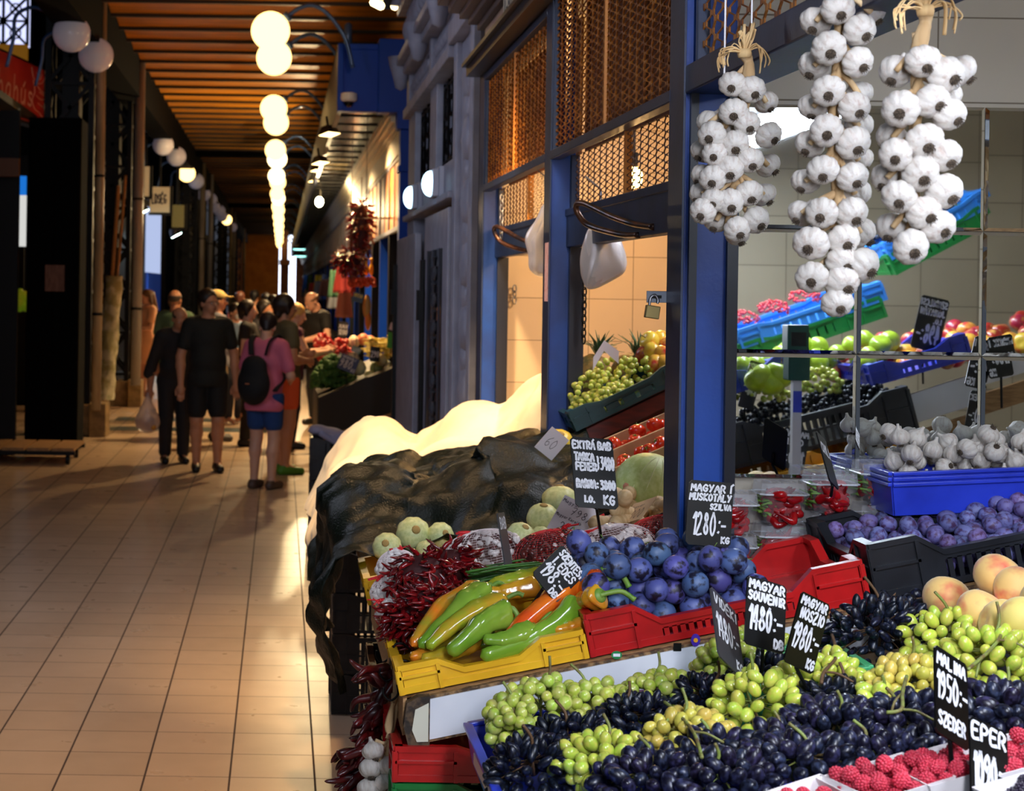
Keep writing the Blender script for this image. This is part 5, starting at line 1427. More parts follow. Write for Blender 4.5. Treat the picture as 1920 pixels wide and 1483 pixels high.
# yellow crate of round squash at the tarp's front corner
qc, QM = crate('crate', 'yellow', .40, .36, .075, (.262, 4.76, z1(.262)-.045), 'yellow crate of round pale squash at the front corner of the dark tarp', TH1, dip=.9, slat=.03, gap=.5, corner=.2)
ME_SQ = lobed(sphprof(22, .06, .04), 36, lambda w, r, z: (r*(1+.03*math.cos(10*w)), z), Matrix.Diagonal((1, 1, .94, 1))).mesh('round_squash', MELON, True)
ME_SQS = MB().lathe([(.2, .86), (.26, .90), (.2, .95), (.14, .97)], 10).mesh('stem_scar', mat('scar', (170, 140, 80), .8), True)
def squash(px, py, Y, r, d, lb, cat='squash', name='round_squash'):
    o = fruit(name, ME_SQ, P(px, py, Y), r, lb, cat, None, ME_SQS, Vector(d).to_track_quat('Z', 'Y')); return o
squash(726, 1026, 4.86, .042, (-.2, -.9, .45), 'leftmost round pale squash in the yellow crate')
squash(775, 1001, 4.98, .050, (.1, -.9, .4), 'largest round pale squash by the dark tarp')
squash(826, 1004, 4.96, .039, (.3, -.8, .3), 'small round squash half under the tarp corner')
squash(800, 1032, 4.86, .030, (.3, -.2, .9), 'smallest pale squash low between two big ones')
squash(1018, 972, 4.85, .046, (0, -.3, .9), 'pale green round squash behind the white paper note')
squash(976, 1006, 4.62, .040, (.3, -.5, .8), 'pale squash in front of the bean bags')
squash(1014, 1008, 4.75, .032, (.2, -.8, .3), 'little pale squash beside the paper note')
squash(1050, 944, 5.1, .058, (0, .2, 1), 'rough celery root under the edge of the tarp', 'celery root', 'celery_root')
YSQ = mat('yellow_squash', (236, 204, 70), .35)
ob = fruit('yellow_squash', ME_SQ, P(1048, 832, 5.6), .05, 'yellow squash peeping out above the tarp by the blue post', 'squash', None, ME_SQS, Vector((0, -.5, .6)).to_track_quat('Z', 'Y')); ob.data = ob.data.copy(); ob.data.materials[0] = YSQ

# ------------------------------------------------------------------ net bags of beans
BEANW = mat('bean_white', (236, 228, 224), .3, obj_var=.05); BEANB = mat('bean_brown', (96, 40, 34), .28, rgb2=(60, 24, 24), vscale=40)
NETW = mat('net_white', (240, 225, 225), .6); NETR = mat('net_red', (214, 50, 50), .6)
TIER = mat('tie_red', (220, 34, 40), .5)
def bean_bag(px, py, Y, w, h, mix, label, net, tie, seed, flat=.8):
    rng = random.Random(seed); s = FPX/Y; a, b, c = w/2/s, w/2/s*flat, h/2/s
    g = empty('bean_bag', label, 'bag of beans', P(px, py, Y)); g.rotation_euler = (0, -TH1, rng.uniform(-.3, .3))
    ms = {0: MB(), 1: MB()}
    for i in range(230):
        d = Vector((rng.gauss(0, 1), rng.gauss(0, 1), rng.gauss(0, 1))).normalized()
        n = 1+.06*math.sin(d.x*5+seed)+.05*math.sin(d.z*7)
        p = Vector((d.x*a*n, d.y*b*n, d.z*c*n))
        q = d.to_track_quat('Z', 'Y') @ Quaternion((0, 0, 1), rng.uniform(0, 6.3))
        M = Matrix.Translation(p) @ q.to_matrix().to_4x4()
        L = rng.uniform(.0095, .0125)
        ms[0 if rng.random() < mix else 1].ball((0, 0, 0), (L, L*.62, L*.5), 8, 6, M)
    for k, nm in ((0, 'white_beans'), (1, 'brown_beans')):
        if ms[k].v: ms[k].build(nm, (BEANW, BEANB)[k], g, True)['kind'] = 'stuff'
    MB().ball((0, 0, 0), (a*.93, b*.93, c*.93), 20, 12).build('filling', mat('bag_shade', (120, 90, 84), .8), g, True)
    nb = MB(); nb.ball((0, 0, 0), (a*1.09, b*1.09, c*1.1), 42, 26)
    o = nb.build('net', net, g); md = o.modifiers.new('wire', 'WIREFRAME'); md.thickness = .0011; md.use_even_offset = False
    t = MB(); p0 = Vector(tie)/s
    for k in range(7): t.tube(catmull([p0*.8+Vector((0, 0, c*.8)), p0+Vector((rng.uniform(-.012, .012), -.004, c*.95+.006)), p0*1.2+Vector((rng.uniform(-.03, .03), -.01, c*1.0+rng.uniform(-.004, .012)))], 4), .004, 5, flat=.4)
    t.build('tie', TIER, g, True)
bean_bag(745, 1066, 4.2, 74, 66, 1.0, 'net bag of white beans at the left, topmost of three by the chillies', NETW, (10, 0, 0), 1)
bean_bag(736, 1108, 4.05, 80, 58, 1.0, 'net bag of white beans at the left, middle of three by the chillies', NETW, (-20, 0, 0), 2)
bean_bag(738, 1152, 3.95, 66, 54, .6, 'net bag of mottled beans at the left, lowest of three by the chillies', NETR, (-20, 0, 0), 3)
bean_bag(905, 1034, 4.35, 140, 74, .78, 'net bag of white and brown beans right of the chillies', NETW, (-20, 0, 0), 4)
bean_bag(1030, 1030, 4.3, 130, 66, .05, 'net bag of dark brown beans behind the tilted sign', NETR, (40, 0, 0), 5)
bean_bag(1140, 1030, 4.25, 170, 80, .85, 'net bag of white beans behind the blue plums', NETW, (-20, 0, 0), 6)
bean_bag(1238, 1002, 4.3, 120, 66, .05, 'net bag of dark brown beans at the foot of the blue post', NETR, (30, 0, 0), 7)
bean_bag(1130, 1000, 4.6, 130, 56, .9, 'net bag of pale pink beans under the tan paper note', NETW, (0, 0, 0), 8)

# ------------------------------------------------------------------ dried chilli bundles
CHD = mat('dried_chilli', (128, 14, 18), .22, rgb2=(80, 8, 14), vscale=20, coat=.5, obj_var=.3)
ME_CHD = [m.copy() for m in ME_CHILLI]
for m in ME_CHD: m.materials[0] = CHD
def chilli_bundle(px, py, Y, w, h, label, seed, n=98, drift=(-.3, -.5, -.4)):
    rng = random.Random(seed); s = FPX/Y; a, c = w/2/s, h/2/s
    g = empty('chilli_bundle', label, 'chillies', P(px, py, Y))
    MB().ball((0, 0, 0), (a*.75, a*.55, c*.75), 14, 10).build('stalks', mat('chilli_core', (60, 10, 12), .7), g, True)  # dark core ball added so no gaps show between pods, not stalks
    for i in range(n):
        d = Vector((rng.gauss(0, 1), rng.gauss(-.4, 1), rng.gauss(.1, 1))).normalized()
        q = (d*.7+Vector(drift)+Vector((rng.gauss(0, .35), rng.gauss(0, .35), rng.gauss(0, .35)))).normalized()
        o = put('chilli', ME_CHD[i % 3], g, loc=Vector((d.x*a*.8, d.y*a*.6, d.z*c*.8)))
        o.rotation_mode = 'QUATERNION'; o.rotation_quaternion = q.to_track_quat('X', 'Z'); k = rng.uniform(.8, 1.05); o.scale = (k, k, k)
chilli_bundle(790, 1085, 3.98, 130, 120, 'dark red dried chilli bundle, middle of the red heap', 1)
chilli_bundle(846, 1060, 4.05, 110, 80, 'dark red dried chilli bundle nearest the bean bag', 2, drift=(.4, -.4, -.4))
chilli_bundle(768, 1160, 3.85, 96, 90, 'dark red dried chilli bundle at the left corner of the pepper crate', 3)
chilli_bundle(800, 1135, 3.84, 110, 90, 'dark red dried chilli bundle touching the peppers', 4)
# green beans
rngb = random.Random(3)
GB = mat('green_bean', (62, 112, 36), .4, rgb2=(40, 84, 26), vscale=20, obj_var=.2)
for i in range(44):
    x0, y0 = rngb.uniform(868, 900), rngb.uniform(1068, 1104); Y = rngb.uniform(3.9, 4.06)
    a, b2 = P(x0, y0, Y), P(x0+rngb.uniform(100, 140), y0-rngb.uniform(2, 22), Y+rngb.uniform(-.03, .05))
    m2 = (a+b2)/2+Vector((0, 0, rngb.uniform(-.004, .008)))
    tag(MB().tube(catmull([a, m2, b2], 5), [.0012]+[.0026]*9+[.001], 6).build('green_bean', GB, smooth=True), 'thin green bean in the sheaf behind the peppers', 'green bean', 'green beans behind the peppers')

# ------------------------------------------------------------------ cabbage, parsnips, tomatoes behind the tall sign
CAB = mat('cabbage', (206, 222, 150), .5, rgb2=(188, 208, 124), vscale=6, bump=.2, bscale=9)
cbm = lobed(sphprof(18), 40, lambda w, r, z: (r*(1+.03*math.cos(3*w+z*2)+.02*math.sin(7*w+z*5)), z*.92), None).mesh('cabbage', CAB, True)
cbo = fruit('cabbage', cbm, P(1218, 912, 4.75), .10, 'pale green cabbage beside the blue post', 'cabbage', None, None, Euler((.3, .2, .4)).to_quaternion())
vn = MB()
for k in range(7):
    w = -PI/2+(k-3)*.35
    vn.tube(catmull([(1.0*math.cos(w)*math.cos(t), 1.0*math.sin(w)*math.cos(t), .93*math.sin(t)) for t in (-.6, -.2, .2, .6, 1.0, 1.3)], 4), [.02*(1-i/24)+.004 for i in range(21)], 5)
vn.build('leaf_veins', mat('cabbage_vein', (226, 234, 186), .5), cbo, True)
PARS = mat('parsnip', (222, 196, 150), .6, rgb2=(190, 158, 110), vscale=12, bump=.15, bscale=40, stretch=(1, 1, 4), obj_var=.08)
mp = MB(); mp.lathe([(.004, .5), (.012, .48), (.020, .44), (.021, .40), (.018, .25), (.012, .1), (.005, 0), (.001, -.02)], 14, Matrix.Scale(.34, 4, (0, 0, 1)))
ME_PARS = mp.mesh('parsnip', PARS, True)
rngp = random.Random(9)
for i in range(20):
    o = put('parsnip', ME_PARS); d = Vector((rngp.uniform(-1, .3), rngp.uniform(-1, -.2), rngp.uniform(-.3, .5))).normalized()
    o.matrix_world = Matrix.Translation(P(rngp.uniform(1150, 1245), rngp.uniform(950, 1000), rngp.uniform(4.5, 4.8))) @ d.to_track_quat('Z', 'Y').to_matrix().to_4x4()
    tag(o, 'cream parsnip in the pile by the blue post', 'parsnip', 'parsnips under the cabbage')
RAD = mat('pink_onion', (214, 140, 110), .4)
o = fruit('onion', ME_SQ, P(1180, 914, 4.7), .018, 'small pinkish onion left of the cabbage', 'onion', None); o.data = o.data.copy(); o.data.materials[0] = RAD
ME_TOM = lobed([(r, z) for r, z in sphprof(12, .16)], 20, lambda w, r, z: (r*(1+.025*math.cos(6*w)*(z > 0)), z*.84)).mesh('tomato', TOMATO, True)
cx = MB()
for k in range(5):
    w = k*1.257; cx.tube([(0, 0, .76), (.28*math.cos(w), .28*math.sin(w), .78), (.45*math.cos(w), .45*math.sin(w), .70)], [.05, .04, .01], 5)
cx.tube([(0, 0, .74), (.03, 0, .98)], .04, 5)
ME_CAL = cx.mesh('calyx', GRN, True)
KRAFT = mat('cardboard', (204, 170, 130), .8, rgb2=(190, 156, 116), vscale=12)
TT = math.atan(.45)
tb = MB(); TMX = Matrix.Translation((1.0, 5.05, 1.23)) @ Matrix.Rotation(-TT, 4, 'Y')
tb.box((0, 0, 0), (.55, .40, .006)).box((0, 0, 0), (.55, .012, .05)).box((0, .19, 0), (.55, .205, .07)).box((0, .39, 0), (.55, .40, .08)).box((0, 0, 0), (.012, .4, .05)).box((.54, 0, 0), (.55, .4, .05))
o = tb.build('tomato_box', KRAFT, bevel=.002); o.matrix_world = TMX; tag(o, 'brown cardboard box of tomatoes seen behind the tall black sign', 'box')
fruit_heap('tomato', ME_TOM, TMX, 15, (.015, .5, .015, .185), (.023, .027), 'ripe tomato in the front row of the cardboard box', 'tomato', 'tomatoes in the front of the cardboard box', ME_CAL, random.Random(2), .4, .008, 6)
fruit_heap('tomato', ME_TOM, TMX, 22, (.015, .5, .21, .385), (.024, .029), 'ripe tomato in the back half of the cardboard box', 'tomato', 'tomatoes in the back of the cardboard box', ME_CAL, random.Random(3), .4, .008, 8)
# red wooden step with the teal crate of grapes in the window
TW = math.atan(.5); WM = Matrix.Translation((.985, 5.62, 1.345)) @ Matrix.Rotation(-TW, 4, 'Y')
st = empty('wooden_step', 'red painted wooden step carrying the teal crates in the window', 'step', (0, 0, 0))
for a, b2 in ((.02, -.06), (.02, -.19)): MB().box((0, a, b2), (.62, a+.03, b2+.05), WM).build('rail', WOODR, st, bevel=.003)
MB().box((.30, .03, -.15), (.42, .12, -.06), WM).build('chip_block', CHIP, st)
MB().box((0, .30, -.2), (.62, .33, -.012), WM).build('rail', WOODR, st)
for x in (.08, .5): MB().bar(WM @ Vector((x, .17, -.2)), (WM @ Vector((x, .17, -.2))).xy.to_3d(), .04, .04).build('leg', WOODR, st)
tcr = crate_mb(.40, .34, .07, dip=.8, slat=.05, gap=.9, corner=.15).build('crate', PL['teal']); tcr.matrix_world = WM; tag(tcr, 'teal crate of green grapes in the window opening', 'crate')
tc2 = crate_mb(.30, .34, .07, dip=.8, slat=.05, gap=.9, corner=.15).build('crate', PL['teal']); tc2.matrix_world = WM @ Matrix.Translation((.42, 0, .015)); tag(tc2, 'teal crate of apples in the window opening', 'crate')
for i, (px, py, Y, w, h, lb) in enumerate(((1112, 730, 5.78, 90, 70, 'left pale green grape bunch in the window crate'), (1150, 712, 5.82, 110, 80, 'middle pale green grape bunch in the window crate'), (1190, 706, 5.8, 90, 70, 'right pale green grape bunch in the window crate'), (1108, 760, 5.75, 80, 50, 'lowest pale green grape bunch in the window crate'), (1150, 745, 5.7, 90, 46, 'pale green grapes at the front rim of the window crate'))):
    s = FPX/Y; bunch('pale', P(px, py, Y), (w/2/s, .07, h/2/s), lb, 48, 0, -TW, 1.0, i+500, False)
for i, (px, py, Y) in enumerate(((1218, 640, 5.9), (1240, 638, 5.95), (1255, 650, 5.9), (1225, 660, 5.85), (1246, 664, 5.8), (1210, 665, 5.9), (1228, 684, 5.78), (1250, 682, 5.76), (1262, 668, 5.8), (1270, 640, 5.9))):
    fruit('apple', (ME_APPY if i % 3 < 2 else ME_APPR), P(px, py, Y), .036, 'apple in red and yellow heaped in the teal window crate', 'apple', 'apples in the window crate', ME_STEM, None, random.Random(i))
LEAF = mat('pineapple_leaf', (70, 104, 66), .5, rgb2=(110, 134, 96), vscale=20); PINE = mat('pineapple_skin', (166, 124, 50), .6, rgb2=(110, 96, 40), vscale=60, bump=.5, bscale=60)
def pineapple(px, py, Y, label, seed):
    rng = random.Random(seed); g = empty('pineapple', label, 'pineapple', P(px, py, Y)); g.rotation_euler = (rng.uniform(-.2, .2), rng.uniform(-.4, .4), 0)
    MB().lathe([(.01, -.2), (.05, -.19), (.068, -.1), (.062, -.03), (.03, 0)], 14).build('body', PINE, g, True)
    m = MB()
    for k in range(26):
        w = k*2.4; o = .15+.9*k/26; L = rng.uniform(.07, .11)
        d = Vector((math.cos(w)*o, math.sin(w)*o, 1.1-.6*o)); t = Vector((-math.sin(w), math.cos(w), 0))*.008
        p1 = d*L*.5+Vector((0, 0, .01)); p2 = d*L+Vector((math.cos(w), math.sin(w), -.3))*.02*o
        m.add([-t, t, p1+t*.8, p1-t*.8, p2], [(0, 1, 2, 3), (3, 2, 4)])
    o2 = m.build('leaf_crown', LEAF, g); md = o2.modifiers.new('t', 'SOLIDIFY'); md.thickness = .0015
pineapple(1120, 668, 6.05, 'left pineapple with grey green crown behind the window grapes', 1)
pineapple(1192, 668, 6.05, 'right pineapple with grey green crown behind the window grapes', 2)
nt = empty('paper_note', 'folded white paper tent standing on the window grapes', 'sign', P(1135, 655, 5.66))
ap = P(1133, 638, 5.66)-Vector(nt.location)
for s_, (x, y) in enumerate(((1112, 690), (1160, 678))):
    q = P(x, y, 5.66)-Vector(nt.location); m = MB(); dn = Vector((0, 0, -.035))
    m.hexa([ap+dn, q+dn*.2, q+dn*.2+Vector((0, .001, 0)), ap+dn+Vector((0, .001, 0)), ap, q+Vector((0, 0, .035)), q+Vector((0, .001, .035)), ap+Vector((0, .001, 0))]); m.build('paper_side', PAPER, nt)

# ------------------------------------------------------------------ hanging plastic bags, chains, padlock, plaque
BAGW = mat('bag_plastic', (235, 232, 235), .35, trans=.25, sss=.1, bump=.3, bscale=25)
def hung_bag(px, py, Y, prof, label, seed):
    rng = random.Random(seed); g = empty('plastic_bag', label, 'bag', P(px, py, Y)); s = FPX/Y
    m = MB(); vs = []; seg = 28
    for (x, y, r, ry) in prof:
        for k in range(seg):
            w = 2*PI*k/seg; n = 1+.12*math.sin(5*w+y*.05+seed)+.08*math.sin(9*w+y*.11)
            vs.append((x/s+r/s*math.cos(w)*n, ry*math.sin(w)*n, -y/s+rng.uniform(-.004, .004)))
    n = len(prof); m.add(vs, [(i*seg+k, i*seg+(k+1) % seg, (i+1)*seg+(k+1) % seg, (i+1)*seg+k) for i in range(n-1) for k in range(seg)]+[tuple(range(seg-1, -1, -1)), tuple((n-1)*seg+k for k in range(seg))])
    m.build('bag_body', BAGW, g, True, sub=2); MB().tube([(0, 0, 0), (0, .02, .12), (-.05, .02, .16)], .003, 5).build('hook', STEEL, g)
hung_bag(1022, 390, 6.35, [(0, -10, 5, .01), (-2, 20, 12, .03), (-8, 45, 28, .05), (-10, 70, 26, .05), (-4, 90, 22, .05), (-6, 115, 24, .05), (-2, 130, 8, .02)], 'white plastic bag hanging behind the blue post', 1)
hung_bag(1128, 425, 5.4, [(0, -10, 14, .02), (0, 15, 34, .06), (6, 60, 42, .08), (8, 85, 44, .08), (-6, 100, 26, .06), (-18, 118, 8, .02)], 'white plastic bag hanging in the window opening', 2)
def chain(name, px, y0, y1, Y, m, label, lk=.030):
    c = empty(name, label, 'chain', P(px, y0, Y)); n = int((y1-y0)*Y/FPX/(lk*.74)); mb = MB()
    for i in range(n):
        pts = [(lk*.28*math.cos(t), 0, lk*.5*math.sin(t)) for t in [k*PI/5 for k in range(11)]]
        M = Matrix.Translation((0, 0, -(i+.5)*lk*.74)) @ Matrix.Rotation((i % 2)*PI/2+.5, 4, 'Z'); mb.tube(pts, lk*.09, 5, False, M=M)
    mb.build('links', m, c, True)
chain('chain', 941, 366, 452, 7.1, STEEL, 'steel chain hanging from the far bent handle')
chain('chain', 1096, 515, 655, 5.55, BLACK, 'dark chain hanging beside the window post')
chain('chain', 965, 536, 578, 7.88, STEEL, 'short chain on the tiled wall of the far opening', .036)
p = P(1258, 557, 4.06); ha = empty('hasp', 'galvanised hasp on the blue post holding the padlock', 'hasp', p)
sc = 4.06/FPX
hm = MB(); hm.box((-46*sc, -.002, -11*sc), (4*sc, 0, 11*sc)); hm.box((0, -.004, -13*sc), (8*sc, .03, 13*sc)); hm.build('hasp_plate', mat('galvanised', (120, 126, 136), .35, metal=.8), ha, bevel=.001)
MB().box((-36*sc, -.003, -3*sc), (-18*sc, -.0021, 3*sc)).build('slot', BLACK, ha)
p = P(1223, 584, 4.05); pk_ = empty('padlock', 'brass padlock hanging open from the hasp', 'padlock', p); pk_.rotation_euler = (0, .14, 0)
MB().box((-13*sc, -.010, -13*sc), (13*sc, .010, 11*sc)).build('body', mat('brass', (150, 132, 84), .35, metal=.7), pk_, bevel=.002)
MB().tube(catmull([(-7*sc, 0, 8*sc), (-7*sc, 0, 24*sc), (0, 0, 31*sc), (7*sc, 0, 24*sc), (7*sc, 0, 16*sc)], 5), .0032, 8).build('shackle', STEEL, pk_, True)
wl = MB(); write(wl, 'LOCK', -8*sc, -4*sc, 16*sc, 6*sc, .0008, y=-.0105) if False else None
st_ = MB().box((X1-.006, 3.66*YS, P(1024, 565, 5.9).z), (X1-.0045, 3.685*YS+.03, P(1024, 455, 5.9).z)); tag(st_.build('paper_strip', mat('pink_paper', (236, 196, 200), .8, rgb2=(214, 120, 130), vscale=60, lo=.55, hi=.7)), 'pink printed paper strip taped to the blue post', 'notice')
pq = empty('number_plaque', 'cream plaque reading A-50 on the tan fascia', 'sign', (.922, 6.95, 2.86)); pq.rotation_euler = (0, 0, -PI/2)
MB().box((-.17, -.012, -.01), (.17, 0, .2)).build('frame', BLACK, pq); MB().box((-.15, -.016, .02), (.15, -.011, .19)).build('plate', CREAMW, pq)
w_ = MB(); write(w_, 'A-50', -.12, .06, .24, .09, .014, y=-.0165); w_.build('lettering', INK, pq)

# ------------------------------------------------------------------ crates under the shelf, hooks and hanging strings at the left
for k, (c, zz, lb) in enumerate((('green', .675, 'green crate below the red one under the shelf'), ('red', .806, 'red crate under the worn end of the shelf'), ('black', .505, 'black crate at the bottom of the pile under the shelf end'))):
    h = {'green': .128, 'red': .072, 'black': .165}[c]
    crate('crate', c, .58, .40, h, (.245, 3.45, zz), lb, 0, dip=.8, slat=.03, gap=.55, corner=.25)
for k in range(2): crate('crate', 'black', .58, .40, .23, (.245, 3.45, .236*k), 'black crate near the floor under the shelf end, %s one' % ('lower', 'upper')[k], 0, dip=.85, corner=.2)
hk = []
for i, (px, py) in enumerate(((735, 1196), (744, 1228), (752, 1262))):
    p = P(px, py, 4.0-.2*i); m = MB()
    m.tube(catmull([(.03, 0, .012), (.012, 0, .026), (-.006, 0, .02), (-.008, 0, -.02), (-.006, 0, -.045), (-.022, 0, -.058), (-.036, 0, -.045), (-.036, 0, -.03)], 5), .0026, 6)
    tag(m.build('hook', BLACK, smooth=True, loc=p), ('farthest', 'middle', 'nearest')[i]+' black wire hook over the left edge of the shelf', 'hook', 'wire hooks on the shelf edge')
DP = mat('dry_pepper', (92, 16, 16), .35, rgb2=(54, 12, 14), vscale=14, bump=.4, bscale=30, obj_var=.3, coat=.2)
ME_DP = [MB().tube(catmull([(0, 0, 0), (.012, .002*k, -.004), (.04, .004*k, 0), (.07, -.003*k, -.006*k), (.095, .002, -.002)], 4), [.004, .008, .011, .0125, .013, .0125, .012, .011, .0105, .010, .0095, .008, .007, .006, .005, .004, .001], 9).mesh('dried_pepper', DP, True) for k in (-2, 1, 3)]
def pepper_string(path, n, label, seed, lean=(-.7, -.3, -.5)):
    rng = random.Random(seed); ps = catmull([P(*q) for q in path], 10); o = ps[0]
    g = empty('pepper_string', label, 'dried peppers', o)
    MB().tube([q-o for q in ps], .003, 5).build('string', STEMB, g)
    for i in range(n):
        c = ps[int((.12+.88*i/n)*(len(ps)-1))]-o
        d = (Vector(lean)+Vector((rng.gauss(0, .5), rng.gauss(0, .5), rng.gauss(0, .35)))).normalized()
        q = put('dried_pepper', ME_DP[i % 3], g, loc=c); q.rotation_mode = 'QUATERNION'; q.rotation_quaternion = d.to_track_quat('X', 'Z'); k = rng.uniform(.75, 1.1); q.scale = (k, k, k)
pepper_string([(735, 1222, 3.85), (722, 1300, 3.82), (708, 1380, 3.8), (690, 1440, 3.8), (670, 1500, 3.8)], 62, 'long string of dark dried peppers hanging at the shelf end', 5)
g = empty('garlic_bunch', 'small bunch of garlic hanging by its stalks at the shelf end', 'garlic', P(742, 1275, 3.62)); rg = random.Random(5); o = Vector(g.location)
blb = [(694, 1440), (729, 1436), (722, 1466), (690, 1478), (742, 1482), (700, 1408), (715, 1500)]
for (x, y) in blb: garlic(P(x, y, 3.6)-o, .024, Vector((rg.uniform(-.4, .4), -.5, -.8)).normalized(), g, rg)
m = MB()
for (x, y) in blb: m.tube(catmull([(0, 0, 0), P(740+rg.uniform(-4, 4), 1330, 3.62)-o, P(728, 1390, 3.61)-o, P(x+4, y-20, 3.6)-o], 4), .0045, 6)
for k in range(5): m.tube(catmull([P(738+k*2, 1300, 3.62)-o, P(733-k*2, 1360, 3.61)-o, P(726+k*3, 1385, 3.6)-o], 4), .005, 6)
m.build('stalks', GSTALK, g, True)
hkp = P(742, 1240, 3.62)

# ------------------------------------------------------------------ dark tarp and cream sheet
NRM = np.random.RandomState(5)
def lump(x, y, L):
    h = np.zeros_like(x)
    for (cx, cy, rx, ry, a) in L: h = np.maximum(h, a*np.exp(-(((x-cx)/rx)**2+((y-cy)/ry)**2)**1.5))
    return h
XE = .235
def tarp_h(x, y):
    base = .915+SL1*(x-.26)
    t = np.clip((y-4.95)/.5, 0, 1)
    h = base+.07+.12*t*t*(3-2*t)+lump(x, y, [(.35, 5.7, .16, .3, .05), (.62, 5.9, .14, .3, .07), (.75, 5.5, .12, .22, .03), (.55, 5.3, .1, .2, .04), (.85, 6.1, .1, .25, .06), (.42, 6.2, .12, .2, .06)])
    return np.where(x < XE, 0.0, h)
def side_at(hf):
    def f(Y):
        x, y, z = Y[..., 0], Y[..., 1], Y[..., 2]
        top = hf(np.maximum(x, XE+.03), y)
        m = (x > XE-.005) & (x < XE+.09) & (z < top-.06)
        Y[..., 0] = np.where(m, XE-.006, x)
    return f
def vnoise(u, v, rs):
    G_ = rs.uniform(-1, 1, (64, 64)); i, j = np.floor(u).astype(int), np.floor(v).astype(int); a, b = u-i, v-j
    a, b = a*a*(3-2*a), b*b*(3-2*b); q = lambda p, r: G_[p % 64, r % 64]
    return (q(i, j)*(1-a)+q(i+1, j)*a)*(1-b)+(q(i, j+1)*(1-a)+q(i+1, j+1)*a)*b
def fnoise(u, v, rs):
    G_ = rs.uniform(-1, 1, (64, 64)); i, j = np.floor(u).astype(int), np.floor(v).astype(int); a, b = u-i, v-j
    q = lambda p, r: G_[p % 64, r % 64]; o, x, y, d = q(i, j), q(i+1, j), q(i, j+1), q(i+1, j+1)
    return np.where(a+b < 1, o+(x-o)*a+(y-o)*b, d+(y-d)*(1-a)+(x-d)*(1-b))
def crumple(X, seed, amp, L, facet=False, flare=0.0):
    """sharp folds: ridges of stretched noise pushed out along the cloth's normal"""
    if not amp: return X
    rs = np.random.RandomState(seed+50)
    du = np.gradient(X, axis=1); dv = np.gradient(X, axis=0); N = np.cross(du, dv); N /= np.linalg.norm(N, axis=-1, keepdims=True)+1e-9
    ny, nx, _ = X.shape; st = np.linalg.norm(du, axis=-1).mean(); u, v = np.meshgrid(np.arange(nx)*st, np.arange(ny)*st)
    h = np.zeros_like(u)
    for k, (l, a, ang, el) in enumerate(((L, 1, .5, .5), (L*.75, .8, -.6, .45), (L*.5, .5, .9, .6), (L*.3, .3, -.2, .6), (L*.2, .16, .3, .8))):
        c, s = math.cos(ang), math.sin(ang); p, q = (u*c+v*s)/l*el, (-u*s+v*c)/l
        wv = vnoise(p*1.3+9, q*1.3, rs)*.45; r_ = 1-2*np.abs(vnoise(p+wv, q+wv, rs)); h += a*(.75*fnoise(p+wv, q+wv, rs)+.75*r_ if facet else r_)
    X = X+N*(h*amp)[..., None]
    X[..., 0] -= flare*np.clip((.98-X[..., 2])/.16, 0, 1)*(X[..., 0] < XE+.03)
    return X
def make_cloth(name, x0, x1, y0, y1, z, d, comp, hf, m, label, seed, iters, skew=None, thick=.0016, bend=.35, cat='cloth', cr=(.0, .2), sub=1):
    rs = np.random.RandomState(seed)
    nx, ny = int((x1-x0)*comp/d)+1, int((y1-y0)*comp/d)+1
    u, v = np.meshgrid(np.linspace(0, 1, nx), np.linspace(0, 1, ny))
    X = np.stack([x0+(x1-x0)*u, y0+(y1-y0)*v, np.zeros_like(u)+z], -1)
    if skew is not None: X = skew(X, u, v)
    for k in range(40):          # gentle random ripples so it can gather into folds
        f = rs.uniform(2, 15, 2); X[..., 2] += .008*np.sin(2*PI*(f[0]*u+f[1]*v*rs.choice([-1, 1]))+rs.uniform(0, 6))
    X[..., 2] += rs.normal(0, .002, u.shape)
    X = drape(X, (d, d), hf, iters, side_at(hf), bend=bend)
    X = crumple(X, seed, *cr)
    o = cloth_obj(name, X, m, None, thick, sub)
    return tag(o, label, cat)
TARP = mat('tarp_green', (8, 17, 12), .38, spec=.28, rgb2=(14, 24, 18), vscale=60, bump=.7, bscale=160, coat=0)
def skew_t(X, u, v):
    X[..., 1] += -.12*u*(1-v)+.12*(1-u)*0
    return X
tarp = make_cloth('tarp', .02, .99, 4.98, 6.08, 1.48, .0135, 1.17, tarp_h, TARP, 'crumpled dark green tarp thrown over the display', 3, 260, skew_t, cat='tarp', cr=(.048, .30, True, .03), sub=0)
CREAM = mat('cream_cloth', (240, 222, 186), .8, rgb2=(234, 214, 176), vscale=5, sheen=.2)
def cream_h(x, y):
    base = .93+SL1*(x-.26)
    h = base+.06+lump(x, y, [(.42, 7.7, .16, .35, .18), (.33, 7.1, .12, .4, .06), (.85, 7.3, .2, .5, .18), (1.1, 6.9, .2, .5, .30), (.7, 6.7, .2, .3, .10)])
    return np.where(x < XE, 0.0, h)
cream = make_cloth('cream_sheet', -.02, 1.3, 6.45, 7.86, 1.75, .021, 1.10, cream_h, CREAM, 'cream cotton sheet covering the far end of the display', 8, 300, None, thick=.0012, bend=.5, cat='sheet', cr=(.020, .42, False, .06))
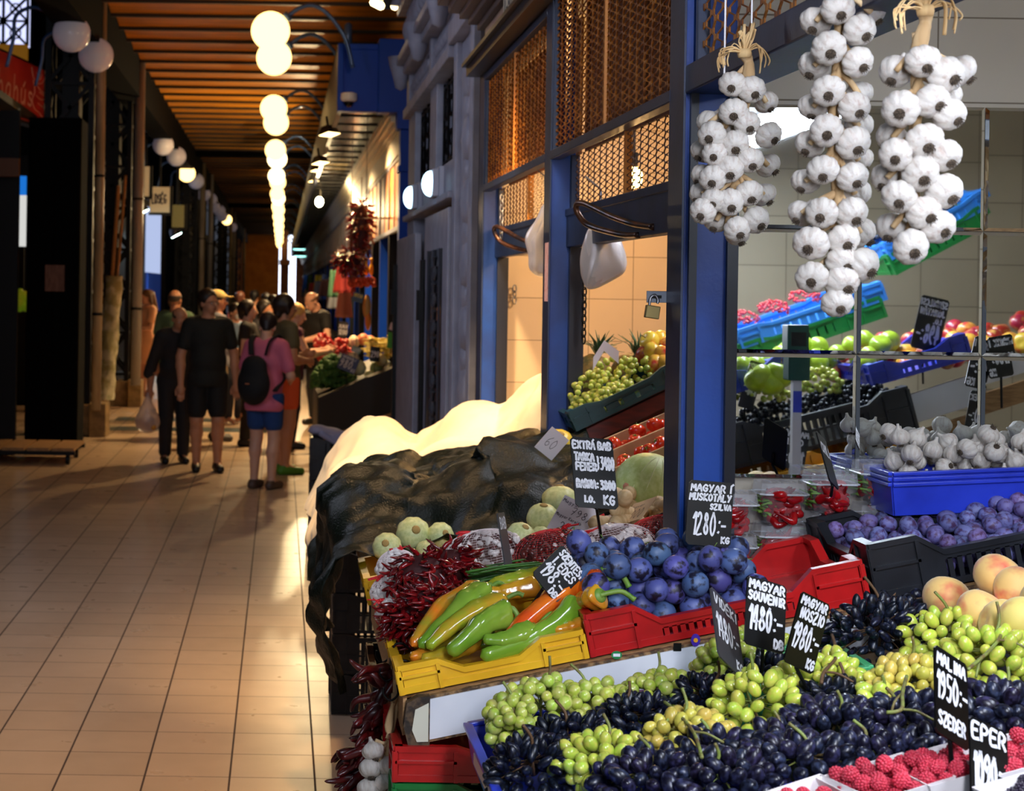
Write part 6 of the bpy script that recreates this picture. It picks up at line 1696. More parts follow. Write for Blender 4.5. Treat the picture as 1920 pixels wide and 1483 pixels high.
# ------------------------------------------------------------------ the rest of the near stall, seen in the mirror
def vsign(l, r, top, bot, Yv, dl=0, slant=0, **k):
    """board facing the mirror, given by the edges of its reflection; returns the corners as read from the mirror side"""
    TL, TR, BL = PM(r+slant, top+dl, Yv), PM(l+slant, top, Yv), PM(r, bot+dl, Yv)
    return TL, TR, BL
def msign(l, r, top, bot, Yv, lines, label, dl=0, slant=0, stick=True):
    TL, TR, BL = vsign(l, r, top, bot, Yv, dl, slant)
    return price_sign(TL, TR, BL, 0, 1, lines, label, stick=(PM((l+r)/2, bot+(bot-top)*.6, Yv) if stick else None))
msign(1688, 1740, 548, 648, 5.5, [('SZABOLCSI', .04, .83, .92, .11, .03), ('JONATÁN', .06, .66, .86, .11, .03), ('I.O.', .1, .52, .3, .09, .028), ('498:-', .1, .14, .8, .34, .036)], 'mirrored sign reading JONATAN 498 over the apples', 12, 12)
msign(1798, 1852, 626, 716, 4.75, [('MAROKKÓI', .04, .80, .92, .13, .034), ('1980:-', .06, .28, .88, .34, .04), ('KG', .7, .05, .24, .14, .034)], 'mirrored black sign reading 1980, left of its doubled reflection', 12, 8)
msign(1858, 1904, 628, 718, 4.72, [('MAROKKÓI', .04, .80, .92, .13, .034), ('1980:-', .06, .28, .88, .34, .04), ('KG', .7, .05, .24, .14, .034)], 'second 1980 board, added for the doubled reflection of the mirrored sign', -8, -6)  # one sign doubled by the mirror tiles, imitated with an extra board
msign(1795, 1840, 722, 800, 4.9, [('PERZSEK', .04, .78, .92, .13, .034), ('1480:-', .06, .25, .88, .34, .04)], 'mirrored black sign reading 1480 below the doubled sign', 8, 6)
msign(1460, 1508, 796, 872, 5.1, [('MAGYAR', .04, .80, .92, .13, .034), ('CHILI', .2, .60, .6, .13, .034), ('1400:-', .06, .14, .88, .30, .04)], 'mirrored black sign reading CHILI 1400', 8, -6)
msign(1384, 1412, 668, 758, 5.4, [('GOLDEN', .04, .8, .92, .13, .034), ('750:-', .06, .3, .88, .34, .04)], 'mirrored sign reading 750 by the edge of the blue post', 8, 6)
def mcrate(col, l, r, yl, yr, Yv, H, label, W=.34, **k):
    a, b = PM(l, yl, Yv), PM(r, yr, Yv); L = (b-a).length; th = math.atan2(b.z-a.z, b.x-a.x)
    o = crate_mb(L, W, H, **k).build('crate', PL[col]); M = Matrix.Translation(a) @ Matrix.Rotation(-th, 4, 'Y') @ Matrix.Translation((0, -W, 0)); o.matrix_world = M
    return tag(o, label, 'crate'), M, L
# black crate of blue grapes over a yellow crate
_, M, L = mcrate('black', 1368, 1705, 880, 795, 5.3, .14, 'mirrored black crate of small blue grapes', dip=.8, slat=.022, gap=.45)
for i in range(6): bunch('small', M @ Vector((.06+i*.075*L/.48, -.02+.10+.1*(i % 2), .105)), (.06, .10, .05), 'cluster of small blue grapes in the mirrored black crate, %s along it' % ('first', 'second', 'third', 'fourth', 'fifth', 'sixth')[i], 60, 0, -.25, 1.0, i+70, False)
mcrate('amber', 1500, 1712, 905, 855, 5.2, .09, 'mirrored amber crate under the blue grapes', dip=.7, slat=.03, gap=.5)
mcrate('amber', 1400, 1640, 930, 880, 5.15, .065, 'lower mirrored amber crate behind the chilli boxes', dip=.8)
bunch('pale', PM(1540, 715, 5.5), (.07, .06, .05), 'pale green grapes behind the mirrored blue ones, right', 50, seed=81, stem=False)
bunch('pale', PM(1430, 735, 5.45), (.09, .06, .04), 'pale green grapes behind the mirrored blue ones, left', 50, seed=82, stem=False)
_, M, L = mcrate('blue', 1625, 1800, 712, 662, 5.45, .07, 'mirrored blue crate of red apples', dip=.7, slat=.02, gap=.5)
_, M2, L2 = mcrate('blue', 1380, 1480, 735, 700, 5.4, .07, 'mirrored blue crate of green pears', dip=.7)
rr = random.Random(21)
for i in range(58):
    px = rr.uniform(1530, 1915); py = 690-(px-1530)*.17+rr.uniform(-36, 14); Yv = 5.75-(py-(690-(px-1530)*.17))*.004
    fruit('apple', ME_APPR if rr.random() < .7 else ME_APPY, PM(px, py, Yv), rr.uniform(.034, .039), 'red apple in the mirrored apple heap', 'apple', 'red apples in the mirror', ME_STEM if i % 2 else None, None, rr, None, 1.0)
for i in range(26):
    px = rr.uniform(1385, 1650); py = 668-(px-1385)*.10+rr.uniform(-22, 26); Yv = 5.7-(py-650)*.004
    fruit('apple', ME_APPG, PM(px, py, Yv), rr.uniform(.034, .04), 'green apple in the mirrored heap', 'apple', 'green apples in the mirror', ME_STEM if i % 2 else None, None, rr, None, 1.0)
for (px, py, k) in ((1445, 712, 'front'), (1462, 700, 'right'), (1425, 706, 'left')):
    fruit('pear', ME_APPG, PM(px, py, 5.3), .047, 'large green pear at the %s of the mirrored group' % k, 'pear', None, ME_STEM, None, rr, None, .4)
ws = MB(); a, b = PM(1640, 745, 5.5), PM(1960, 640, 5.5); c, d = PM(1640, 800, 5.5), PM(1960, 700, 5.5)
ws.hexa([c, d, d+Vector((0, -.02, 0)), c+Vector((0, -.02, 0)), a, b, b+Vector((0, -.02, 0)), a+Vector((0, -.02, 0))]); tag(ws.build('white_board', WHITEL), 'mirrored sloping white shelf board below the apples', 'board')
wd = MB(); a, b = PM(1700, 798, 5.45), PM(1960, 715, 5.45); c, d = PM(1700, 838, 5.45), PM(1960, 755, 5.45)
wd.hexa([c, d, d+Vector((0, -.02, 0)), c+Vector((0, -.02, 0)), a, b, b+Vector((0, -.02, 0)), a+Vector((0, -.02, 0))]); tag(wd.build('wooden_board', WOOD), 'mirrored brown wooden board below the white one', 'board')
_, M, L = mcrate('sky', 1400, 1640, 640, 560, 6.0, .07, 'mirrored sky blue crate of red currants', dip=.85, slat=.03, gap=.8)
mcrate('green', 1405, 1640, 672, 592, 6.0, .08, 'mirrored green crate under the currants', dip=.85, slat=.03, gap=.8)
CUR = mat('currant', (200, 24, 34), .2, coat=.4, obj_var=.1); me = MB().ball((0, 0, 0), 1, 8, 6).mesh('currant', CUR, True)
KIND['currant'] = (me, .006, 1.0)
for i in range(3): bunch('currant', M @ Vector((.08+.12*i, .15, .085)), (.06, .07, .03), 'heap of red currants in the mirrored sky blue crate, %s' % ('left', 'middle', 'right')[2-i], 70, seed=90+i, stem=False, cat='currants')
_, M, L = mcrate('sky', 1650, 1850, 485, 380, 6.2, .07, 'sky blue crate set high, standing in for a second mirror reflection', dip=.85, slat=.03, gap=.8)  # crates set high stand in for a reflection from a higher mirror
mcrate('green', 1660, 1850, 512, 412, 6.2, .08, 'green crate set high, standing in for a second mirror reflection', dip=.85, slat=.03, gap=.8)
for i in range(3): bunch('small', M @ Vector((.07+.12*i, .10, .06)), (.06, .08, .05), 'dark grapes high in the mirror, %s' % ('left', 'middle', 'right')[2-i], 46, seed=95+i, stem=False)
# scale display on its pole
sc_ = empty('scale_display', 'green weighing scale display on a pole, seen in the mirror', 'scale', PM(1493, 790, 5.0))
o = sc_.location; s = 5.0/FPX
MB().box((-20*s, -.03, 80*s), (20*s, .03, 190*s)).build('display_head', mat('scale_green', (10, 74, 62), .3), sc_, bevel=.004)
MB().box((-14*s, .03, 150*s), (14*s, .032, 176*s)).build('screen', CHALKB, sc_)
MB().box((-8*s, -.012, -150*s), (8*s, .012, 80*s)).build('pole', mat('scale_pole', (200, 200, 210), .4), sc_)
MB().box((-8*s, .0125, 20*s), (8*s, .0135, 60*s)).build('label_strip', PL['blue'], sc_)

# ------------------------------------------------------------------ left side: signs, black cabinet, wrapped poles, dolly
SIGNR = mat('sign_red', (206, 46, 40), .45, rgb2=(196, 38, 34), vscale=4)
a, b, c = P(95, 137, 20.9), P(-75, 55, 16.0), P(95, 242, 20.9)
sg = empty('shop_sign', 'red shop sign with pale script and a drawn bull at the left edge', 'sign')
def quad_board(TL, TR, BL, thick, m, par, name='board'):
    ex = TR-TL; w = ex.length; ex.normalize(); ez = TL-BL; h = ez.length; ez = (ez-ex*ez.dot(ex)).normalized(); ey = ez.cross(ex)
    M = Matrix((ex, ey, ez)).transposed().to_4x4(); M.translation = BL; par.matrix_world = M
    MB().box((0, 0, 0), (w, thick, h)).build(name, m, par); return w, h
TRs, BRs = P(95, 137, 20.6), P(95, 242, 20.6); dv = Vector((.148, 1, 0)).normalized()*3.3
TLs = TRs-dv; BLs = Vector((TLs.x, TLs.y, BRs.z))
w, h = quad_board(TLs, TRs, BLs, .12, SIGNR, sg)
MB().box((-.01, -.005, -.03), (w+.01, .13, 0)).box((-.01, -.005, h), (w+.01, .13, h+.02)).build('frame', BLACK, sg)
wr = MB(); write(wr, 'Marhahús', w*.12, h*.28, w*.66, h*.42, h*.045, slant=.1, y=-.004, jitter=.004); wr.build('lettering', mat('script_pale', (240, 190, 170), .6), sg)
bl = MB()
for pts in ([(.76, .95), (.78, .8), (.84, .72), (.90, .78), (.94, .95)], [(.78, .74), (.80, .55), (.77, .4), (.80, .26), (.86, .22), (.92, .1), (.95, .02)], [(.82, .9), (.86, .8), (.88, .9)], [(.84, .66), (.9, .6), (.97, .62)], [(.82, .5), (.88, .46), (.95, .5), (.98, .4)], [(.84, .38), (.9, .34)], [(.86, .58), (.93, .55)]):
    bl.tube(catmull([(u*w, -.003, v*h) for u, v in pts], 4), h*.008, 4)
bl.build('bull_drawing', MATS['script_pale'], sg)
sbox('trim_left_awning', (-5.2, 10.2, 3.7), (-2.9, 12.6, 3.78), STALLD, label='dark canopy behind the red sign')
for (px0, py0, px1, py1, Y, txt, m, lb) in ((266, 312, 280, 368, 33, '', CREAMW, 'narrow cream hanging sign left of the LDSEG sign'), (281, 350, 318, 398, 33.5, 'ZÖLDSÉG', CREAMW, 'cream hanging sign reading LDSEG'), (322, 384, 345, 426, 36, '', mat('olive_sign', (150, 150, 104), .5), 'olive hanging sign beyond the LDSEG sign')):
    g = empty('hanging_sign', lb, 'sign', P(px0, py1, Y)); s = Y/FPX; w, h = (px1-px0)*s, (py1-py0)*s
    g.rotation_euler = (0, -.0+.0, .0)
    MB().box((0, 0, 0), (w, .12, h)).build('panel', m, g); MB().box((-.03, .01, -.05), (w+.05, .13, 0)).box((w, -.005, 0), (w+.05, .13, h+.02)).build('frame', BLACK, g)
    if txt: q = MB(); write(q, txt[2:], w*.1, h*.36, w*.72, h*.34, h*.05, y=-.006, jitter=.002); q.build('lettering', INK, g)
    MB().box((w*.5-.02, .03, h), (w*.5+.02, .07, 5.02-P(px0, py1, Y).z)).build('hanger', BLACK, g)
for px, py, Y, lb in ((268, 398, 33, 'cool white spotlight left of the cream signs'), (331, 441, 38, 'cool white spotlight below the olive sign')):
    p = P(px, py, Y); g = empty('spot_lamp', lb, 'lamp', p)
    MB().lathe([(.14, 0), (.11, .14), (.05, .2)], 14, Matrix.Rotation(-.5, 4, 'Y')).build('housing', DARKM, g, True); MB().lathe([(.12, -.012), (.13, .0)], 14, Matrix.Rotation(-.5, 4, 'Y')).build('lamp_glass', emis('cool_spot', (200, 240, 225), 14), g)
    MB().tube([(0, 0, .18), (0, 0, 4.7-p.z), (min(0, 0)+max(0, -2.4-p.x), 0, 4.72-p.z)], .02, 6).build('bracket', DARKM, g)
    spot_light('spot_light', p+Vector((.02, 0, -.05)), (p.x+.35, p.y-1.5, 0), PW['cool']*7, (205, 232, 245), 1.7, .6, .1)
# black steel cabinet beside the first column
bc_ = empty('black_cabinet', 'tall black steel cabinet at the foot of the first column', 'cabinet', (-2.46, 18.4, 0))
MB().box((-.285, 0, 0), (.285, .6, 3.6)).build('body', mat('cabinet_black', (6, 6, 8), .85, spec=.05), bc_, bevel=.01)
MB().box((-.27, -.012, .2), (-.005, 0, 3.5)).build('door', MATS['cabinet_black'], bc_, bevel=.004); MB().box((.005, -.012, .2), (.27, 0, 3.5)).build('door', MATS['cabinet_black'], bc_, bevel=.004)
sbox('notice_wood', (-2.66, 0, 0), (-2.6, .001, .001), BLACK) if False else None
p0, p1 = P(84, 546, 18.37), P(121, 497, 18.37); tag(MB().box((p0.x, 18.372, p0.z), (p1.x, 18.386, p1.z)).build('notice_paper', mat('notice', (120, 84, 70), .8, rgb2=(104, 70, 58), vscale=12, stretch=(3, 1, 1))), 'brown notice sheet on the black cabinet', 'notice')
dl = empty('dolly', 'flat wooden dolly parked in the dark at the left', 'dolly', P(70, 838, 17.4)); dl.location.z = 0
for k in range(4): MB().box((-.55+.25*k, -.4, .14), (-.33+.25*k, .5, .17)).build('plank', WOOD, dl)
MB().box((-.55, -.4, .10), (.43, -.34, .14)).box((-.55, .44, .10), (.43, .5, .14)).build('frame', BLACK, dl)
for x, y in ((-.45, -.3), (.35, -.3), (-.45, .4), (.35, .4)): MB().lathe([(.02, -.02), (.05, -.02), (.05, .02), (.02, .02)], 12, Matrix.Translation((x, y, .05)) @ Matrix.Rotation(PI/2, 4, 'Y')).build('wheel', BLACK, dl)
# bundle of wooden poles wrapped in pale cloth, leaning
wp = empty('wrapped_poles', 'leaning bundle of wooden poles with pale cloth wrapping', 'poles', (0, 0, 0))
foot, top = P(196, 768, 24.0), P(228, 330, 24.6)
foot.z = 0.02
rp = random.Random(4)
for k in range(5):
    o = Vector((rp.uniform(-.05, .05), rp.uniform(-.04, .04), 0)); MB().tube([foot+o*.6, top+o*1.3+Vector((0, 0, rp.uniform(-.3, .1)))], .022, 7).build('pole', WOOD, wp)
wv = []; 
ws = MB(); n = 26
for i in range(n+1):
    c = foot.lerp(top, .05+.52*i/n)
    for k in range(18):
        w = 2*PI*k/18; R = .115+.012*math.sin(3*w+i*.6)+.008*math.sin(7*w-i*1.3); wv.append((c.x+R*math.cos(w), c.y+R*math.sin(w), c.z))
ws.add(wv, [(i*18+k, i*18+(k+1) % 18, (i+1)*18+(k+1) % 18, (i+1)*18+k) for i in range(n) for k in range(18)]); ws.build('cloth_wrap', mat('wrap_cloth', (200, 200, 176), .8, rgb2=(150, 150, 110), vscale=7, bump=.3, bscale=12), wp, True)
# what shows through the gaps on the left, its brightness put in as glow
for (a, b, Y, m, nm, lb, ct) in (((34, 462, 26), (49, 366, 26), 26, emis('glow_poster', (214, 214, 210), .9), 'glow_poster', 'glowing poster in the gap at the far left', 'poster'), ((34, 366, 26), (49, 330, 26), 26, emis('glow_poster_blue', (30, 120, 220), .8), 'glow_poster', 'blue glowing panel above the poster', 'poster')):
    p, q = P(*a), P(*b); tag(MB().box((p.x, Y, p.z), (q.x, Y+.06, q.z)).build(nm, m), lb, ct)
tag(MB().box((-2.995, 37.5, 2.1), (-2.96, 41.8, 3.55)).build('glow_banner', emis('glow_banner', (190, 205, 245), .8)), 'pale glowing banner between two columns', 'banner')  # glowing sheet put on the stall front for its brightness
tag(MB().box((-2.995, 37.5, 1.2), (-2.95, 41.8, 2.1)).build('blue_board', mat('blue_door', (40, 80, 180), .4, emit=(40, 80, 180), estr=.12)), 'blue board below the pale banner', 'board')
c_ = P(42, 462, 26.03); tag(MB().box((c_.x-.03, 26.02, 0), (c_.x+.03, 26.06, c_.z)).build('poster_post', STALLD), 'dark post under the bright poster at the far left', 'post')
LIMEF = mat('flower_lime', (170, 210, 40), .6, rgb2=(220, 190, 60), vscale=4, emit=(150, 190, 40), estr=.1)  # flowers given a weak glow of their own
fl = MB(); rf = random.Random(3)
for i in range(60): c = P(rf.uniform(33, 50), rf.uniform(545, 582), 25.5); fl.ball(c, rf.uniform(.02, .05), 6, 5)
tag(fl.build('flowers', LIMEF, smooth=True), 'yellow green flowers showing in the gap at the far left', 'flowers', kind='stuff')
fs = MB(); c = P(42, 640, 25.5); fs.box((c.x-.2, 25.35, 0), (c.x+.2, 25.7, P(42, 585, 25.5).z)); tag(fs.build('flower_stand', STALLD), 'dark stand below the yellow green flowers', 'stand')
sbox('wall_left_kiosk', (-5.6, 11.2, 0), (-2.77, 11.25, 3.62), STALLD, label='dark kiosk side at the left edge')
ab = MB(); ab.box(P(-20, 330, 17.7), P(38, 298, 17.8)); tag(ab.build('awning_board', mat('awning_brown', (96, 60, 36), .6)), 'brown board of the kiosk at the left edge', 'board')
# V shaped lamp over the portal
p = P(724, -6, 14.6); vl = empty('ceiling_lamp', 'V shaped twin tube lamp hanging above the portal', 'lamp', p)
for sx in (-1, 1):
    MB().bar((sx*.02, -.25, -.10), (sx*.02, .25, .02), .04, .1).build('reflector', DARKM, vl)
    MB().tube([(sx*.06, -.25, -.12), (sx*.09, .3, .0)], .035, 8).build('lamp_tube', emis('warm_tube', (255, 226, 160), 10), vl, True)
MB().tube([(0, 0, 0), (0, 0, 5.0-p.z)], .01, 6).build('cord', DARKM, vl)
point_light('lamp_light', (p.x-.05, p.y, p.z-.25), 30, (255, 230, 190), .1)
# ------------------------------------------------------------------ people
def G(px, py):
    d = P(px, py, 1.0); Y = HC/(HC-d.z); return Vector((d.x*Y, Y, 0))
SKIN = {}
def skin(rgb):
    if rgb not in SKIN: SKIN[rgb] = mat('skin_%d' % len(SKIN), rgb, .5, sss=.08)
    return SKIN[rgb]
def cloth(rgb, rough=.8): return mat('cloth_%d_%d_%d' % rgb, rgb, rough, bump=.15, bscale=40)
EYE = mat('eye', (30, 24, 22), .2); EYEW = mat('eye_white', (220, 215, 210), .3); LIP = mat('lip', (150, 80, 72), .5)
def person(label, loc, H, yaw, skin_rgb, top=None, sleeve=.5, hem=.50, legs=None, leg_to=.5, hair=(30, 22, 18), hair_kind='short', shoes=(24, 22, 22), lean=0.0, head=(0, 0), belly=1.0, pose=None, res=.0095, dress=None, cap=None, glasses=False, mask=False, skirt=None):
    s = H; ps = pose or {}
    g = empty('person', label, 'person', loc, math.radians(yaw))
    V3 = lambda x, y, z: Vector((x*s, y*s, z*s))
    J = {}
    for sd, k in ((1, 'L'), (-1, 'R')):
        J[k+'sho'] = V3(.103*sd, .005, .808); J[k+'elb'] = V3(.135*sd, .015, .635); J[k+'wri'] = V3(.140*sd, -.02, .485)
        J[k+'hip'] = V3(.052*sd, 0, .515); J[k+'kne'] = V3(.056*sd, -.012, .285); J[k+'ank'] = V3(.056*sd, .012, .045)
    for k, v in ps.items(): J[k] = V3(*v)
    up = {'Lsho', 'Rsho', 'Lelb', 'Relb', 'Lwri', 'Rwri'}
    RL = Matrix.Rotation(lean, 3, 'X'); hip0 = V3(0, 0, .53)
    T = lambda p: RL @ (p-hip0)+hip0
    for k in up: J[k] = T(J[k])
    nk = T(V3(0, .012, .845)); hc = T(V3(0, -.008, .928))
    RH = Matrix.Rotation(lean, 3, 'X') @ Matrix.Rotation(math.radians(head[0]), 3, 'Z') @ Matrix.Rotation(math.radians(head[1]), 3, 'X')
    Hd = lambda x, y, z: nk+RH @ V3(x, y, z-.845)          # head-space point
    QH = RH.to_quaternion(); QL = RL.to_quaternion()
    c = lambda p, q, a, b, k=.02: ('c', tuple(p), tuple(q), a*s, b*s, k)
    e = lambda p, r, k=.02, q=None: ('e', tuple(p), tuple(v*s for v in r), k, q)
    torso = lambda i: [e(T(V3(0, .006, .535)), (.094+i, .066+i, .062+i), .04, QL), e(T(V3(0, -.008*belly, .61)), (.084*belly+i, .064*belly+i, .085+i), .05, QL), e(T(V3(0, 0, .73)), (.099+i, .064+i, .10+i), .05, QL), c(J['Lsho']*.82+J['Rsho']*.18, J['Rsho']*.82+J['Lsho']*.18, .042+i, .042+i, .04)]
    body = torso(0)+[c(T(V3(0, .01, .80)), nk+Vector((0, 0, .03*s)), .036, .032, .03), c(nk, Hd(0, -.004, .90), .032, .03, .015),
        e(Hd(0, .004, .945), (.0435, .055, .052), .015, QH), e(Hd(0, -.02, .908), (.034, .036, .040), .02, QH), e(Hd(0, -.036, .882), (.016, .014, .012), .012, QH),
        c(Hd(0, -.052, .932), Hd(0, -.064, .914), .006, .0095, .008), e(Hd(0, -.047, .938), (.03, .01, .008), .01, QH), e(Hd(.042, .002, .922), (.006, .013, .019), .004, QH), e(Hd(-.042, .002, .922), (.006, .013, .019), .004, QH), e(Hd(0, -.051, .896), (.014, .007, .006), .006, QH)]
    up_len = {}
    for k, sd in (('L', 1), ('R', -1)):
        S, E, W = J[k+'sho'], J[k+'elb'], J[k+'wri']
        body += [c(S, E, .031, .0255, .03), c(E, E.lerp(W, .35), .0255, .027, .012), c(E.lerp(W, .3), W, .027, .0165, .012)]
        d = (W-E).normalized(); side = d.cross(Vector((0, 1, 0)));
        if side.length < .2: side = d.cross(Vector((0, 0, 1)))
        side.normalize(); nrm = side.cross(d)
        if k+'fin' in ps: pass
        pm = W+d*.03*s; body.append(c(W, W+d*.045*s, .015, .02, .01)); body.append(c(pm-side*.011*s, pm+side*.011*s, .014, .014, .008))
        for f in range(4):
            o = (f-1.5)*.0105*s; L = (.038, .045, .042, .033)[f]*s; b0 = W+d*.052*s+side*o
            m1 = b0+d*L*.55+nrm*.004*s; body += [c(b0, m1, .0056, .0052, .003), c(m1, m1+d*L*.42+nrm*.012*s, .0052, .0044, .003)]
        b0 = W+d*.018*s-side*.016*s; m1 = b0+d*.022*s-side*.012*s+nrm*.006*s; body += [c(b0, m1, .0075, .006, .005), c(m1, m1+d*.022*s+nrm*.004*s, .006, .005, .003)]
        h_, k_, a_ = J[k+'hip'], J[k+'kne'], J[k+'ank']
        body += [c(h_, k_, .056, .036, .03), c(k_, k_.lerp(a_, .3)+Vector((0, .010*s, 0)), .034, .036, .02), c(k_.lerp(a_, .3)+Vector((0, .008*s, 0)), a_, .034, .0215, .02)]
        ft = Vector((0.008*sd*s, -.092*s, -a_.z+.018*s+max(0, a_.z-.05*s))); body += [c(a_, a_+Vector((0, .02*s, -a_.z+.024*s+max(0, a_.z-.05*s))), .021, .02, .01), c(a_, a_+ft, .02, .015, .015)]
    v, f = sdf_mesh(body, res); put('body', np_mesh('body', v, f, skin(skin_rgb)), g)
    if hair_kind != 'none':
        hp = [e(Hd(0, .010, .953), (.0475, .0575, .052), .01, QH)]
        n = RH @ Vector((0, -1, -.55)); n.normalize(); cuts = [(tuple(n), n.dot(Hd(0, -.040, .965)))]
        if hair_kind == 'long': hp += [c(Hd(.0, .045, .94), Hd(0, .062, .80), .044, .03, .03), c(Hd(.035, .02, .94), Hd(.045, .02, .84), .022, .016, .02), c(Hd(-.035, .02, .94), Hd(-.045, .02, .84), .022, .016, .02)]
        elif hair_kind == 'bob': hp += [e(Hd(0, .016, .945), (.053, .062, .058), .01, QH), c(Hd(.042, .012, .94), Hd(.043, .0, .895), .018, .014, .02), c(Hd(-.042, .012, .94), Hd(-.043, .0, .895), .018, .014, .02), c(Hd(0, .045, .93), Hd(0, .04, .885), .03, .026, .02)]
        elif hair_kind == 'full': hp += [e(Hd(0, .012, .956), (.052, .06, .056), .01, QH), c(Hd(0, .04, .93), Hd(0, .036, .90), .03, .024, .02)]
        elif hair_kind == 'bald': cuts.append((tuple(RH @ Vector((0, 0, 1))), (RH @ Vector((0, 0, 1))).dot(Hd(0, 0, .958))))
        v, f = sdf_mesh(hp, res*.9, cuts); put('hair', np_mesh('hair', v, f, mat('hair_%d_%d_%d' % hair, hair, .45, bump=.4, bscale=70, stretch=(3, 3, .4))), g)
    for sd in (1, -1):
        eb = MB(); eb.ball(Hd(.0165*sd, -.0485, .928), .0062*s, 8, 6); eb.build('eye', EYEW, g, True); eb = MB(); eb.ball(Hd(.0165*sd, -.0525, .928), .0034*s, 8, 6); eb.build('pupil', EYE, g, True)
    mo = MB(); mo.tube(catmull([Hd(-.013, -.0545, .8965), Hd(0, -.058, .8955), Hd(.013, -.0545, .8965)], 4), .0022*s, 5); mo.build('mouth', LIP, g, True)
    if top:
        tp = torso(.011)
        for k in 'LR': tp.append(c(J[k+'sho'], J[k+'sho'].lerp(J[k+'elb'], sleeve), .040, .038 if sleeve < .9 else .033, .03))
        if sleeve >= 1.0:
            for k in 'LR': tp.append(c(J[k+'elb'], J[k+'elb'].lerp(J[k+'wri'], min(sleeve-1, .95)), .033, .027, .015))
        z0_ = T(V3(0, 0, hem)); nn = RL @ Vector((0, 0, -1)); tp.append(e(T(V3(0, .004, hem+.03)), (.108*max(1, belly*.97), .086*max(1, belly), .08), .04, QL))
        cuts = [(tuple(nn), nn.dot(z0_)), (tuple(RL @ Vector((0, -.35, 1)).normalized()), (RL @ Vector((0, -.35, 1)).normalized()).dot(T(V3(0, 0, .852))))]
        v, f = sdf_mesh(tp, res, cuts); put('shirt', np_mesh('shirt', v, f, cloth(top)), g)
    if legs:
        lp = [e(V3(0, .006, .525), (.094, .068, .06), .03)]
        for k in 'LR':
            h_, k_, a_ = J[k+'hip'], J[k+'kne'], J[k+'ank']
            if leg_to <= 1: lp += [c(h_, h_.lerp(k_, leg_to), .066, .062-.012*leg_to, .03)]
            else: lp += [c(h_, k_, .064, .046, .03), c(k_, k_.lerp(a_, leg_to-1), .046, .038, .02)]
        cuts = [((0, 0, 1), .545*s)]
        v, f = sdf_mesh(lp, res, cuts); put('shorts' if leg_to <= 1 else 'trousers', np_mesh('legs', v, f, cloth(legs)), g)
    if dress:
        dp = torso(.012)+[('c', tuple(V3(0, 0, .56)), tuple(V3(0, 0, .30)), .098*s, .125*s, .05)]
        for k in 'LR': dp.append(c(J[k+'sho'], J[k+'sho'].lerp(J[k+'elb'], .55), .043, .045, .03))
        v, f = sdf_mesh(dp, res, [((0, 0, -1), -.30*s), ((0, -.3, .95), .81*s)]); put('dress', np_mesh('dress', v, f, cloth(dress)), g)
    if shoes:
        for k, sd in (('L', 1), ('R', -1)):
            a_ = J[k+'ank']; dz = max(0, a_.z-.05*s); z = -a_.z+.02*s+dz
            sp = [c(a_+Vector((0, .022*s, z+.004*s)), a_+Vector((.008*sd*s, -.09*s, z)), .027, .022, .01), c(a_+Vector((0, .01*s, 0)), a_+Vector((0, -.04*s, z+.008*s)), .024, .02, .012)]
            v, f = sdf_mesh(sp, res*.8, [((0, 0, 1), a_.z+.006*s), ((0, 0, -1), -.001-dz)]); put('shoe', np_mesh('shoe', v, f, mat('shoe_%d_%d_%d' % shoes, shoes, .5)), g)
    if cap:
        cp = [e(Hd(0, .006, .962), (.0505, .062, .046), .004, QH), c(Hd(-.02, -.055, .962), Hd(.02, -.055, .962), .012, .012, .01), e(Hd(0, -.075, .960), (.036, .034, .005), .006, QH)]
        n = RH @ Vector((0, .1, -1)); n.normalize(); v, f = sdf_mesh(cp, res*.8, [(tuple(n), n.dot(Hd(0, 0, .953)))]); put('cap', np_mesh('cap', v, f, cloth(cap)), g)
    if glasses:
        gm = MB()
        for sd in (1, -1):
            gm.tube([Hd(.0165*sd+.013*math.cos(t), -.0575, .928+.010*math.sin(t)) for t in [k*PI/6 for k in range(13)]], .0012*s, 5); gm.tube([Hd(.029*sd, -.056, .930), Hd(.044*sd, -.03, .931), Hd(.046*sd, .004, .928)], .0012*s, 5)
        gm.build('glasses', DARKM, g)
    if mask:
        v, f = sdf_mesh([e(Hd(0, -.046, .903), (.032, .022, .024), .01, QH)], res*.7, []); put('face_mask', np_mesh('face_mask', v, f, mat('mask_white', (214, 220, 222), .8)), g)
    g['J'] = 0
    del g['J']
    return g, J

FAIR, TANNED, PINKISH = (224, 170, 140), (196, 138, 104), (230, 178, 150)
polo, Jp = person('man in dark polo and shorts walking towards the camera, looking to the right', G(386, 884), 1.77, 8, TANNED, (20, 22, 20), .62, .47, (16, 17, 20), .78, (38, 28, 22), 'full', (20, 18, 18), 0, (34, 0), 1.12, dict(Lelb=(.15, .03, .64), Lwri=(.155, -.02, .49), Relb=(-.15, .0, .63), Rwri=(-.15, -.05, .485), Lkne=(.06, -.03, .285), Lank=(.062, .0, .045), Rkne=(-.056, .0, .285), Rank=(-.052, .02, .045)), glasses=True)
bagman, Jb = person('stooping man in dark clothes half hidden behind the man in the polo', G(326, 868), 1.64, 12, TANNED, (30, 30, 34), 1.4, .47, (26, 26, 30), 1.9, (60, 50, 44), 'bald', (16, 16, 16), .36, (10, 8), 1.1, dict(Relb=(-.15, .0, .63), Rwri=(-.155, -.02, .47)))
pink, Jk = person('short haired person in pink shirt and blue shorts seen from behind, head bowed', G(494, 916), 1.58, 152, FAIR, (222, 112, 138), .72, .44, (30, 66, 124), .62, (44, 32, 28), 'full', (90, 70, 60), .06, (20, 26), 1.12, dict(Lelb=(.155, -.01, .645), Lwri=(.085, -.15, .62), Relb=(-.155, -.01, .645), Rwri=(-.075, -.16, .63)))
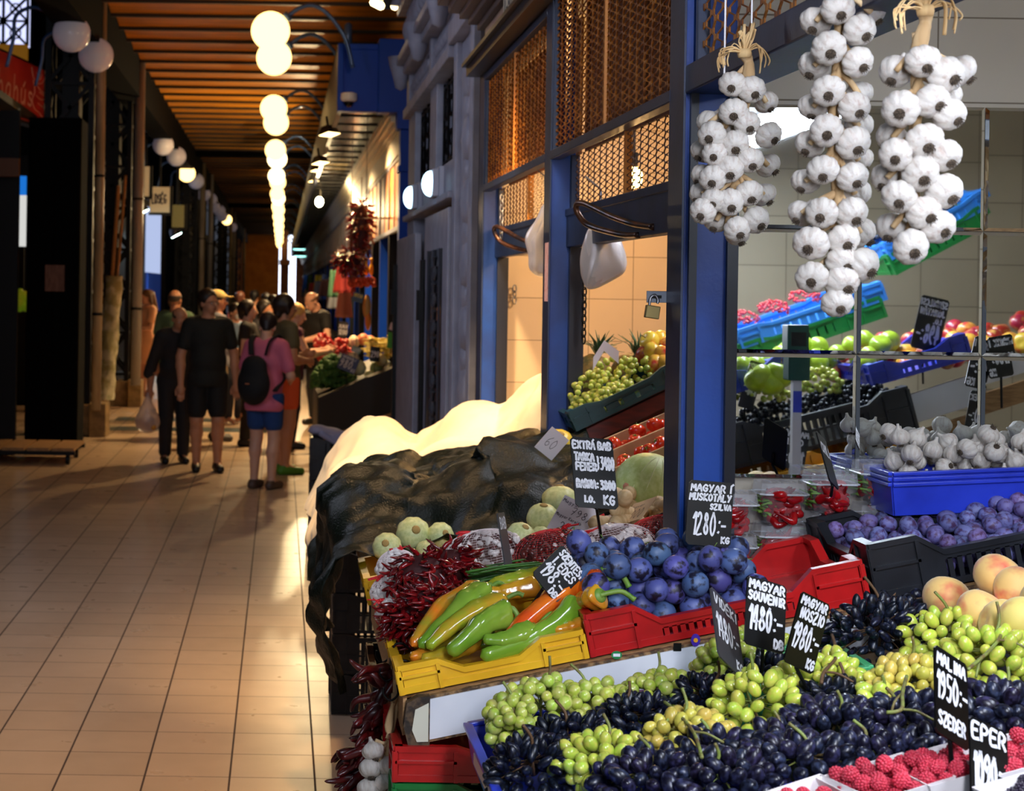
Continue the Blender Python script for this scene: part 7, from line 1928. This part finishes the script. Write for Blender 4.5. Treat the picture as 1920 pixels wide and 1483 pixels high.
tall, Jt = person('tall brunette woman with glasses and orange shorts, facing right', G(532, 888), 1.74, 108, TANNED, (96, 90, 62), .5, .50, (232, 96, 52), .5, (34, 24, 20), 'bob', (76, 140, 40), 0, (6, 6), 1.0, dict(Lwri=(.05, -.11, .66), Lelb=(.14, .0, .64), Relb=(-.14, .0, .64), Rwri=(-.05, -.11, .63)), glasses=True)
blond, _ = person('blonde woman in a purple sleeveless top reaching over the far stall', Vector((.13, 19.2, 0)), 1.62, 98, FAIR, (84, 26, 58), .1, .48, (40, 40, 52), 1.9, (226, 180, 104), 'full', (40, 40, 40), .08, (0, 10), 1.08, dict(Lelb=(.13, -.08, .66), Lwri=(.07, -.22, .70), Relb=(-.13, -.08, .66), Rwri=(-.05, -.22, .69)))
sell, Js = person('balding stall keeper in a black shirt bending over his produce', Vector((.52, 22.6, 0)), 1.78, -48, FAIR, (22, 22, 24), .55, .5, (30, 30, 34), 1.9, (120, 84, 60), 'bald', (20, 20, 20), .16, (-6, 22), 1.06, dict(Lelb=(.17, -.06, .68), Lwri=(.06, -.22, .66), Relb=(-.17, -.07, .68), Rwri=(-.12, -.24, .68)))
capm, _ = person('man in a beige cap and grey shirt with a shoulder strap', Vector((-.72, 20.0, 0)), 1.76, 96, TANNED, (120, 120, 132), .55, .48, (128, 108, 80), 1.6, (50, 40, 34), 'short', (60, 58, 60), 0, (8, 0), 1.08, dict(Lwri=(.1, -.12, .60)), cap=(206, 180, 110))
mask_, _ = person('woman with a white face mask in a pale blue top', Vector((-.60, 22.6, 0)), 1.58, 38, FAIR, (120, 150, 186), .5, .48, (40, 44, 60), 1.9, (34, 24, 20), 'full', None, 0, (0, 8), 1, mask=True, res=.011)
brun, _ = person('short haired brunette woman in a black lace top, facing right', Vector((-.36, 19.4, 0)), 1.66, 84, FAIR, (28, 25, 26), .3, .5, (30, 28, 32), 1.9, (32, 20, 18), 'bob', (30, 26, 26), 0, (4, 4), 1.05, dict(Lwri=(.1, -.12, .58), Rwri=(-.1, -.14, .60)), res=.011)
per, _ = person('dark haired person between the brunette and the tall woman', Vector((-.20, 21.6, 0)), 1.64, 60, TANNED, (34, 32, 40), .5, .5, (30, 28, 32), 1.9, (26, 20, 18), 'bob', None, 0, (0, 8), 1, res=.013)
green_, _ = person('balding man in a green shirt seen from behind', Vector((-1.28, 20.8, 0)), 1.76, 160, TANNED, (84, 112, 84), .6, .48, (50, 50, 56), 1.9, (70, 60, 54), 'bald', (30, 30, 30), 0, (0, 0), 1.1, res=.011)
lb_, _ = person('person in a pale blue shirt behind the green shirted man', Vector((-1.42, 23, 0)), 1.68, 150, TANNED, (120, 150, 180), .6, .48, (50, 50, 56), 1.9, (60, 50, 44), 'short', None, 0, (0, 0), 1.05, res=.013)
peach_, Jd = person('long haired blonde woman in a peach dress standing by the grey downpipe', G(273, 742), 1.74, -58, FAIR, None, .5, .5, None, 0, (100, 70, 42), 'long', (170, 120, 90), 0, (-10, 12), .92, dict(Lelb=(.13, -.03, .65), Lwri=(.05, -.14, .64), Relb=(-.13, -.03, .65), Rwri=(-.04, -.15, .66)), dress=(252, 196, 156), res=.011)
for i, (px, py, Y, H, hr, tp, yw, lb) in enumerate(((452, 553, 31, 1.72, (90, 50, 36), (190, 120, 120), 150, 'distant person with reddish hair and a pink top'), (478, 549, 33, 1.74, (24, 18, 18), (50, 46, 50), 170, 'distant dark haired person, left of two in dark clothes'), (497, 552, 30, 1.70, (24, 18, 18), (40, 40, 46), 200, 'distant dark haired person, right of two in dark clothes'), (510, 560, 27, 1.68, (20, 16, 16), (36, 30, 34), 190, 'dark haired person just left of the tall brunette'))):
    d = P(px, py, Y); person(lb, Vector((d.x, Y, 0)), H, yw, TANNED, tp, .6, .48, (44, 44, 52), 1.9, hr, 'full', None, 0, (0, 0), 1, res=.016)
# vendor whose dark head shows in the mirror
vd, _ = person('dark haired vendor sitting low, back of the head seen in the mirror', Vector((2.48, 1.72, -.28)), 1.62, 70, FAIR, (40, 42, 56), .6, .5, (40, 40, 46), 1.0, (18, 18, 24), 'full', None, 0, (0, 10), 1, dict(Lkne=(.07, -.2, .5), Lank=(.07, -.2, .25), Rkne=(-.07, -.2, .5), Rank=(-.07, -.2, .25)), res=.011)
tag(MB().box((2.3, 1.52, 0), (2.7, 1.95, .5)).build('stool_box', PL['black'], bevel=.01), 'black box the vendor sits on', 'box')

def world(g, p): return Matrix.Translation(g.location) @ Matrix.Rotation(g.rotation_euler.z, 4, 'Z') @ Vector(p)
# things they carry
bp = empty('backpack', 'black backpack worn over the pink shirt', 'backpack', pink.location, pink.rotation_euler.z); s = 1.58
v, f = sdf_mesh([('e', (0, .135*s, .60*s), (.10*s, .055*s, .12*s), .02), ('e', (0, .13*s, .70*s), (.075*s, .045*s, .06*s), .04), ('e', (0, .165*s, .57*s), (.075*s, .04*s, .07*s), .03)], .01)
put('pack', np_mesh('pack', v, f, cloth((16, 16, 18))), bp)
for sd in (1, -1):
    m = MB(); m.tube(catmull([(sd*.045*s, .085*s, .76*s), (sd*.06*s, .06*s, .84*s), (sd*.072*s, -.02*s, .865*s), (sd*.08*s, -.095*s, .78*s), (sd*.10*s, -.07*s, .66*s), (sd*.10*s, .07*s, .56*s)], 6), .016*s, 6, flat=.3); m.build('strap', cloth((16, 16, 18)), bp, True)
MB().box((-.012*s, .205*s, .60*s), (.012*s, .212*s, .606*s)).build('logo_patch', mat('patch', (200, 120, 80), .5), bp)
hw = world(bagman, Jb['Rwri']); pb = empty('plastic_bag', 'translucent plastic bag of yellow fruit carried by the stooping man', 'bag', (hw.x-.02, hw.y-.03, hw.z-.06))
v, f = sdf_mesh([('c', (0, 0, 0), (0, 0, -.14), .015, .07, .02), ('e', (0, 0, -.28), (.13, .085, .12), .08)], .012); put('bag_film', np_mesh('bag', v, f, mat('bag_film', (226, 220, 226), .3, trans=.55, alpha=.8)), pb)
r_ = random.Random(1)
for i in range(9): MB().ball((r_.uniform(-.075, .075), r_.uniform(-.045, .045), -.33+r_.uniform(0, .07)), .034, 10, 8).build('fruit', mat('bag_fruit', (214, 160, 60), .5), pb, True)
hb_ = empty('handbag', 'brown shoulder bag of the tall brunette', 'handbag', world(tall, (.19, .0, .82)))
v, f = sdf_mesh([('e', (0, 0, 0), (.07, .14, .16), .02)], .012, [((0, 0, 1), .11)]); put('pouch', np_mesh('pouch', v, f, cloth((84, 58, 40))), hb_)
MB().tube(catmull([(0, -.1, .1), (-.03, -.06, .4), (-.06, 0, .58), (-.03, .06, .4), (0, .1, .1)], 5), .01, 6).build('strap', cloth((84, 58, 40)), hb_, True)
wb = empty('plastic_bag', 'small white plastic bag in the stall keeper\'s hands', 'bag', world(sell, Js['Lwri'])+Vector((-.05, -.06, -.02)))
v, f = sdf_mesh([('e', (0, 0, 0), (.09, .07, .06), .02), ('c', (0, 0, -.02), (.1, -.02, -.12), .05, .02, .03)], .012); put('bag_body', np_mesh('bag', v, f, BAGW), wb)

# ------------------------------------------------------------------ far stall: stand, produce, signs, hangings
fs = empty('far_stall_stand', 'dark stand of the far stall with sloping top', 'stand', (0, 0, 0))
def zf(x): return .62+.42*(x-.4)
m = MB(); m.hexa([(.42, 18.35, 0), (1.26, 18.35, 0), (1.26, 21.4, 0), (.42, 21.4, 0), (.42, 18.35, zf(.42)), (1.26, 18.35, zf(1.26)), (1.26, 21.4, zf(1.26)), (.42, 21.4, zf(.42))]); m.build('body', mat('stand_black', (12, 12, 13), .6), fs)
MB().bar((.42, 18.34, .16), (1.25, 18.34, .48), .02, .03).build('lower_edge', WOOD, fs)
for k in range(2): crate('crate', 'black', .36, .5, .32, (.25, 13.1, .33*k), 'black crate at the passage by the far stall, %s of two' % ('lower', 'upper')[k], 0, dip=.95, slat=.04, gap=.7)
v, f = sdf_mesh([('e', (.36, 13.3, .69), (.13, .12, .035), .03), ('e', (.45, 13.2, .66), (.09, .1, .05), .03), ('c', (.33, 13.1, .69), (.5, 13.12, .58), .03, .02, .03), ('e', (.30, 13.3, .71), (.06, .07, .03), .03)], .01)
tag(put('cloth', np_mesh('cloth', v, f, cloth((150, 146, 170)))), 'crumpled greyish cloth on the black crates by the passage', 'cloth')
BRO = mat('broccoli', (58, 104, 34), .7, rgb2=(44, 84, 26), vscale=20, bump=.6, bscale=40)
def mound(name, px, py, Y, w, h, m, label, cat, r, n, seed):
    rng = random.Random(seed); s = FPX/Y; c = P(px, py, Y); mb = MB()
    for i in range(n):
        d = Vector((rng.gauss(0, 1), rng.gauss(0, 1), abs(rng.gauss(0, .8)))).normalized(); mb.ball(c+Vector((d.x*w/2/s, d.y*.16, d.z*h/s-h*.4/s)), r*rng.uniform(.7, 1.2), 7, 5)
    return tag(mb.build(name, m, smooth=True), label, cat)
for i, (px, py, w, h) in enumerate(((606, 712, 44, 40), (636, 706, 50, 44), (622, 690, 50, 36), (652, 716, 36, 30))):
    mound('broccoli', px, py, 18.9, w, h, BRO, 'dark green broccoli head, %s of the four on the far stall' % ('leftmost', 'third from the left', 'uppermost', 'rightmost')[i], 'broccoli', .035, 90, i)
REDR = mat('radish', (180, 30, 30), .35, rgb2=(220, 180, 160), vscale=9, lo=.55, hi=.7)
for i, (px, py, w, h) in enumerate(((612, 664, 34, 30), (640, 652, 36, 26), (606, 640, 30, 20))): mound('radish_bunch', px, py, 19.6, w, h, REDR, 'bunch of red radishes, %s on the far stall' % ('in front', 'at the right', 'at the back')[i], 'radishes', .032, 46, i+9)
for i, (px, py, r, c) in enumerate(((672, 690, .14, (214, 214, 160)), (694, 706, .11, (190, 200, 140)), (706, 690, .12, (150, 164, 96)), (722, 704, .10, (140, 156, 90)), (735, 692, .1, (170, 176, 120)), (700, 722, .08, (190, 210, 130)), (662, 672, .11, (228, 214, 176)), (715, 676, .1, (226, 206, 150)))):
    m_ = ME_SQ.copy(); m_.materials[0] = mat('gourd_%d' % i, c, .45); o = fruit('gourd', m_, P(px, py, 18.7+.1*(i % 3)), r*.62, 'pale gourd number %s of the far stall heap, counted from the left' % ('two', 'three', 'five', 'seven', 'eight', 'four', 'one', 'six')[i], 'gourd', None, None, Euler((1.2, .2*i, 0)).to_quaternion())
WAX = mat('wax_bean', (226, 206, 110), .5, obj_var=.1)
wx = MB(); rw = random.Random(2)
for i in range(160):
    c = P(rw.uniform(690, 745), rw.uniform(636, 672), 19.4+rw.uniform(0, .4)); d = Vector((rw.uniform(-1, 1), rw.uniform(-1, 1), rw.uniform(-.3, .3))).normalized()*.09; wx.tube([c-d, c+Vector((0, 0, .015)), c+d], [.005, .01, .005], 5)
tag(wx.build('wax_beans', WAX, smooth=True), 'heap of yellow wax beans at the back of the far stall', 'wax beans', kind='stuff')
for i, (px, py) in enumerate(((664, 640), (680, 636), (650, 646), (694, 640))):
    m_ = ME_SQ.copy(); m_.materials[0] = mat('onion_%d' % (i % 2), ((236, 216, 186), (214, 130, 90))[i % 2], .45); fruit('onion', m_, P(px, py, 19.9), .07, 'large onion at the back of the far stall, %s' % ('second from the left', 'third from the left', 'leftmost', 'rightmost')[i], 'onion', None)
def fsign(px, py, w, h, Y, tilt, board, lines, label, ink=None):
    s = Y/FPX; c = P(px, py, Y); R = Matrix.Rotation(tilt, 3, 'Y'); ex, ez = R @ Vector((w*s, 0, 0)), R @ Vector((0, 0, h*s))
    return price_sign(c-ex/2+ez/2, c+ex/2+ez/2, c-ex/2-ez/2, 0, 1, lines, label, board=board, ink=ink, stick=Vector((c.x, c.y+.01, min(zf(c.x)-.03, c.z-h*s*.6))), thick=.006)
fsign(653, 682, 36, 30, 18.5, .38, mat('sign_navy', (40, 50, 92), .4), [('BROKKOLI', .1, .78, .7, .14, .03), ('980', .06, .2, .66, .5, .05), ('KG', .76, .1, .2, .2, .03)], 'dark blue price sign reading 980 over the broccoli')
fsign(703, 664, 18, 28, 18.6, .05, CHALKB, [('290', .1, .3, .8, .4, .05)], 'black price sign reading 290 over the gourds')
fsign(668, 656, 18, 12, 18.6, .45, mat('sign_tricolour', (206, 206, 196), .6, rgb2=(60, 120, 70), vscale=8), [], 'small red white and green card above the dark blue sign')
fsign(733, 638, 13, 30, 18.6, .08, mat('sign_green', (70, 160, 40), .5), [], 'bright green blank card at the right of the far stall')
fsign(735, 612, 8, 14, 18.7, .3, mat('sign_pink', (236, 200, 190), .6), [], 'small pink card above the bright green one')
fsign(643, 618, 18, 30, 20.5, .1, mat('sign_scribble', (40, 38, 36), .5), [('XAX', .06, .6, .9, .2, .05), ('1200', .06, .2, .9, .3, .05)], 'upright sign with white writing beside the stall keeper')
fsign(606, 640, 7, 22, 20.4, .05, PAPER, [], 'narrow white card in front of the stall keeper')
fsign(671, 558, 20, 18, 19.3, .25, CHALKB, [('AKCIO', .1, .55, .8, .3, .06)], 'small black sign with yellow rim under the hanging paprika', mat('sign_yellow', (236, 200, 60), .5))
for (px, py, Y, w, h, lb, sd) in ((677, 428, 19.5, 42, 110, 'long hanging garland of dark red dried chillies', 41), (656, 489, 19.3, 56, 40, 'round wreath of dried chillies below the long garland', 42)):
    rng = random.Random(sd); s = FPX/Y; g = empty('chilli_garland', lb, 'chillies', P(px, py, Y))
    MB().ball((0, 0, 0), (w*.36/s, .08, h*.42/s), 12, 10).build('core', mat('chilli_core', (60, 10, 12), .7), g, True)
    MB().tube([(0, 0, h*.3/s), (0, 0, h*.5/s+.25)], .006, 5).build('string', STEMB, g)
    for i in range(98):
        d = Vector((rng.gauss(0, 1), rng.gauss(0, 1), rng.gauss(0, 1))).normalized()
        o = put('chilli', ME_CHD[i % 3], g, loc=(d.x*w*.40/s, d.y*.1, d.z*h*.46/s)); q = (d+Vector((0, 0, -.8))).normalized(); o.rotation_mode = 'QUATERNION'; o.rotation_quaternion = q.to_track_quat('X', 'Z'); o.scale = (2.4, 2.6, 2.6)
GOLD = mat('spice_bag', (206, 150, 40), .25, coat=.5); ORR = mat('paprika_red', (196, 60, 20), .4)
for i in range(5):
    p = P(660+i*9, 506, 19.3+.1*i); g = empty('spice_bag', 'hanging golden spice bag, %s of five above the red garland' % ('first', 'second', 'third', 'fourth', 'fifth')[i], 'spice bag', p)
    v, f = sdf_mesh([('e', (0, 0, 0), (.03, .03, .07), .01), ('c', (0, 0, .05), (0, 0, .12), .01, .022, .01)], .008); put('bag_body', np_mesh('bag', v, f, GOLD), g); MB().tube([(0, 0, .1), (0, 0, 2.6-p.z), (1.28-p.x, 0, 2.62-p.z)], .003, 5).build('string', STEMB, g)
rgm = MB(); rw = random.Random(5)
for i in range(90): rgm.ball(P(655+rw.uniform(0, 48), 528+rw.uniform(-6, 7), 19.3+rw.uniform(-.05, .3)), .026, 6, 5)
tag(rgm.build('paprika_garland', ORR, smooth=True), 'horizontal orange red paprika garland on the far stall', 'paprika', kind='stuff')
for i, (px, py, w, h, c) in enumerate(((688, 575, 16, 46, (190, 140, 70)), (690, 600, 12, 40, (214, 120, 30)), (662, 545, 10, 26, (180, 60, 40)))):
    a, b = P(px-w/2, py+h/2, 19.5), P(px+w/2, py-h/2, 19.5); v, f = sdf_mesh([('e', tuple((a+b)/2), ((b.x-a.x)/2, .06, (b.z-a.z)/2), .01)], .01); tag(put('hanging_pouch', np_mesh('pouch', v, f, mat('pouch_%d' % i, c, .5))), 'hanging %s pouch on the far stall' % ('tan', 'orange', 'rusty red')[i], 'pouch')
hbx = MB(); a, b = P(655, 470, 20.1), P(690, 386, 20.1); hbx.box((a.x, 20.1, a.z), (b.x, 20.14, b.z)); hbx.bar((a.x+.02, 20.12, b.z), (a.x+.02, 20.12, 3.92), .01, .01); hbx.bar((b.x-.02, 20.12, b.z), (b.x-.02, 20.12, 3.92), .01, .01); tag(hbx.build('dark_panel', mat('panel_dark', (40, 26, 22), .5)), 'dark board behind the hanging chilli garland', 'board')
# goods hung along the row farther down
RC = [((170, 60, 60), 'red'), ((190, 190, 200), 'white'), ((40, 70, 150), 'blue'), ((200, 190, 60), 'yellow'), ((70, 110, 80), 'green'), ((150, 110, 100), 'brown'), ((120, 130, 160), 'grey blue'), ((190, 120, 110), 'pink'), ((60, 30, 40), 'dark'), ((90, 120, 190), 'light blue')]
rw = random.Random(12)
for i in range(20):
    Y = 26+i*2.6+rw.uniform(-.4, .4); c, nm = RC[(i*7) % 10]; z = rw.uniform(1.75, 2.35); wd = rw.uniform(.16, .3); hh = rw.uniform(.35, .7); x = rw.uniform(.92, 1.15)
    g = empty('hanging_cloth', '%s cloth hung out along the far row, %s from the front' % (nm, ('first second third fourth fifth sixth seventh eighth ninth tenth eleventh twelfth thirteenth fourteenth fifteenth sixteenth seventeenth eighteenth nineteenth twentieth'.split())[i]), 'cloth', (x, Y, z))
    m = MB(); m.grid(lambda u, v: ((u-.5)*wd*(.6+.5*v)+.0, .05*math.sin(u*9+i)*(v+.2), -v*hh), 14, 8); o = m.build('fabric', cloth(c), g, True); md = o.modifiers.new('t', 'SOLIDIFY'); md.thickness = .01
    MB().bar((-wd*.4, 0, 0), (wd*.4, 0, 0), .012, .012).tube([(0, 0, 0), (0, 0, 2.55-z), (.3, 0, 2.6-z)], .006, 5).build('hanger', DARKM, g)
for i in range(6):
    Y = 27+i*5.5; x0 = rw.uniform(.45, .6); tag(MB().box((x0, Y, 0), (1.26, Y+3.6, rw.uniform(.7, .95))).box((x0-.02, Y-.02, rw.uniform(.6, .7)), (1.26, Y+3.6, .72)).build('counter', STALLD), 'dark counter of the far row, %s from the front' % ('first', 'second', 'third', 'fourth', 'fifth', 'sixth')[i], 'counter')
# ------------------------------------------------------------------ lamps that are out of the frame or hang in the stall
def tube_lamp(name, loc, L, rz, power, rgb, label, tgt=None):
    t = empty(name, label, 'lamp', loc, rz)
    MB().box((-.09, -L/2, 0), (.09, L/2, .04)).build('housing', mat('lamp_white', (225, 225, 225), .4), t, bevel=.006)
    e = MB()
    for x in (-.045, .045): e.tube([(x, -L/2+.02, -.02), (x, L/2-.02, -.02)], .013, 10)
    e.build('fluorescent_tube', emis('tube_glow', (225, 238, 255), 22), t, smooth=True)
    area_light('tube_light', (loc[0], loc[1], loc[2]-.05), (loc[0], loc[1], 0) if tgt is None else tgt, .16, power, rgb, size_y=L)
    return t
tube_lamp('fluorescent_lamp', (1.72, 1.9, 2.45), 1.3, 0, PW['tube'], (228, 238, 255), 'twin fluorescent lamp hung in the near stall, seen in the mirror')
tube_lamp('fluorescent_lamp', (.60, .8, 2.5), 1.4, 0, PW['tube2'], (235, 240, 255), 'twin fluorescent lamp over the grapes', tgt=(.85, 3.2, 1.3))
def flood_lamp(loc, tgt, power, rgb, label, angle=1.5, group=None, glow=8, sz=.13, blend=.7, scale=1):
    f = empty('flood_lamp', label, 'lamp', loc, group=group)
    d = (Vector(tgt)-Vector(loc)).normalized(); Q = d.to_track_quat('-Z', 'Y')
    f.rotation_mode = 'QUATERNION'; f.rotation_quaternion = Q
    MB().hexa([(-sz*.6, -sz*.4, .1), (sz*.6, -sz*.4, .1), (sz*.6, sz*.4, .1), (-sz*.6, sz*.4, .1), (-sz, -sz*.7, 0), (sz, -sz*.7, 0), (sz, sz*.7, 0), (-sz, sz*.7, 0)]).build('housing', DARKM, f)
    MB().box((-sz*.92, -sz*.62, -.004), (sz*.92, sz*.62, .002)).build('lamp_glass', emis('warm_flood_%d' % glow, (255, 214, 140), glow), f)
    MB().bar((0, 0, .1), (0, 0, .22), .02, .02).build('bracket', DARKM, f)
    if power: spot_light('flood_light', Vector(loc)+d*.03, tgt, power, rgb, angle, blend, .08)
    return f
flood_lamp((.40, 6.2, 3.3), (.65, 7.5, 1.2), PW['flood'], (255, 214, 160), 'warm floodlight on the cornice aimed at the cream sheet', .95)
flood_lamp((.3, 5.4, 3.4), (-.5, 6.7, 0), PW['aisle'], (255, 206, 150), 'warm floodlight on the cornice aimed at the aisle floor', 1.75, blend=1)
# far stall floodlights under the canopy
for (px, py, Y, w) in ((618, 252, 20.2, 1), (601, 306, 24.3, 1), (594, 320, 28, 0), (588, 340, 32.8, 0)):
    p = P(px, py, Y)
    flood_lamp(p, (1.0, Y-.4, 1.3), PW['far']*w, (255, 212, 150), 'glowing floodlight under the far canopy at %d m down the row' % Y, 2.5, 'floodlights under the far canopy', 7, .12 if w else .10)
p = P(580, 378, 29.6); p.x = max(p.x, .64)
b = empty('hanging_bulb', 'very bright bare bulb hanging under the far canopy', 'lamp', p)
MB().ball((0, 0, 0), (.07, .07, .09), 14, 10).build('bulb', emis('bulb_glow', (255, 236, 180), 40), b, smooth=True)
MB().tube([(0, 0, .08), (0, 0, .2)], .03, 8).build('socket', DARKM, b); 
MB().tube([(0, 0, .2), (0, 0, 3.925-p.z)], .006, 6).build('cord', DARKM, b)
point_light('bulb_light', (p.x, p.y, p.z-.12), PW['bulb'], (255, 225, 170), .06)
for px, py, Y in ((561, 467, 64.), (563, 480, 67.)):
    p = P(px, py, Y)
    c = empty('pendant_lamp', 'pale blue-green pendant lamp far along the right row, %s one' % ('upper' if py == 467 else 'lower'), 'lamp', p, group='pale pendant lamps far down the aisle')
    MB().lathe([(.25, 0), (.2, .1), (.06, .16), (.03, .22)], 14).build('shade', DARKM, c, smooth=True)
    MB().lathe([(.02, -.04), (.2, -.03), (.24, 0)], 14).build('diffuser', emis('teal_lamp', (150, 235, 225), 4), c, smooth=True)
    MB().tube([(0, 0, .2), (0, 0, 3.92-p.z)], .01, 6).build('cord', DARKM, c)
# warm bulb in the near stall's room
p = Vector((1.42, 6.9, 2.27))
b = empty('hanging_bulb', 'warm bulb glowing behind the mesh of the near stall', 'lamp', p)
MB().ball((0, 0, 0), (.035, .035, .045), 14, 10).build('bulb', emis('bulb_warm', (255, 190, 90), 60), b, smooth=True)
MB().tube([(0, 0, .04), (0, 0, .1)], .015, 8).build('socket', DARKM, b)
MB().tube([(0, 0, .1), (0, 0, .71)], .004, 6).build('cord', DARKM, b)
point_light('bulb_light', (p.x, p.y, p.z-.06), PW['room'], (255, 200, 130), .05)
tube_lamp('fluorescent_lamp', (1.9, 5.6, 2.85), 1.2, 0, 16, (240, 240, 250), 'fluorescent lamp in the room behind the mesh')

t = tube_lamp('fluorescent_lamp', (-2.8, 8.2, 3.7), 1.8, 0, 48, (222, 228, 255), 'cool lamp added out of view on the left to brighten the portal', tgt=(1.0, 9.6, 2.3))  # out-of-view fill lamp, put in to brighten the grey portal
